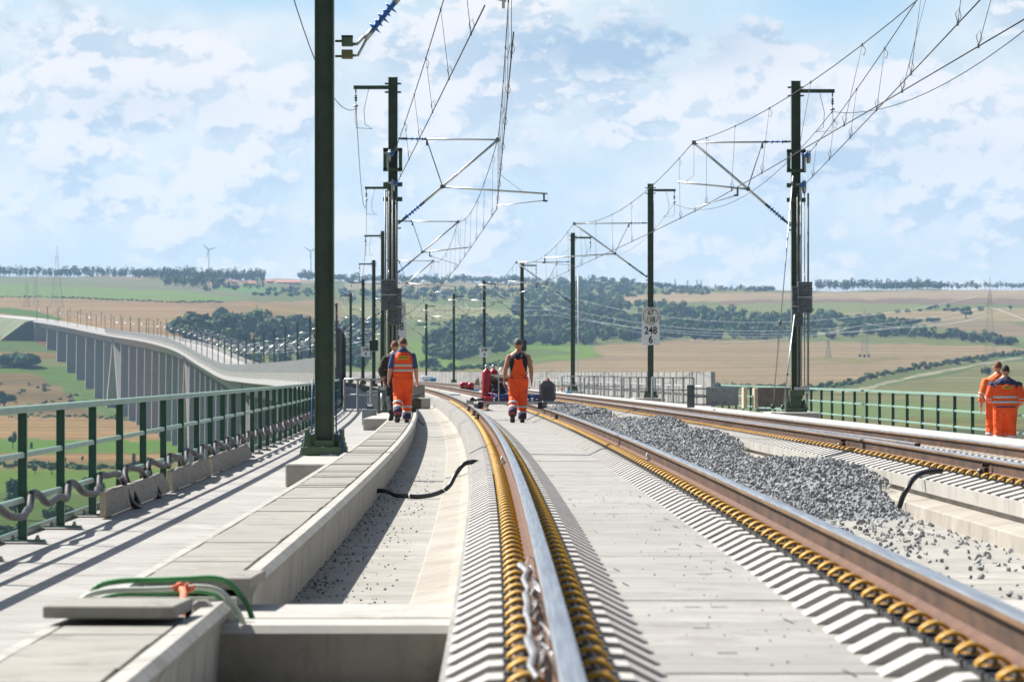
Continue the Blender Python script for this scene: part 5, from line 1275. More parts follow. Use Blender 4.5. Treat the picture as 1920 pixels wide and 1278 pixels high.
        for j in range(12): a = (n_-1)*13+j; Fq.append((a, a+1, a+1+n_*13, a+n_*13))
        mb.add(V, Fq, 0, True); bib = mb.build('bib', M_orange, tr)
        q = MB()
        for s in (-1, 1): q.tube([backpt(s*.052, 1.335, .012), backpt(s*.075, 1.40, .012), sc((s*.095, -.03, 1.462)), sc((s*.10, .05, 1.45))], [.020*k]*4, 6)
        q.build('bib_strap', M_navy, bib)
        q = MB(); q.rings([ell(sc((0, 0, z)), (.172*b+.014)*k, (.126*b+.012)*k, (0, 0, 1), 20, .88) for z in (1.015, 1.035, 1.055)], 0, True, True); q.build('reflective_band', M_refl, tr)
        for s in (-1, 1):
            q = MB().bbox(sc((s*.125*b, -.118*b, .945)), (.085*k, .016, .026*k), 0, .004, -s*.55); q.build('back_pocket_flap', M_navy, tr)
        MB().lathe([(.030, -.010), (.034, 0), (.030, .010)], sc(AR[-1][2].lerp(AR[-1][1], .08)), 10, 0, AR[-1][2]-AR[-1][1]).build('wrist_watch', M_black, e)
    else:
        jm = {'jacket': M_orange, 'jacket2': M_orange2, 'dark': M_olive}[outfit]
        rows = [(.93, .200, .150), (1.02, .190, .142), (1.12, .188, .138), (1.22, .200, .142), (1.32, .212, .142), (1.40, .200, .125), (1.45, .150, .105), (1.495, .085, .082)]
        mb = MB(); loft(mb, [(sc((0, 0, z)), rx*b*k, ry*b*k) for z, rx, ry in rows], n=20, e=.85)
        for s in (-1, 1): loft(mb, armn(s, .030, 0, .98), n=14)
        for j in range(6):
            zc = 1.0+.07*j; s = 1 if j % 2 else -1; mb.tube([sc((s*.13, -.12*b, zc)), sc((s*.06, -.142*b, zc+.02)), sc((-s*.03, -.14*b, zc+.008))], [.004, .010, .004], 6)
        def paint(bm):
            for f in bm.faces:
                c = f.calc_center_median()/k
                yoke = c.z > 1.375-abs(c.x)*.10 and outfit == 'jacket'
                sleeve_top = outfit == 'jacket' and abs(c.x) > .19 and c.z > 1.27 and (abs(c.x)-.19)*3+ (1.40-c.z) < .22 and c.z > 1.30
                if yoke or sleeve_top or (outfit == 'jacket' and c.z < .945 and abs(c.x) < .2): f.material_index = 1
        jk = remesh(mb, .0095, 'jacket', [jm, M_navy], e, 1, paint, wr=.008)
        if outfit != 'dark':
            nd = [(sc((0, 0, z)), rx*b*k, ry*b*k) for z, rx, ry in rows[:4]]
            for za, zb in ((1.00, 1.045), (1.10, 1.145)):
                rg = []
                for z in (za, (za+zb)/2, zb):
                    rg.append(ell(sc((0, 0, z)), (float(np.interp(z, [r[0] for r in rows], [r[1] for r in rows]))*b)*k+.006, (float(np.interp(z, [r[0] for r in rows], [r[2] for r in rows]))*b)*k+.006, (0, 0, 1), 22, .85))
                MB().rings(rg, 0, True, True).build('reflective_band', M_refl, jk)
            for s in (-1, 1):
                nd = armn(s, .030, 0, 1.0)
                for fa, fb in ((.46, .54), (.62, .70)): band_on(nd, fa, fb, .005, 'reflective_band', M_refl, jk, 14)
            if outfit == 'jacket':
                L = MB().bbox((0, 0, 0), (.19*k, .010, .050*k), 0, .003).build('back_label', M_label, jk, sc((.03, -.146*b, 1.315)))
                q = MB()
                for j in range(8): q.box((-.070*k+j*.020*k, -.007, 0), (.013*k, .004, .024*k), 0)
                q.build('label_lettering', M_navy, L)
    return e
V3 = Vector
pA = P(83.0, -1.63, .05)
person('man in orange high-visibility vest and blue hoodie walking away on the duct covers', (pA.x+.05, 83.0, .052), .06, 1.78, 'walk', None, 'vest', M_skin, M_hairB, 1.1)
person('man in a dark brown jacket mostly hidden ahead of the vest wearer', (-2.52, 86.0, .052), .25, 1.74, 'walk', {-1: [V3((-.185, 0, 1.375)), V3((-.30, .02, 1.13)), V3((-.24, .06, .90))], 1: [V3((.185, 0, 1.375)), V3((.26, -.03, 1.12)), V3((.28, .04, .90))]}, 'dark', M_skin, M_hairR, 1.06)
person('bare-armed man in orange bib trousers and grey cap walking between the rails', (.135, 83.0, ZS), 0.0, 1.76, 'walk', {-1: [V3((-.185, 0, 1.40)), V3((-.270, -.03, 1.13)), V3((-.298, .03, .89))], 1: [V3((.185, 0, 1.40)), V3((.265, -.03, 1.13)), V3((.275, .03, .90))]}, 'bib', M_skinT, M_hairB, 1.07, cap=M_cap)
person('man with navy-shouldered orange jacket with yellow back label, standing at the right railing', (9.62, 78.0, ZWR), -.06, 1.75, 'stand', {-1: [V3((-.225, 0, 1.375)), V3((-.320, .02, 1.12)), V3((-.24, .20, 1.03))], 1: [V3((.225, 0, 1.375)), V3((.315, -.02, 1.11)), V3((.26, .16, .95))]}, 'jacket', M_skin, M_hairD, 1.30)
person('man in a faded orange jacket standing left of and beyond the navy-shouldered man', (9.79, 80.6, ZWR), .10, 1.83, 'stand', {-1: [V3((-.215, 0, 1.375)), V3((-.31, -.02, 1.12)), V3((-.33, .03, .88))], 1: [V3((.19, 0, 1.375)), V3((.26, .0, 1.12)), V3((.25, .14, .94))]}, 'jacket2', M_skin, M_hairR, 1.22)
# ------------------------------------------------------------------ ballast heap
def stone_variants(n, seed):
    g = np.random.default_rng(seed); out = []
    for i in range(n):
        bm = bmesh.new(); pts = g.normal(size=(10, 3)); pts /= np.linalg.norm(pts, axis=1, keepdims=True); pts *= g.uniform(.75, 1.1, (10, 1)); pts *= np.array([1.15, .9, .72])
        for p in pts: bm.verts.new(p)
        bmesh.ops.convex_hull(bm, input=bm.verts); bmesh.ops.delete(bm, geom=[v for v in bm.verts if not v.link_faces], context='VERTS'); bmesh.ops.triangulate(bm, faces=bm.faces)
        bm.verts.index_update(); out.append((np.array([v.co[:] for v in bm.verts]), np.array([[v.index for v in f.verts] for f in bm.faces]))); bm.free()
    return out
STV = stone_variants(14, 4)
def stones(name, label, pos, size, seed, m, cat='ballast'):
    g = np.random.default_rng(seed); Vs = []; Fs = []; base = 0; o0 = pos[0].copy()
    vi = g.integers(0, len(STV), len(pos)); q = g.normal(size=(len(pos), 4)); q /= np.linalg.norm(q, axis=1, keepdims=True)
    for k in range(len(STV)):
        sel = np.where(vi == k)[0]
        if not len(sel): continue
        v, f = STV[k]; w, x, y, z = q[sel].T
        R = np.stack([np.stack([1-2*(y*y+z*z), 2*(x*y-z*w), 2*(x*z+y*w)], -1), np.stack([2*(x*y+z*w), 1-2*(x*x+z*z), 2*(y*z-x*w)], -1), np.stack([2*(x*z-y*w), 2*(y*z+x*w), 1-2*(x*x+y*y)], -1)], 1)
        P_ = np.einsum('nij,vj->nvi', R, v)*size[sel][:, None, None]+(pos[sel]-o0)[:, None, :]
        n, nv = P_.shape[:2]; Vs.append(P_.reshape(-1, 3)); Fs.append((f[None]+np.arange(n)[:, None, None]*nv+base).reshape(-1, 3)); base += n*nv
    o = npmesh(name, np.concatenate(Vs), np.concatenate(Fs), m); o.location = o0; return tag(o, label, cat, kind='stuff')
def stone_mat():
    m = bpy.data.materials.new('ballast_stone'); m.use_nodes = True; t = NT(m.node_tree); b = t.n['Principled BSDF']; g = t.new('ShaderNodeNewGeometry')
    r = t.noise(g.outputs['Position'], 14, 2, .5); c = t.mix(t.maprange(r, .3, .7), (.12, .13, .14), (.30, .31, .32))
    c = t.mix(t.math('MULTIPLY', t.maprange(g.outputs['Random Per Island'], 0, 1, smooth=False), .5), c, (.38, .38, .375)); t.l.new(c, b.inputs['Base Color']); b.inputs['Roughness'].default_value = .8; return m
M_stone = stone_mat()
def heap_h(o, y):
    u = np.clip((o-1.95)/(3.75-1.95), 0, 1.2); w = 0*y
    for yc, a, s in ((43.5, .40, 4.2), (47.5, .30, 4.2), (66.5, .36, 6.5), (78.5, .46, 5.2), (90, .28, 5.0), (109, .38, 6.0), (123, .40, 5)):
        uc = .86 if yc > 60 else .80; w = np.maximum(w, a*np.exp(-((y-yc)/s)**2)*np.exp(-((u-uc)/.50)**2))
    w = w*.78+.05*(y > 36)+.05*np.exp(-((y-70)/30.)**2)
    w = w*np.clip((y-(36.2-1.5*(1-u)))/3.2, 0, 1)
    return w
def build_ballast():
    g = np.random.default_rng(21); N = 44000
    y = 27+103*g.random(N)**1.35; o = g.uniform(1.72, 3.86, N); h = heap_h(o, y)
    keep = (h > .02) | (g.random(N) < np.clip((y-34)/6, 0, 1)*.35); y, o, h = y[keep], o[keep], h[keep]
    sl = np.interp(y, SK, SV); X = np.interp(y, _yy, _xx)+o; Y = y-sl*o
    lim = np.where(o > 3.70, -.03, 9.); z = ZM+h+g.uniform(-.02, .02, len(y)); ok = (o < 3.68) | (z > -.05); X, Y, z, o = X[ok], Y[ok], z[ok], o[ok]
    size = g.uniform(.014, .034, len(z))*np.interp(Y, [30, 60, 130], [1.0, 1.15, 1.7])
    stones('ballast', 'grey ballast heaped in humps along the right-hand kerb', np.stack([X, Y, z], -1), size, 5, M_stone)
    # solid core beneath the stones
    ys = np.arange(36, 131, 1.0); os_ = np.linspace(1.92, 3.69, 16); V = []; 
    for yy in ys:
        for oo in os_:
            q = P(yy, oo, ZM-.012+float(heap_h(np.array([oo]), np.array([yy]))[0])); V.append(q[:])
    V = np.array(V); C_ = len(os_); i = (np.arange(len(ys)-1)[:, None]*C_+np.arange(C_-1)[None, :]).ravel(); o_ = npmesh('ballast_core', V, np.stack([i, i+1, i+C_+1, i+C_], -1), mat('ballast_core_grey', (.20, .205, .21), .95, var=.4, scale=18)); tag(o_, 'packed grey grit under the ballast heap', 'ballast', kind='stuff')
    N = 1500; y = 16+20*g.random(N)**.8; o = g.uniform(1.96, 3.68, N)
    pr = .75*np.exp(-(y-35)**2/16)+.16*np.exp(-(y-25)**2/14)+.50*np.exp(-(y-21.3)**2/5)*(o > 2.2)+.30*np.exp(-(y-30)**2/12)+.05; kp = g.random(N) < pr; y, o = y[kp], o[kp]
    X = np.interp(y, _yy, _xx)+o; size = g.uniform(.006, .034, len(y)); stones('scattered_ballast', 'loose ballast stones scattered over the channel bed right of the track', np.stack([X, y, np.full(len(y), ZM+.012)], -1), size, 6, M_stone)
    N = 1000; y = 20+45*g.random(N); o = np.where(g.random(N) < .6, -1.48+g.exponential(.10, N), g.uniform(-1.5, -.85, N)); o = np.clip(o, -1.46, -.86); X = np.interp(y, _yy, _xx)+o
    stones('gravel_grit', 'dark grit and crumbs along the foot of the duct wall', np.stack([X, y, np.full(N, ZT+.004)], -1), g.uniform(.004, .014, N), 7, mat('dark_grit', (.07, .065, .06), .9, var=.4, scale=30), 'grit')
    N = 130; y = 13+22*g.random(N); o = g.uniform(.45, 1.10, N); X = np.interp(y, _yy, _xx)+o
    stones('gravel_grit', 'crumbs of concrete scattered on the slab between the rails', np.stack([X, y, np.full(N, ZS+.003)], -1), g.uniform(.002, .007, N), 8, MATS['dark_grit'], 'grit')
build_ballast()
mb = MB(); n = 26; mb.add([P(20.0+.55*math.sin(2*math.pi*k/n)*(1+.3*math.sin(k*1.9)), 2.72+.62*math.cos(2*math.pi*k/n)*(1+.2*math.sin(k*2.3)), ZM+.004) for k in range(n)], [tuple(range(n))]); tag(mb.build('puddle', M_puddle), 'shallow brown puddle among loose stones at the right edge', 'puddle')
# ------------------------------------------------------------------ mast foundations and blocks
def fnd(x0_, x1_, ya, yb, z0, z1, label):
    c = Vector(((x0_+x1_)/2, (ya+yb)/2, z0)); return tag(MB().bbox((0, 0, (z1-z0)/2), (x1_-x0_, yb-ya, z1-z0), 0, .015).build('mast_foundation', C_beam, None, c), label, 'foundation')
fnd(-2.72, -2.19, 48.0, 54.2, ZW, -.003, 'pale concrete foundation under the big foreground mast')
fnd(-3.52, -2.74, 94.5, 111.0, ZW, .0, 'pale concrete foundation under the left weights mast')
for i, oo in ((2, -1.95), (3, -1.8), (4, -1.6), (5, -1.55), (6, -1.6)):
    y = 108.7+Lspan*(i-1); o_ = float(np.interp(i, [1, 2, 5, 10, 43], [-1.95, -1.95, -1.55, -1.6, -1.7])); p = P(y, o_-.3, ZW); tag(MB().bbox((0, 0, .14), (1.1, 2.2, .28), 0, .02).build('mast_foundation', C_beam, None, p, head(y)), 'concrete foundation under mast %s of the left row' % ('two', 'three', 'four', 'five', 'six')[i-2] if False else 'concrete foundation of a distant left mast, %s' % ('first behind the weights mast', 'second behind the weights mast', 'third behind the weights mast', 'fourth behind the weights mast', 'fifth behind the weights mast')[i-2], 'foundation')
for i in range(1, 6):
    y = 109.8+60.0*(i-1); p = P(y, 9.0, ZWR); tag(MB().bbox((0, 0, .245), (1.3, 2.6, .485), 0, .02).build('mast_foundation', C_beam, None, p, head(y)), 'concrete foundation of %s' % ('the right weights mast', 'the 67 158 mast', 'the downpipe mast', 'the mast behind the capped worker', 'the small 248 4 plate mast')[i-1], 'foundation')
def bx(name, p, d, m, label, cat, rz=0.0, b=.012):
    return tag(MB().bbox((0, 0, d[2]/2), d, 0, b).build(name, m, None, Vector(p), rz), label, cat)
q = W(795, 765, 147); bx('concrete_block', (q.x, 147.5, -.25), (.42, 1.4, .40), C_beam, 'square concrete block closing the drainage channel beside the duct wall', 'concrete block', b=.03)
q = W(781, 760, 160); bx('concrete_block', (q.x+.05, 160, -.25), (.55, .9, .85), C_kerb, 'taller rough block behind the square block at the channel end', 'concrete block')
# cabinet next to the left weights mast
e = empty('cable_cabinet', (-3.62, 101.5, ZW), 0, 'light grey steel cabinet standing left of the green mast shoe', 'cabinet'); 
MB().bbox((0, 0, .24), (.36, .5, .40), 0, .015).build('housing', M_grey, e); mb = MB()
for sx in (-.14, -.05, .14):
    for zz in (.10, .38): mb.lathe([(.014, 0), (.014, .008), (.004, .01)], (sx, -.25, zz), 8, 0, (0, -1, 0))
mb.build('bolt', M_dgrey, e); MB().bbox((.02, 0, .52), (.20, .3, .16), 0, .01).build('top_unit', M_dgrey, e); MB().box((.02, -.16, .54), (.13, .01, .06), 0).build('label_plate', M_white, e)
bx('equipment_box', (-3.72, 116, ZW), (.34, .5, .92), M_dgrey, 'dark grey upright box behind the cabinet at the left walkway', 'box')
bx('plastic_sheet', (-3.35, 119, .30), (.30, .4, .34), M_sheet, 'crumpled pale plastic bag on the equipment left of the weights mast', 'sheet', .4, .09)
# stack of blocks and plates by the right weights mast
bx('timber_stack', (6.75+.55, 111.8, .12), (.95, .5, .55), mat('old_sleeper_timber', (.16, .14, .12), .9, var=.3, scale=5, stretch=(1, 1, 8)), 'stack of weathered timbers behind the guy wires of the right weights mast', 'timber')
bx('timber_end', (6.35, 109.3, .10), (.10, .9, .58), M_woodE, 'pale sawn timber end standing at the left of the timber stack', 'timber')
bx('timber_end', (6.62, 108.9, .10), (.10, .9, .56), M_woodE, 'pale sawn timber end just left of the first guy wire', 'timber')
e = empty('steel_frame', (5.75, 117, .05), 0, 'grey bolted steel frame lying between the railing end and the timber stack', 'steel frame'); MB().bbox((.40, 0, .34), (.95, .06, .55), 0, .01).build('plate', M_grey, e)
mb = MB()
for zz in (.10, .32, .56): mb.box((-.28, .05, zz), (.42, .3, .035), 0)
mb.box((-.52, 0, .34), (.22, .06, .66), 0); mb.build('shelf_beams', M_dgrey, e); mb = MB()
for xx in (.02, .12, .36): [mb.lathe([(.02, 0), (.02, .01), (.005, .012)], (xx+.1, -.03, zz), 8, 0, (0, -1, 0)) for zz in (.16, .50)]
mb.build('bolt', M_black, e)
bx('base_slab', (6.75, 107.6, .055), (.42, .5, .06), M_dgrey, 'dark footplate under the guy wires of the right weights mast', 'plate')
# ------------------------------------------------------------------ trolley on the rails with its load
ty = 88.0; tz = ZR0+.172+.012; e = empty('rail_trolley', (0.0, ty, tz), .0, 'flat steel rail trolley standing across the track beyond the capped man', 'trolley')
xl = x0(ty); xr = xl+1.505
mb = MB(); mb.box(((xl+xr)/2-.02, -.32, .10), (1.62, .05, .05), 0); mb.box(((xl+xr)/2+.12, .32, .10), (2.2, .05, .05), 0)
for k in range(6): mb.box((xl+.10+k*.27, 0, .10), (.05, .66, .035), 0)
mb.box(((xl+xr)/2+.15, -.34, .135), (1.9, .03, .02), 0); mb.build('frame', M_galv, e)
for k, xx in enumerate((xl, xr)):
    for yy in (-.32, .32):
        w = MB(); w.lathe([(.02, -.055), (.088, -.05), (.088, -.035), (.070, -.03), (.070, .045), (.02, .05)], (xx, yy, .07), 16, 0, (1 if k else -1, 0, 0)); w.box((xx+(.10 if k == 0 else -.10), yy, .055), (.10, .14, .14), 1); w.build('wheel', [M_bolt, M_black], e)
for k, xx in enumerate(((xl+.50), (xr-.62))):
    h = MB(); h.tube([(xx, -.30, .10), (xx-.01, -.31, .75), (xx+.02, -.30, .86), (xx+.20, -.28, .90)], .014, 6, 0) if k == 0 else h.tube([(xx+.02, -.30, .02), (xx+.04, -.34, .30), (xx, -.32, .62), (xx-.03, -.3, .74)], .016, 6, 0)
    h.build('handle', M_galv, e)
def on(name, x, y, z, label, cat, fn):
    mb = MB(); mats = fn(mb); return tag(mb.build(name, mats, None, (x, ty+y, tz+z)), label, cat)
DZ = .128
g_ = empty('generator', (xr+.06, ty-.08, tz+.13), 0, 'boxy grey generator with red sides riding on the right end of the trolley', 'generator')
mb = MB(); mb.rings([[Vector((sx*w, y_, z)) for sx, y_ in ((-1, -.20), (1, -.20), (1, .20), (-1, .20))] for w, z in ((.135, 0), (.150, .05), (.155, .28), (.140, .40), (.09, .45), (.05, .46))], 0, True, False); mb.build('housing', M_dgrey, g_)
mb = MB()
for s in (-1, 1): mb.rings([[Vector((s*(w+.008+d), y_, z)) for d, y_ in ((0, -.19), (.02, -.19), (.02, .19), (0, .19))] for w, z in ((.145, .04), (.155, .28), (.140, .39))], 0, True, False)
mb.build('side_cover', mat('faded_red_plastic', (.20, .035, .04), .5, var=.2), g_)
mb = MB(); [mb.box((0, -.208, .10+k*.05), (.20, .012, .012), 0) for k in range(5)]; mb.build('vent_grille', M_black, g_)
mb = MB(); mb.tube([(-.05, 0, .45), (-.03, 0, .51), (.03, 0, .51), (.05, 0, .45)], .015, 6, 0); mb.lathe([(.05, .44), (.045, .48), (.01, .49)], (0, .0, 0), 10, 0); mb.build('handle', M_red, g_)
def cyl_(mb):
    mb.lathe([(.02, 0), (.10, .005), (.108, .03), (.108, .62), (.095, .68), (.055, .71), (.035, .72), (.035, .75)], (0, 0, 0), 20, 0); mb.lathe([(.03, .73), (.04, .75), (.04, .80), (.02, .82)], (0, 0, 0), 10, 1); return [M_red, M_galv]
on('gas_cylinder', -.56, .20, DZ, 'tall red gas cylinder standing left of the man in the cap, the front one', 'gas cylinder', cyl_)
on('gas_cylinder', -.41, .42, DZ, 'tall red gas cylinder close behind the front one', 'gas cylinder', cyl_)
def coil(mb, R=.25, r=.012, n=7, seed=1):
    g = random.Random(seed)
    for k in range(n): mb.tube([(math.cos(a*math.pi/12)*(R+g.uniform(-.05, .05)), math.sin(a*math.pi/12)*(R*.8), .02+k*.022+.02*math.sin(a*.6+k)) for a in range(25)], r, 5, 0)
    return [M_cableB]
on('cable_coil', .02-.18, -.05, DZ+.0, 'coil of blue cable on the trolley, left of the man\'s legs', 'cable coil', lambda m: coil(m, .30, .013, 8, 1))
on('cable_coil', .48, .05, DZ, 'coil of dark blue cable on the trolley, right of the man\'s legs', 'cable coil', lambda m: coil(m, .22, .013, 7, 2))
def grinder(mb):
    mb.cyl((-.30, 0, .06), (-.22, 0, .06), .05, 10, 1); mb.cyl((-.22, 0, .05), (.05, 0, .055), .028, 8, 1); mb.bbox((.10, 0, .07), (.20, .12, .10), 0, .02); mb.bbox((.24, 0, .12), (.14, .12, .20), 0, .02); mb.bbox((.25, 0, .24), (.13, .12, .08), 1, .015); return [M_red, M_black]
on('power_tool', -.62, -.12, DZ, 'red and black rail power tool lying on the left end of the trolley', 'power tool', grinder)
def pack(mb):
    g = random.Random(4); mb.bbox((0, 0, .18), (.42, .36, .30), 0, .08); mb.bbox((.02, 0, .42), (.50, .34, .16), 1, .06); mb.bbox((-.12, -.12, .10), (.30, .14, .16), 2, .05)
    for k in range(9): mb.tube([(g.uniform(-.2, .2), -.18, .3+g.uniform(-.1, .2)), (g.uniform(-.2, .2), -.22, .25), (g.uniform(-.2, .2), -.19, .1)], .012, 5, 3)
    return [M_grey, mat('khaki_canvas', (.20, .18, .13), .9, var=.2), M_white, M_black]
on('equipment_pack', -.30, .35, DZ+.10, 'pile of grey and khaki equipment strapped on the trolley behind the man\'s left arm', 'equipment', pack)
on('tool_bundle', -.22, .15, DZ+.02, 'red and black tools stacked on the trolley under the equipment pile', 'tools', lambda m: (m.bbox((0, 0, .03), (.34, .2, .05), 0, .01), m.bbox((.1, .0, .11), (.4, .18, .05), 1, .01), [M_red, M_black])[2])
def tarp(mb):
    mb.rings([[Vector((x*(1-z*.7)+.1*z, y_, z*.62)) for x, y_ in ((-.38, -.2), (.30, -.25), (.34, .25), (-.35, .2))] for z in (0, .5, .9, 1.0)], 0, True, False); return [M_cloth]
def GR(X, Y, z): y = F*(ZC-z)/(Y-HY); return W(X, Y, y), y/F
q, S_ = GR(894, 729, -.20)
mb = MB(); mats = tarp(mb); mb.v = [(p[0]*.9, p[1], p[2]*1.3) for p in mb.v]; tag(mb.build('tarpaulin', mats, None, q), 'tan tarpaulin-covered heap left of the red cylinders', 'tarpaulin')
for X, Y, lab in ((868, 731, 'leftmost red drum machine on the rail beyond the trolley'), (875, 730.5, 'middle red drum machine on the rail beyond the trolley'), (883, 732, 'rightmost red drum machine on the rail beyond the trolley')):
    q, S_ = GR(X, Y, .22); e = empty('clamp_machine', q, 0, lab, 'machine', 'red machines on the far rail'); k = 1.35
    MB().lathe([(.03*k, -.10*k), (.10*k, -.09*k), (.11*k, 0), (.10*k, .09*k), (.03*k, .10*k)], (0, 0, .18*k), 14, 0, (1, .3, 0)).build('drum', M_red, e); MB().bbox((0, .05, .04*k), (.2*k, .3, .09*k), 0, .01).build('base', M_rust, e)
for X, Y, z0_, d, m, lab, cat in ((893, 733, .05, (12, 2, 4), M_cyan, 'flat blue plastic box right of the red drums', 'box'), (803, 739, -.05, (7, 1, 5), M_cyan, 'small blue tool on the channel end beside the duct wall', 'tool'), (1067, 737, .05, (12, 2, 4), M_cyan, 'blue plastic box lying on the right track by the generator', 'box'), (1054, 730, .05, (9, 2, 3), M_cord, 'small orange item on the right track above the blue box', 'tool'), (801, 713, .15, (22, 3, 9), M_sheet, 'white plastic sheet bundle at the far left barrier', 'sheet'), (812, 715, .15, (12, 3, 7), M_cyan, 'blue bag beside the white plastic bundle', 'bag'), (851, 740, .06, (24, 2.2, 1.2), M_cableB, 'flat dark blue mat laid on the slab between the far rails', 'mat')):
    q, S_ = GR(X, Y, z0_); dd = (d[0]*S_, d[1], d[2]*S_); bx(cat if cat != 'tool' else 'hand_tool', q, dd, m, lab, cat, 0, min(dd)*.2)
# machinery near the channel end, right of the walking pair
e = empty('grinding_machine', (W(778, 0, 104).x, 104, -.28), 0, 'dark rusty machine with handles right behind the walking pair', 'machine')
MB().bbox((0, 0, .55), (.34, .4, .28), 0, .03).build('motor', mat('oily_brown_metal', (.06, .045, .03), .5, metal=.4, var=.4), e); MB().lathe([(.02, 0), (.17, .01), (.17, .05), (.02, .06)], (0, 0, .74), 14, 0).build('flange', M_dgrey, e)
mb = MB(); mb.cyl((-.02, 0, 0), (-.02, 0, .42), .05, 8, 0); mb.tube([(-.1, -.1, .4), (.1, -.1, .12), (.28, -.1, -.05)], .022, 6, 0); mb.build('stand', M_dgrey, e)
# signal loudspeaker collar etc. on the far masts is part of each mast; trackside box near the left railing end
q = W(702, 728, 135); bx('equipment_box', (q.x, 135, ZW), (.45, .6, .75), M_grey, 'grey box beyond the guard frame at the barrier start', 'box')
# ------------------------------------------------------------------ piers of the viaduct
def pier_mesh(w, t, h, taper=.0):
    mb = MB(); r = []
    for z, k in ((0, 1+taper), (h, 1.0)):
        r.append([Vector(p) for p in ((-w/2*k, -t/2*k+.25, z), (-w/2*k+.25, -t/2*k, z), (w/2*k-.25, -t/2*k, z), (w/2*k, -t/2*k+.25, z), (w/2*k, t/2*k-.25, z), (w/2*k-.25, t/2*k, z), (-w/2*k+.25, t/2*k, z), (-w/2*k, t/2*k-.25, z))])
    return mb.rings(r, 0, True, False)
def ground_z(y): 
    YY = [600, 640, 1000, 1065, 1370, 1620, 1966, 2140, 2246, 2304, 2362, 2420, 2480, 2540, 2620]; ZZ = [-52, -52, -46, -44, -37, -31, -26, -22, -15.6, -10.6, -5.6, -.7, 5.5, 14.2, 24]
    return float(np.interp(y, YY, ZZ))
vs = [400, 980, 1560, 2140]
done = []
for v in vs:
    for k in range(-4, 6):
        y = v+58*k
        if k in (0,): continue
        if y > 2560 or y in done: continue
        done.append(y)
for y in range(2140+6*58, 2580, 58): done.append(y)
done += [400-58*5, 53]
for y in sorted(set(done)):
    if y > 2560: continue
    g = ground_z(y)-3; top = Zp(y)+ZW-4.3
    c = P(y, 2.2, 0); pier_mesh(7.0, 2.6, top-g, .12).build('pier', C_pier, via, Vector((c.x, c.y, g)), head(y))
def leg(y_top, y_bot, yc):
    g = ground_z(y_bot)-3; mb = MB(); r = []
    for z, yy, t in ((g, y_bot, 4.2), (Zp(yc)+ZW-2.0, y_top, 2.6)):
        a = P(yy, -1.0, 0); b = P(yy, 7.4, 0); d = Vector((-(b-a).y, (b-a).x, 0)).normalized()*(t/2)
        r.append([Vector((q.x, q.y, z)) for q in (a-d, b-d, b+d, a+d)])
    return mb.rings(r, 0, True, False)
for v in vs:
    leg(v-2.5, v-44, v).build('raking_pier', C_far, via); leg(v+2.5, v+50, v).build('raking_pier', C_far, via)
    # girder joint over the crown
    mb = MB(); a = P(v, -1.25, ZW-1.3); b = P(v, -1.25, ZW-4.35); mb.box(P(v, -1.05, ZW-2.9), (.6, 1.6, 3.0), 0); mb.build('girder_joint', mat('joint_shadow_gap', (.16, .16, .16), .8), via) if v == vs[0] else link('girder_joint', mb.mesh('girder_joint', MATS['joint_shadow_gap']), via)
# abutment
mb = MB(); y = 2590
r = []
for z, ya, yb in ((4, 2600, 2690), (Zp(2600)+ZW-.9, 2596, 2640)):
    a = P(ya, -3.6, 0); b = P(yb, -3.6, 0); c = P(yb, 10.6, 0); d = P(ya, 10.6, 0); r.append([Vector((q.x, q.y, z)) for q in (a, d, c, b)])
mb.rings(r, 0, True, False); mb.build('abutment', C_far, via)
# embankment and line continuing past the viaduct
mb = MB(); sweep(mb, [(-32, -18), (-9, -1.2), (-5, ZW), (12, ZW), (16, -1.2), (40, -18)], stations(2600, 3150, 20, 20)); tag(mb.build('embankment', mat('embankment_grass', (.10, .115, .05), .95, var=.35, scale=.06)), kind='structure')
mb = MB(); sweep(mb, [(-4.6, ZW), (-4.6, ZW+.35), (11.4, ZW+.35), (11.4, ZW)], stations(2600, 3150, 20, 20)); tag(mb.build('track_bed', C_far), kind='structure')
# ------------------------------------------------------------------ woods, hedges, trees
M_leafM = foliage('mid_green_foliage', (.034, .070, .018), (.058, .105, .026))
def crown_arrays(cs, rs, nq, size, seed, flat=.8):
    """leaf clumps spread through lumpy crowns. cs (n,3) centres, rs (n,3) radii"""
    g = np.random.default_rng(seed); n = len(cs); idx = np.repeat(np.arange(n), nq)
    d = g.normal(size=(len(idx), 3)); d /= np.linalg.norm(d, axis=1, keepdims=True); rad = g.uniform(.45, 1.0, len(idx))**.5
    # lumps: push clumps towards a few lobes per crown
    lob = g.normal(size=(n, 5, 3)); lob /= np.linalg.norm(lob, axis=2, keepdims=True); dots = np.einsum('ij,ikj->ik', d, lob[idx]).max(1)
    rad *= .62+.46*np.clip(dots, 0, 1)**1.5
    c = cs[idx]+d*rs[idx]*rad[:, None]
    a = g.normal(size=(len(idx), 3)); a /= np.linalg.norm(a, axis=1, keepdims=True); nrm = d*1.0+a*.45; nrm /= np.linalg.norm(nrm, axis=1, keepdims=True)
    t1 = np.cross(nrm, g.normal(size=(len(idx), 3))); t1 /= np.linalg.norm(t1, axis=1, keepdims=True); t2 = np.cross(nrm, t1)
    s = (size[idx] if isinstance(size, np.ndarray) else size)*g.uniform(.6, 1.3, len(idx)); s = s[:, None]
    k = np.stack([c+t1*s, c+t2*s*.8, c-t1*s*.9, c-t2*s*.75], 1)
    return k.reshape(-1, 3)
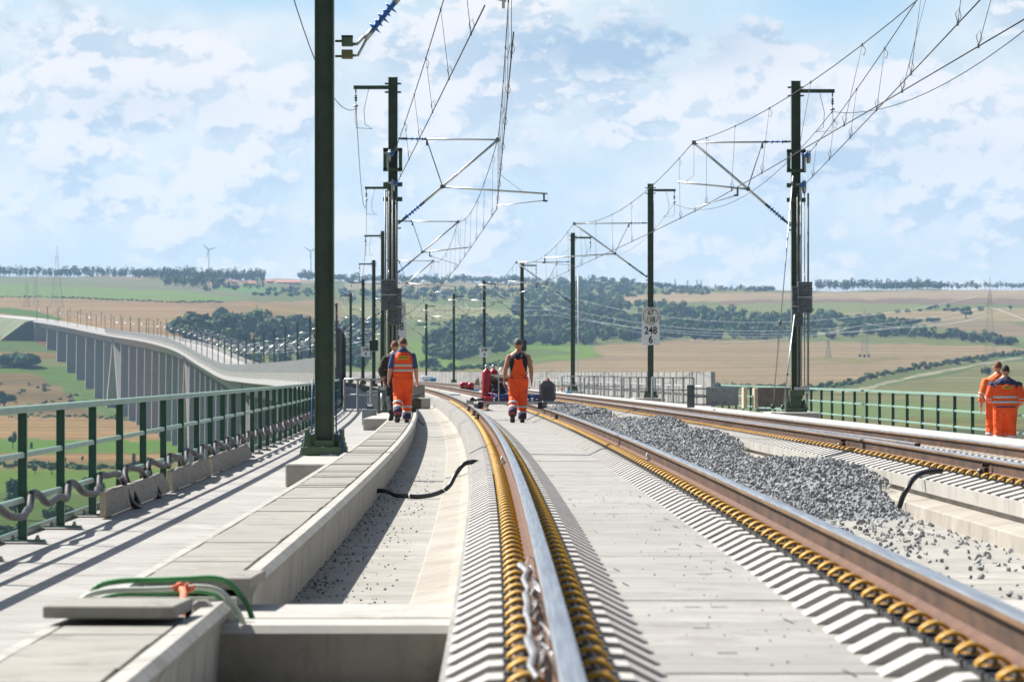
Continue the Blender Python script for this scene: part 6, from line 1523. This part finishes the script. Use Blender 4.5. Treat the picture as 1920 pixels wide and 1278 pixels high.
def wood(name, label, spots, m, nq=70, kind='stuff', trunks=True, cat=None, seed=1):
    """spots: list of (point, height, width)"""
    g = random.Random(seed); cs = []; rs = []; sz = []; tr = MB(); o0 = Vector(spots[0][0])
    for p, h, w in spots:
        p = Vector(p)-o0; cs.append((p.x, p.y, p.z+h*.60)); rs.append((w/2, w/2, h*.42)); sz.append(w*.125+.15)
        if g.random() < .6: cs.append((p.x+g.uniform(-.3, .3)*w, p.y, p.z+h*.42)); rs.append((w*.38, w*.38, h*.34)); sz.append(w*.10+.15)
        if trunks: tr.tube([p+Vector((0, 0, -1)), p+Vector((g.uniform(-.02, .02)*h, 0, h*.6))], [h*.022, h*.010], 4, 0)
    V = crown_arrays(np.array(cs), np.array(rs), nq, np.array(sz), seed)
    Fa = np.arange(len(V)).reshape(-1, 4); g3 = np.random.default_rng(seed+1); sp = g3.choice(4, len(cs), p=(.50, .24, .20, .06)); alt = M_leafD if m is not M_leafD else M_leaf
    o = npmesh(name, V, Fa, [m, M_leafM, alt, M_leafL], matidx=np.repeat(sp, nq)); o.location = o0; tag(o, label, cat or 'wood', kind=kind)
    if trunks and tr.v:
        t = tr.build('trunks', M_bark, o); tag(t, kind='stuff')
    return o
def band(pts, n, hpx, wpx, seed, jy=1.0, hvar=.35):
    """spots along a line on the ground seen in directions pts; sizes are real metres worked out from the distance"""
    g = random.Random(seed); out = []; L = len(pts)-1
    for i in range(n):
        f = (i+g.random())/n*L; k = min(int(f), L-1); t = f-k; X = pts[k][0]*(1-t)+pts[k+1][0]*t; Y = pts[k][1]*(1-t)+pts[k+1][1]*t+g.uniform(-jy, jy)
        q = T(X, Y); S = q.y/F; h = hpx*S*(1+g.uniform(-hvar, hvar)); w = wpx*S*(1+g.uniform(-.3, .3)); out.append((q-Vector((0, 0, .5)), h, w))
    return out
def area(poly, n, hpx, wpx, seed, hvar=.35):
    g = random.Random(seed); pl_ = np.array(poly, float); out = []; a, b = pl_.min(0), pl_.max(0)
    while len(out) < n:
        X = g.uniform(a[0], b[0]); Y = g.uniform(a[1], b[1])
        if not inpoly(np.array([X]), np.array([Y]), pl_)[0]: continue
        q = T(X, Y); S = q.y/F; out.append((q-Vector((0, 0, .5)), hpx*S*(1+g.uniform(-hvar, hvar)), wpx*S*(1+g.uniform(-.3, .3))))
    return out
wood('tree_belt', 'long bluish belt of trees on the left skyline with bare trunks below', band([(-60, 518), (100, 519), (250, 521), (330, 524)], 110, 20, 12, 1, 1.2, .2), M_leaf, 46, seed=11)
wood('tree_belt', 'taller grove of trees right of the skyline belt, in front of the turbine', band([(300, 524), (400, 527), (495, 529)], 70, 23, 13, 2, 2, .25)+band([(310, 536), (420, 538)], 26, 22, 14, 3, 2), M_leaf, 50, seed=12)
wood('hedge', 'low dark hedge below the light green field on the left', band([(-60, 557), (100, 558), (200, 562), (330, 567), (420, 567)], 120, 4, 6, 4, .6), M_leaf, 18, trunks=False, cat='hedge', seed=13)
wood('wood', 'trees around the red-roofed farm on the left horizon', band([(380, 545), (450, 541), (540, 546), (600, 548)], 30, 12, 11, 5, 3)+band([(470, 552), (600, 556)], 16, 8, 12, 6, 3), M_leaf, 40, seed=14)
wood('wood', 'dark rounded wood behind the far viaduct masts', area([(350, 640), (330, 625), (420, 618), (540, 616), (562, 640), (500, 655)], 62, 38, 36, 7, .25), M_leaf, 150, seed=15)
wood('wood', 'low scrub around the far viaduct masts between the big mast and the wood', area([(430, 690), (440, 650), (590, 640), (700, 660), (700, 694)], 60, 26, 26, 8), M_leaf, 90, seed=16)
wood('wood', 'bushes left of the barrier behind the big mast', area([(560, 640), (560, 620), (700, 616), (720, 690), (600, 690)], 34, 30, 30, 9), M_leaf, 90, seed=17)
wood('tree_belt', 'blue-green skyline woods behind the left weights mast', band([(560, 522), (640, 528), (760, 529), (880, 530), (1010, 532)], 120, 13, 13, 10, 3, .35), M_leaf, 40, seed=18)
wood('wood', 'band of woods across the middle slope left of the centre', area([(640, 566), (640, 548), (800, 545), (960, 545), (1000, 560), (900, 568)], 90, 14, 16, 12, .4), M_leaf, 45, seed=19)
wood('tree_belt', 'wooded blue hilltop in the middle of the skyline', area([(960, 565), (1000, 532), (1120, 528), (1180, 532), (1250, 540), (1180, 552), (1080, 570)], 190, 12, 14, 13, .5), M_leaf, 40, seed=20)
wood('wood', 'large rounded wood in the centre behind the 248 4 mast', area([(790, 668), (800, 640), (860, 616), (930, 604), (975, 616), (985, 650), (940, 664), (840, 676)], 125, 23, 28, 14, .3), M_leaf, 120, seed=21)
wood('wood', 'dark wood on the slope between the fourth and third right masts', area([(985, 650), (985, 610), (1030, 596), (1120, 600), (1200, 612), (1210, 640), (1100, 648)], 150, 24, 26, 15, .3), M_leaf, 100, seed=22)
wood('wood', 'mixed wood behind the 67 158 sign', area([(960, 605), (970, 575), (1080, 565), (1200, 570), (1330, 584), (1450, 600), (1450, 616), (1300, 612), (1150, 600)], 230, 15, 20, 16, .5), M_leaf, 60, seed=23)
wood('wood', 'dark wood edge above the brown field, right of the signed mast', area([(1200, 640), (1210, 615), (1300, 610), (1430, 622), (1430, 638)], 110, 18, 20, 17, .4), M_leaf, 80, seed=24)
wood('wood', 'wooded strip behind the right weights mast', area([(1400, 640), (1420, 600), (1520, 590), (1640, 600), (1700, 606), (1700, 634), (1560, 636)], 190, 14, 20, 18, .5), M_leaf, 60, seed=25)
wood('wood', 'dark strip of wood narrowing to the right above the brown field', band([(1650, 628), (1750, 634), (1850, 642), (1905, 648)], 46, 20, 18, 19, 3, .4)+band([(1640, 612), (1760, 604)], 12, 13, 16, 20, 2), M_leaf, 70, seed=26)
wood('hedge', 'row of small bushes between tan fields at the upper right', band([(1680, 588), (1760, 582), (1800, 582)], 9, 9, 13, 21, 2, .4), M_leaf, 50, trunks=False, cat='hedge', seed=27)
wood('tree_belt', 'dark conifer belt on the skyline right of the signed mast', band([(1240, 541), (1300, 545), (1400, 546), (1450, 546)], 60, 11, 9, 22, 1.5, .3), M_leafD, 34, seed=28)
wood('tree_belt', 'dark grove on the right skyline beside the weights mast', band([(1528, 543), (1600, 543), (1690, 543), (1765, 542)], 60, 19, 13, 23, 1, .3), M_leafD, 50, seed=29)
wood('tree_belt', 'low distant tree line at the right end of the skyline', band([(1660, 542), (1800, 541), (1960, 540), (2100, 540)], 90, 13, 10, 24, 1, .25), M_leafD, 34, seed=30)
wood('wood', 'pale scattered trees on the upper slope behind the right skyline', band([(1120, 560), (1250, 552), (1330, 552)], 22, 10, 14, 25, 3, .4), M_leafL, 40, seed=31)
wood('hedge', 'bushy hedge along the pale farm track on the right', band([(1500, 735), (1600, 718), (1700, 694), (1800, 680), (1920, 664), (2000, 655)], 130, 9, 13, 26, 3, .5), M_leafL, 45, trunks=False, cat='hedge', seed=32)
wood('hedge', 'hedge below the brown field behind the right railing', band([(1020, 705), (1180, 716), (1360, 727), (1500, 730)], 90, 8, 12, 27, 2, .5), M_leaf, 40, trunks=False, cat='hedge', seed=33)
wood('hedge', 'scattered bushes on the green slope behind the left weights', band([(790, 692), (900, 692), (1000, 682)], 22, 14, 20, 28, 4, .5)+band([(780, 612), (870, 606), (920, 600)], 22, 6, 12, 29, 3), M_leafL, 55, trunks=False, cat='hedge', seed=34)
wood('hedge', 'thin scrub on the slope under the far end of the viaduct', area([(-60, 780), (-60, 700), (100, 720), (220, 780)], 46, 7, 11, 30, .6), M_leafL, 26, trunks=False, cat='hedge', seed=35)
wood('hedge', 'weeds and low bushes along the field path below the left railing', band([(-40, 872), (90, 874), (180, 878), (330, 868)], 60, 10, 18, 31, 4, .6), M_leafL, 50, trunks=False, cat='hedge', seed=36)
wood('hedge', 'line of low bushes above the striped stubble field on the left', band([(20, 783), (130, 780), (240, 786)], 30, 6, 10, 32, 1.5, .6), M_leaf, 26, trunks=False, cat='hedge', seed=37)
def tree(X, Y, hpx, wpx, label, m=None, name='tree', nq=260, seed=0, bush=False, poplar=False):
    q = T(X, Y); S = q.y/F; h = hpx*S; w = wpx*S; e = empty(name, q, 0, label, 'bush' if bush else 'tree'); g = np.random.default_rng(seed+50)
    if bush: cs = [(g.uniform(-.28, .28)*w, g.uniform(-.2, .2)*w, h*g.uniform(.38, .60)) for _ in range(6)]; rs = [(w*.27, w*.27, h*.36)]*6
    elif poplar: cs = [(0, 0, h*(.25+.14*k)) for k in range(5)]; rs = [(w*.42, w*.42, h*.16)]*5
    else: cs = [(g.uniform(-.24, .24)*w, g.uniform(-.2, .2)*w, h*g.uniform(.42, .80)) for _ in range(7)]; rs = [(w*.26, w*.26, h*.20)]*7
    V = crown_arrays(np.array(cs), np.array(rs), nq//len(cs)*2, w*.045+.10, seed+9)
    npmesh('crown', V, np.arange(len(V)).reshape(-1, 4), m or M_leaf, e)
    tr = MB(); tr.tube([(0, 0, -1), (0, 0, h*.3), (w*.02, 0, h*.7)], [w*.04+.05, w*.03+.03, .03], 6, 0)
    for k in range(5):
        a = k*1.3; tr.tube([(0, 0, h*.3), (math.cos(a)*w*.25, math.sin(a)*w*.25, h*.6)], [w*.018+.02, .02], 4, 0)
    tr.build('trunk', M_bark, e)
    return e
tree(28, 688, 30, 92, 'big dark round bush on the slope left of the far viaduct end', name='bush', nq=1600, seed=1, bush=True)
tree(8, 768, 36, 50, 'dark tree at the left edge above the handrail', seed=2, nq=700)
tree(24, 840, 32, 20, 'dark bushy tree at the left edge between the first railing posts', seed=3, nq=500)
tree(59, 842, 14, 8, 'small pointed conifer in the left green field', M_leafD, 'conifer', seed=4, nq=160, poplar=True)
tree(42, 841, 7, 18, 'yellowish shrub between the two left field trees', M_leafY, 'bush', seed=5, nq=160, bush=True)
tree(121, 870, 14, 9, 'thin young tree left of centre in the stubble beyond the path', seed=6, nq=120)
tree(154, 866, 13, 8, 'thin young tree right of its twin beyond the path', seed=7, nq=120)
tree(97, 889, 24, 24, 'round green tree beside the brush pile below the left railing', M_leafL, seed=8, nq=420)
tree(66, 888, 20, 14, 'smaller dark tree left of the round green one', seed=9, nq=220)
tree(251, 872, 24, 11, 'dark upright tree seen between railing posts left of the pier', M_leafD, seed=10, nq=220, poplar=True)
tree(224, 876, 14, 14, 'light shrub left of the dark upright tree', M_leafL, 'bush', seed=11, nq=200, bush=True)
tree(30, 975, 82, 60, 'tall dark tree below the left railing near the frame edge', seed=12, nq=1500)
tree(20, 1030, 60, 90, 'dark bush mass low at the left edge under the railing', name='bush', seed=13, nq=1600, bush=True)
tree(175, 945, 64, 50, 'bright leafy tree behind the fourth railing post', M_leafL, seed=14, nq=900)
tree(110, 975, 34, 60, 'leafy bush between the second and third railing posts', M_leafL, 'bush', seed=15, nq=800, bush=True)
tree(208, 960, 40, 30, 'leafy bush at the start of the timber planks', name='bush', seed=16, nq=500, bush=True)
for k, (X, lab) in enumerate(((1266, 'leftmost'), (1289, 'second from left'), (1307, 'third from left'), (1314.5, 'rightmost'))):
    tree(X, 541, 18+(k == 0)*2, 6, 'slim poplar on the right skyline, %s of the four' % lab, name='poplar', seed=20+k, nq=150, poplar=True)
tree(1811, 597, 26, 36, 'large dark round tree between the tan fields on the right', seed=30, nq=700)
tree(1895, 583, 12, 12, 'lone round tree at the far right edge above the tan field', seed=31, nq=200)
tree(1838, 585, 11, 18, 'small round tree left of the big right pylon', seed=32, nq=200)
tree(1612, 670, 7, 7, 'left one of three small bushes under the field pylon', M_leafD, 'bush', seed=33, nq=90, bush=True)
tree(1620, 671, 8, 8, 'middle one of three small bushes under the field pylon', M_leafD, 'bush', seed=34, nq=90, bush=True)
tree(1630, 670, 7, 7, 'right one of three small bushes under the field pylon', M_leafD, 'bush', seed=35, nq=90, bush=True)
tree(1842, 702, 14, 11, 'dark bush left of the right pylon foot behind the two men', M_leafD, 'bush', seed=36, nq=150, bush=True)
tree(1853, 703, 18, 20, 'dark bush at the right pylon foot behind the two men', M_leafD, 'bush', seed=37, nq=260, bush=True)
tree(810, 693, 26, 34, 'round tree between the masts right of the walking man', seed=38, nq=500)
tree(1196, 579, 12, 18, 'round dark tree left above the 67 158 sign', seed=39, nq=260)
# ------------------------------------------------------------------ pylons, lines, turbines, farm
def pylon(X, Y, hpx, wpx, arms, label, seed=0, r=.0):
    q = T(X, Y); S = q.y/F; h = hpx*S; w = wpx*S; e = empty('pylon', q, .15, label, 'pylon'); mb = MB(); t = max(.10, .22*S*1.6)
    def wd(f): return w/2*(1-f)**1.25*.92+w*.05*(1-f)+.25
    N = 11; lv = [i/N*.86 for i in range(N+1)]
    for sx, sy in ((-1, -1), (1, -1), (1, 1), (-1, 1)):
        mb.tube([(sx*wd(f), sy*wd(f), f*h-1*(f == 0)) for f in lv]+[(0, 0, h)], t/2, 3, 0)
    for i in range(N):
        a, b = wd(lv[i]), wd(lv[i+1]); za, zb = lv[i]*h, lv[i+1]*h
        for (s1, s2) in (((-1, -1), (1, -1)), ((1, -1), (1, 1)), ((1, 1), (-1, 1)), ((-1, 1), (-1, -1))):
            mb.tube([(s1[0]*a, s1[1]*a, za), (s2[0]*b, s2[1]*b, zb)], t/3.2, 3, 0); mb.tube([(s2[0]*a, s2[1]*a, za), (s1[0]*b, s1[1]*b, zb)], t/3.2, 3, 0)
            mb.tube([(s1[0]*b, s1[1]*b, zb), (s2[0]*b, s2[1]*b, zb)], t/3.5, 3, 0)
    mb.build('lattice_body', M_pylon, e)
    for (f, L) in arms:
        z = f*h; l = L*w; am = MB()
        for s in (-1, 1):
            for yy in (-.4, .4): am.tube([(s*.2, yy, z+.045*h), (s*l, 0, z), (s*.2, yy, z)], t/2.8, 3, 0)
            for k in range(1, 4): am.tube([(s*l*k/4, 0, z), (s*l*k/4, 0, z+.045*h*(1-k/4))], t/3.5, 3, 0)
            am.tube([(s*l, 0, z), (s*l, 0, z-.07*h)], t/2.5, 3, 0); am.tube([(s*l*.55, 0, z), (s*l*.55, 0, z-.06*h)], t/3, 3, 0)
        am.build('crossarm', M_pylon, e)
    return e
pylon(107, 577, 116, 22, ((.79, .58), (.48, .85)), 'tallest lattice pylon on the left, standing above the skyline', 1)
pylon(50, 577, 54, 11, ((.93, .75),), 'shorter lattice pylon left of the tallest one, close to the far line', 2)
pylon(67, 573, 75, 9, ((.80, .6), (.55, .9)), 'pale thin pylon right behind the shorter left one', 3)
pylon(482, 594, 24, 9, ((.90, .95),), 'small lattice pylon standing above the dark wood', 4)
pylon(1856, 700, 182, 22, ((.70, .95),), 'large pale lattice pylon at the right behind the two men', 5)
pylon(1621, 668, 92, 12, ((.66, .5),), 'slim lattice pylon in the brown field with bushes at its foot', 6)
pylon(1553, 670, 36, 9, ((.80, .7),), 'faint short pylon in the brown field left of the slim one', 7)
pylon(1037, 646, 140, 18, ((.74, .8), (.55, .9)), 'dim lattice pylon in front of the woods behind the fourth right mast', 8)
pylon(1112, 644, 50, 11, ((.86, .8),), 'dim short pylon against the dark wood right of the third right mast', 9)
pylon(698, 560, 40, 8, ((.86, .8),), 'faint pylon on the slope left of the weights mast', 10)
def pline(a, b, s, label, r=.075, n=20, grp='power lines across the valley'):
    A = W(*a); B = W(*b); tag(MB().tube([p-A for p in sag(A, B, s, n)], r, 4, 0).build('power_line', M_line, None, A), label, 'power line', grp)
for k, (a, b, s, lab) in enumerate((((1037, 548, 3100), (1856, 550, 2350), 20, 'upper power line from the dim centre pylon to the big right pylon'), ((1037, 572, 3100), (1856, 575, 2350), 17, 'middle power line from the dim centre pylon to the big right pylon'), ((1020, 578, 3150), (1874, 580, 2350), 19, 'second middle power line from the centre pylon to the right pylon'),
        ((1037, 590, 3100), (1856, 596, 2350), 12, 'lower power line from the centre pylon to the right pylon'), ((1856, 575, 2350), (2600, 660, 1700), 12, 'power line leaving the right pylon towards the right edge'), ((1874, 580, 2350), (2650, 690, 1700), 12, 'second power line leaving the right pylon towards the right edge'),
        ((640, 526, 4400), (1037, 580, 3100), 10, 'pale power line sloping down across the slope left of the centre'), ((640, 545, 4200), (1037, 590, 3100), 9, 'lower pale power line across the slope left of the centre'), ((698, 524, 4300), (1020, 575, 3150), 4, 'power line from the faint pylon down to the centre pylon'), ((1112, 602, 3050), (1621, 608, 2900), 14, 'low power line over the wood to the slim field pylon'), ((1621, 606, 2900), (1856, 590, 2350), 5, 'short power line between the slim field pylon and the right pylon'))):
    pline(a, b, s, lab)
def turbine(X, Yh, Yb, y, ang, lab):
    b = W(X, Yb, y); h = (Yb-Yh)*y/F; e = empty('wind_turbine', b, 0, lab, 'wind turbine', 'wind turbines'); MB().tube([(0, 0, 0), (0, 0, h)], [1.5, .9], 10, 0).build('tower', M_turb, e)
    MB().bbox((0, 1, h), (2.6, 7, 2.8), 0, .5).build('nacelle', M_turb, e); L = h*.30; hb = MB().ball((0, -4.6, h), 2.2, 8, 0).build('hub', M_turb, e)
    for k in range(3):
        a = math.radians(ang+120*k); d = Vector((math.sin(a), 0, math.cos(a))); n = Vector((d.z, 0, -d.x)); r = []
        for f, w, t in ((0, .9, .9), (.12, 1.5, .7), (.5, 1.0, .4), (1.0, .35, .2)):
            c = Vector((0, -4.6, h))+d*(L*f+1.5); r.append([c+n*w, c+Vector((0, t, 0)), c-n*w, c-Vector((0, t, 0))])
        MB().rings(r, 0, True, False).build('blade', M_turb, e)
turbine(391.5, 468, 516, 9000, -47, 'white wind turbine on the left skyline, the farther-left one of two')
turbine(583, 471, 522, 9000, -58, 'white wind turbine right beside the big foreground mast')
def house(X, Y, wpx, hpx, label, dep=9, sk=0.0, hip=False):
    q = T(X, Y); S = q.y/F; w = wpx*S; h = hpx*S*.5; rh = hpx*S*.5; e = empty('farm_building', q, sk, label, 'farm building')
    MB().box((0, 0, h/2-1), (w, dep, h+2), 0).build('wall', M_house, e); mb = MB(); g = w/2+.4; d = dep/2+.4
    mb.add([(-g, -d, h), (g, -d, h), (g, d, h), (-g, d, h), (-g+.0, 0, h+rh), (g, 0, h+rh)], [(0, 1, 5, 4), (2, 3, 4, 5), (0, 4, 3), (1, 2, 5), (3, 2, 1, 0)], 0); mb.build('roof', M_roof, e)
    for k in range(max(2, int(w/8))):
        MB().box((-w/2+(k+.5)*w/max(2, int(w/8)), -dep/2-.06, h*.5), (1.6, .1, 1.4), 0).build('window', M_window, e)
    return e
house(437, 532, 10, 8, 'small red-roofed building at the left of the farm', sk=.3)
house(472, 536, 17, 10, 'white farmhouse with a red roof on the left horizon')
house(507, 531, 12, 7, 'low red-roofed shed behind the farmhouse')
house(541, 533, 46, 8, 'long barn with a pale red roof right of the farmhouse', dep=16)
house(545, 541, 9, 6, 'tiny white hut below the long barn')
house(760, 537, 10, 5, 'reddish roof among the trees behind the left weights mast')
# ------------------------------------------------------------------ air over the valley
mb = MB().box((0, 4350, 180), (22000, 11000, 560), 0)
hz = mb.build('haze', bpy.data.materials.new('valley_air')); tag(hz, kind='stuff')
hm = hz.data.materials[0]; hm.use_nodes = True; t = NT(hm.node_tree); t.n.clear(); out = t.new('ShaderNodeOutputMaterial'); pv = t.new('ShaderNodeVolumePrincipled')
pv.inputs['Color'].default_value = (.45, .70, 1.0, 1); pv.inputs['Density'].default_value = 6.0e-5; pv.inputs['Anisotropy'].default_value = .1; t.l.new(pv.outputs[0], out.inputs['Volume'])
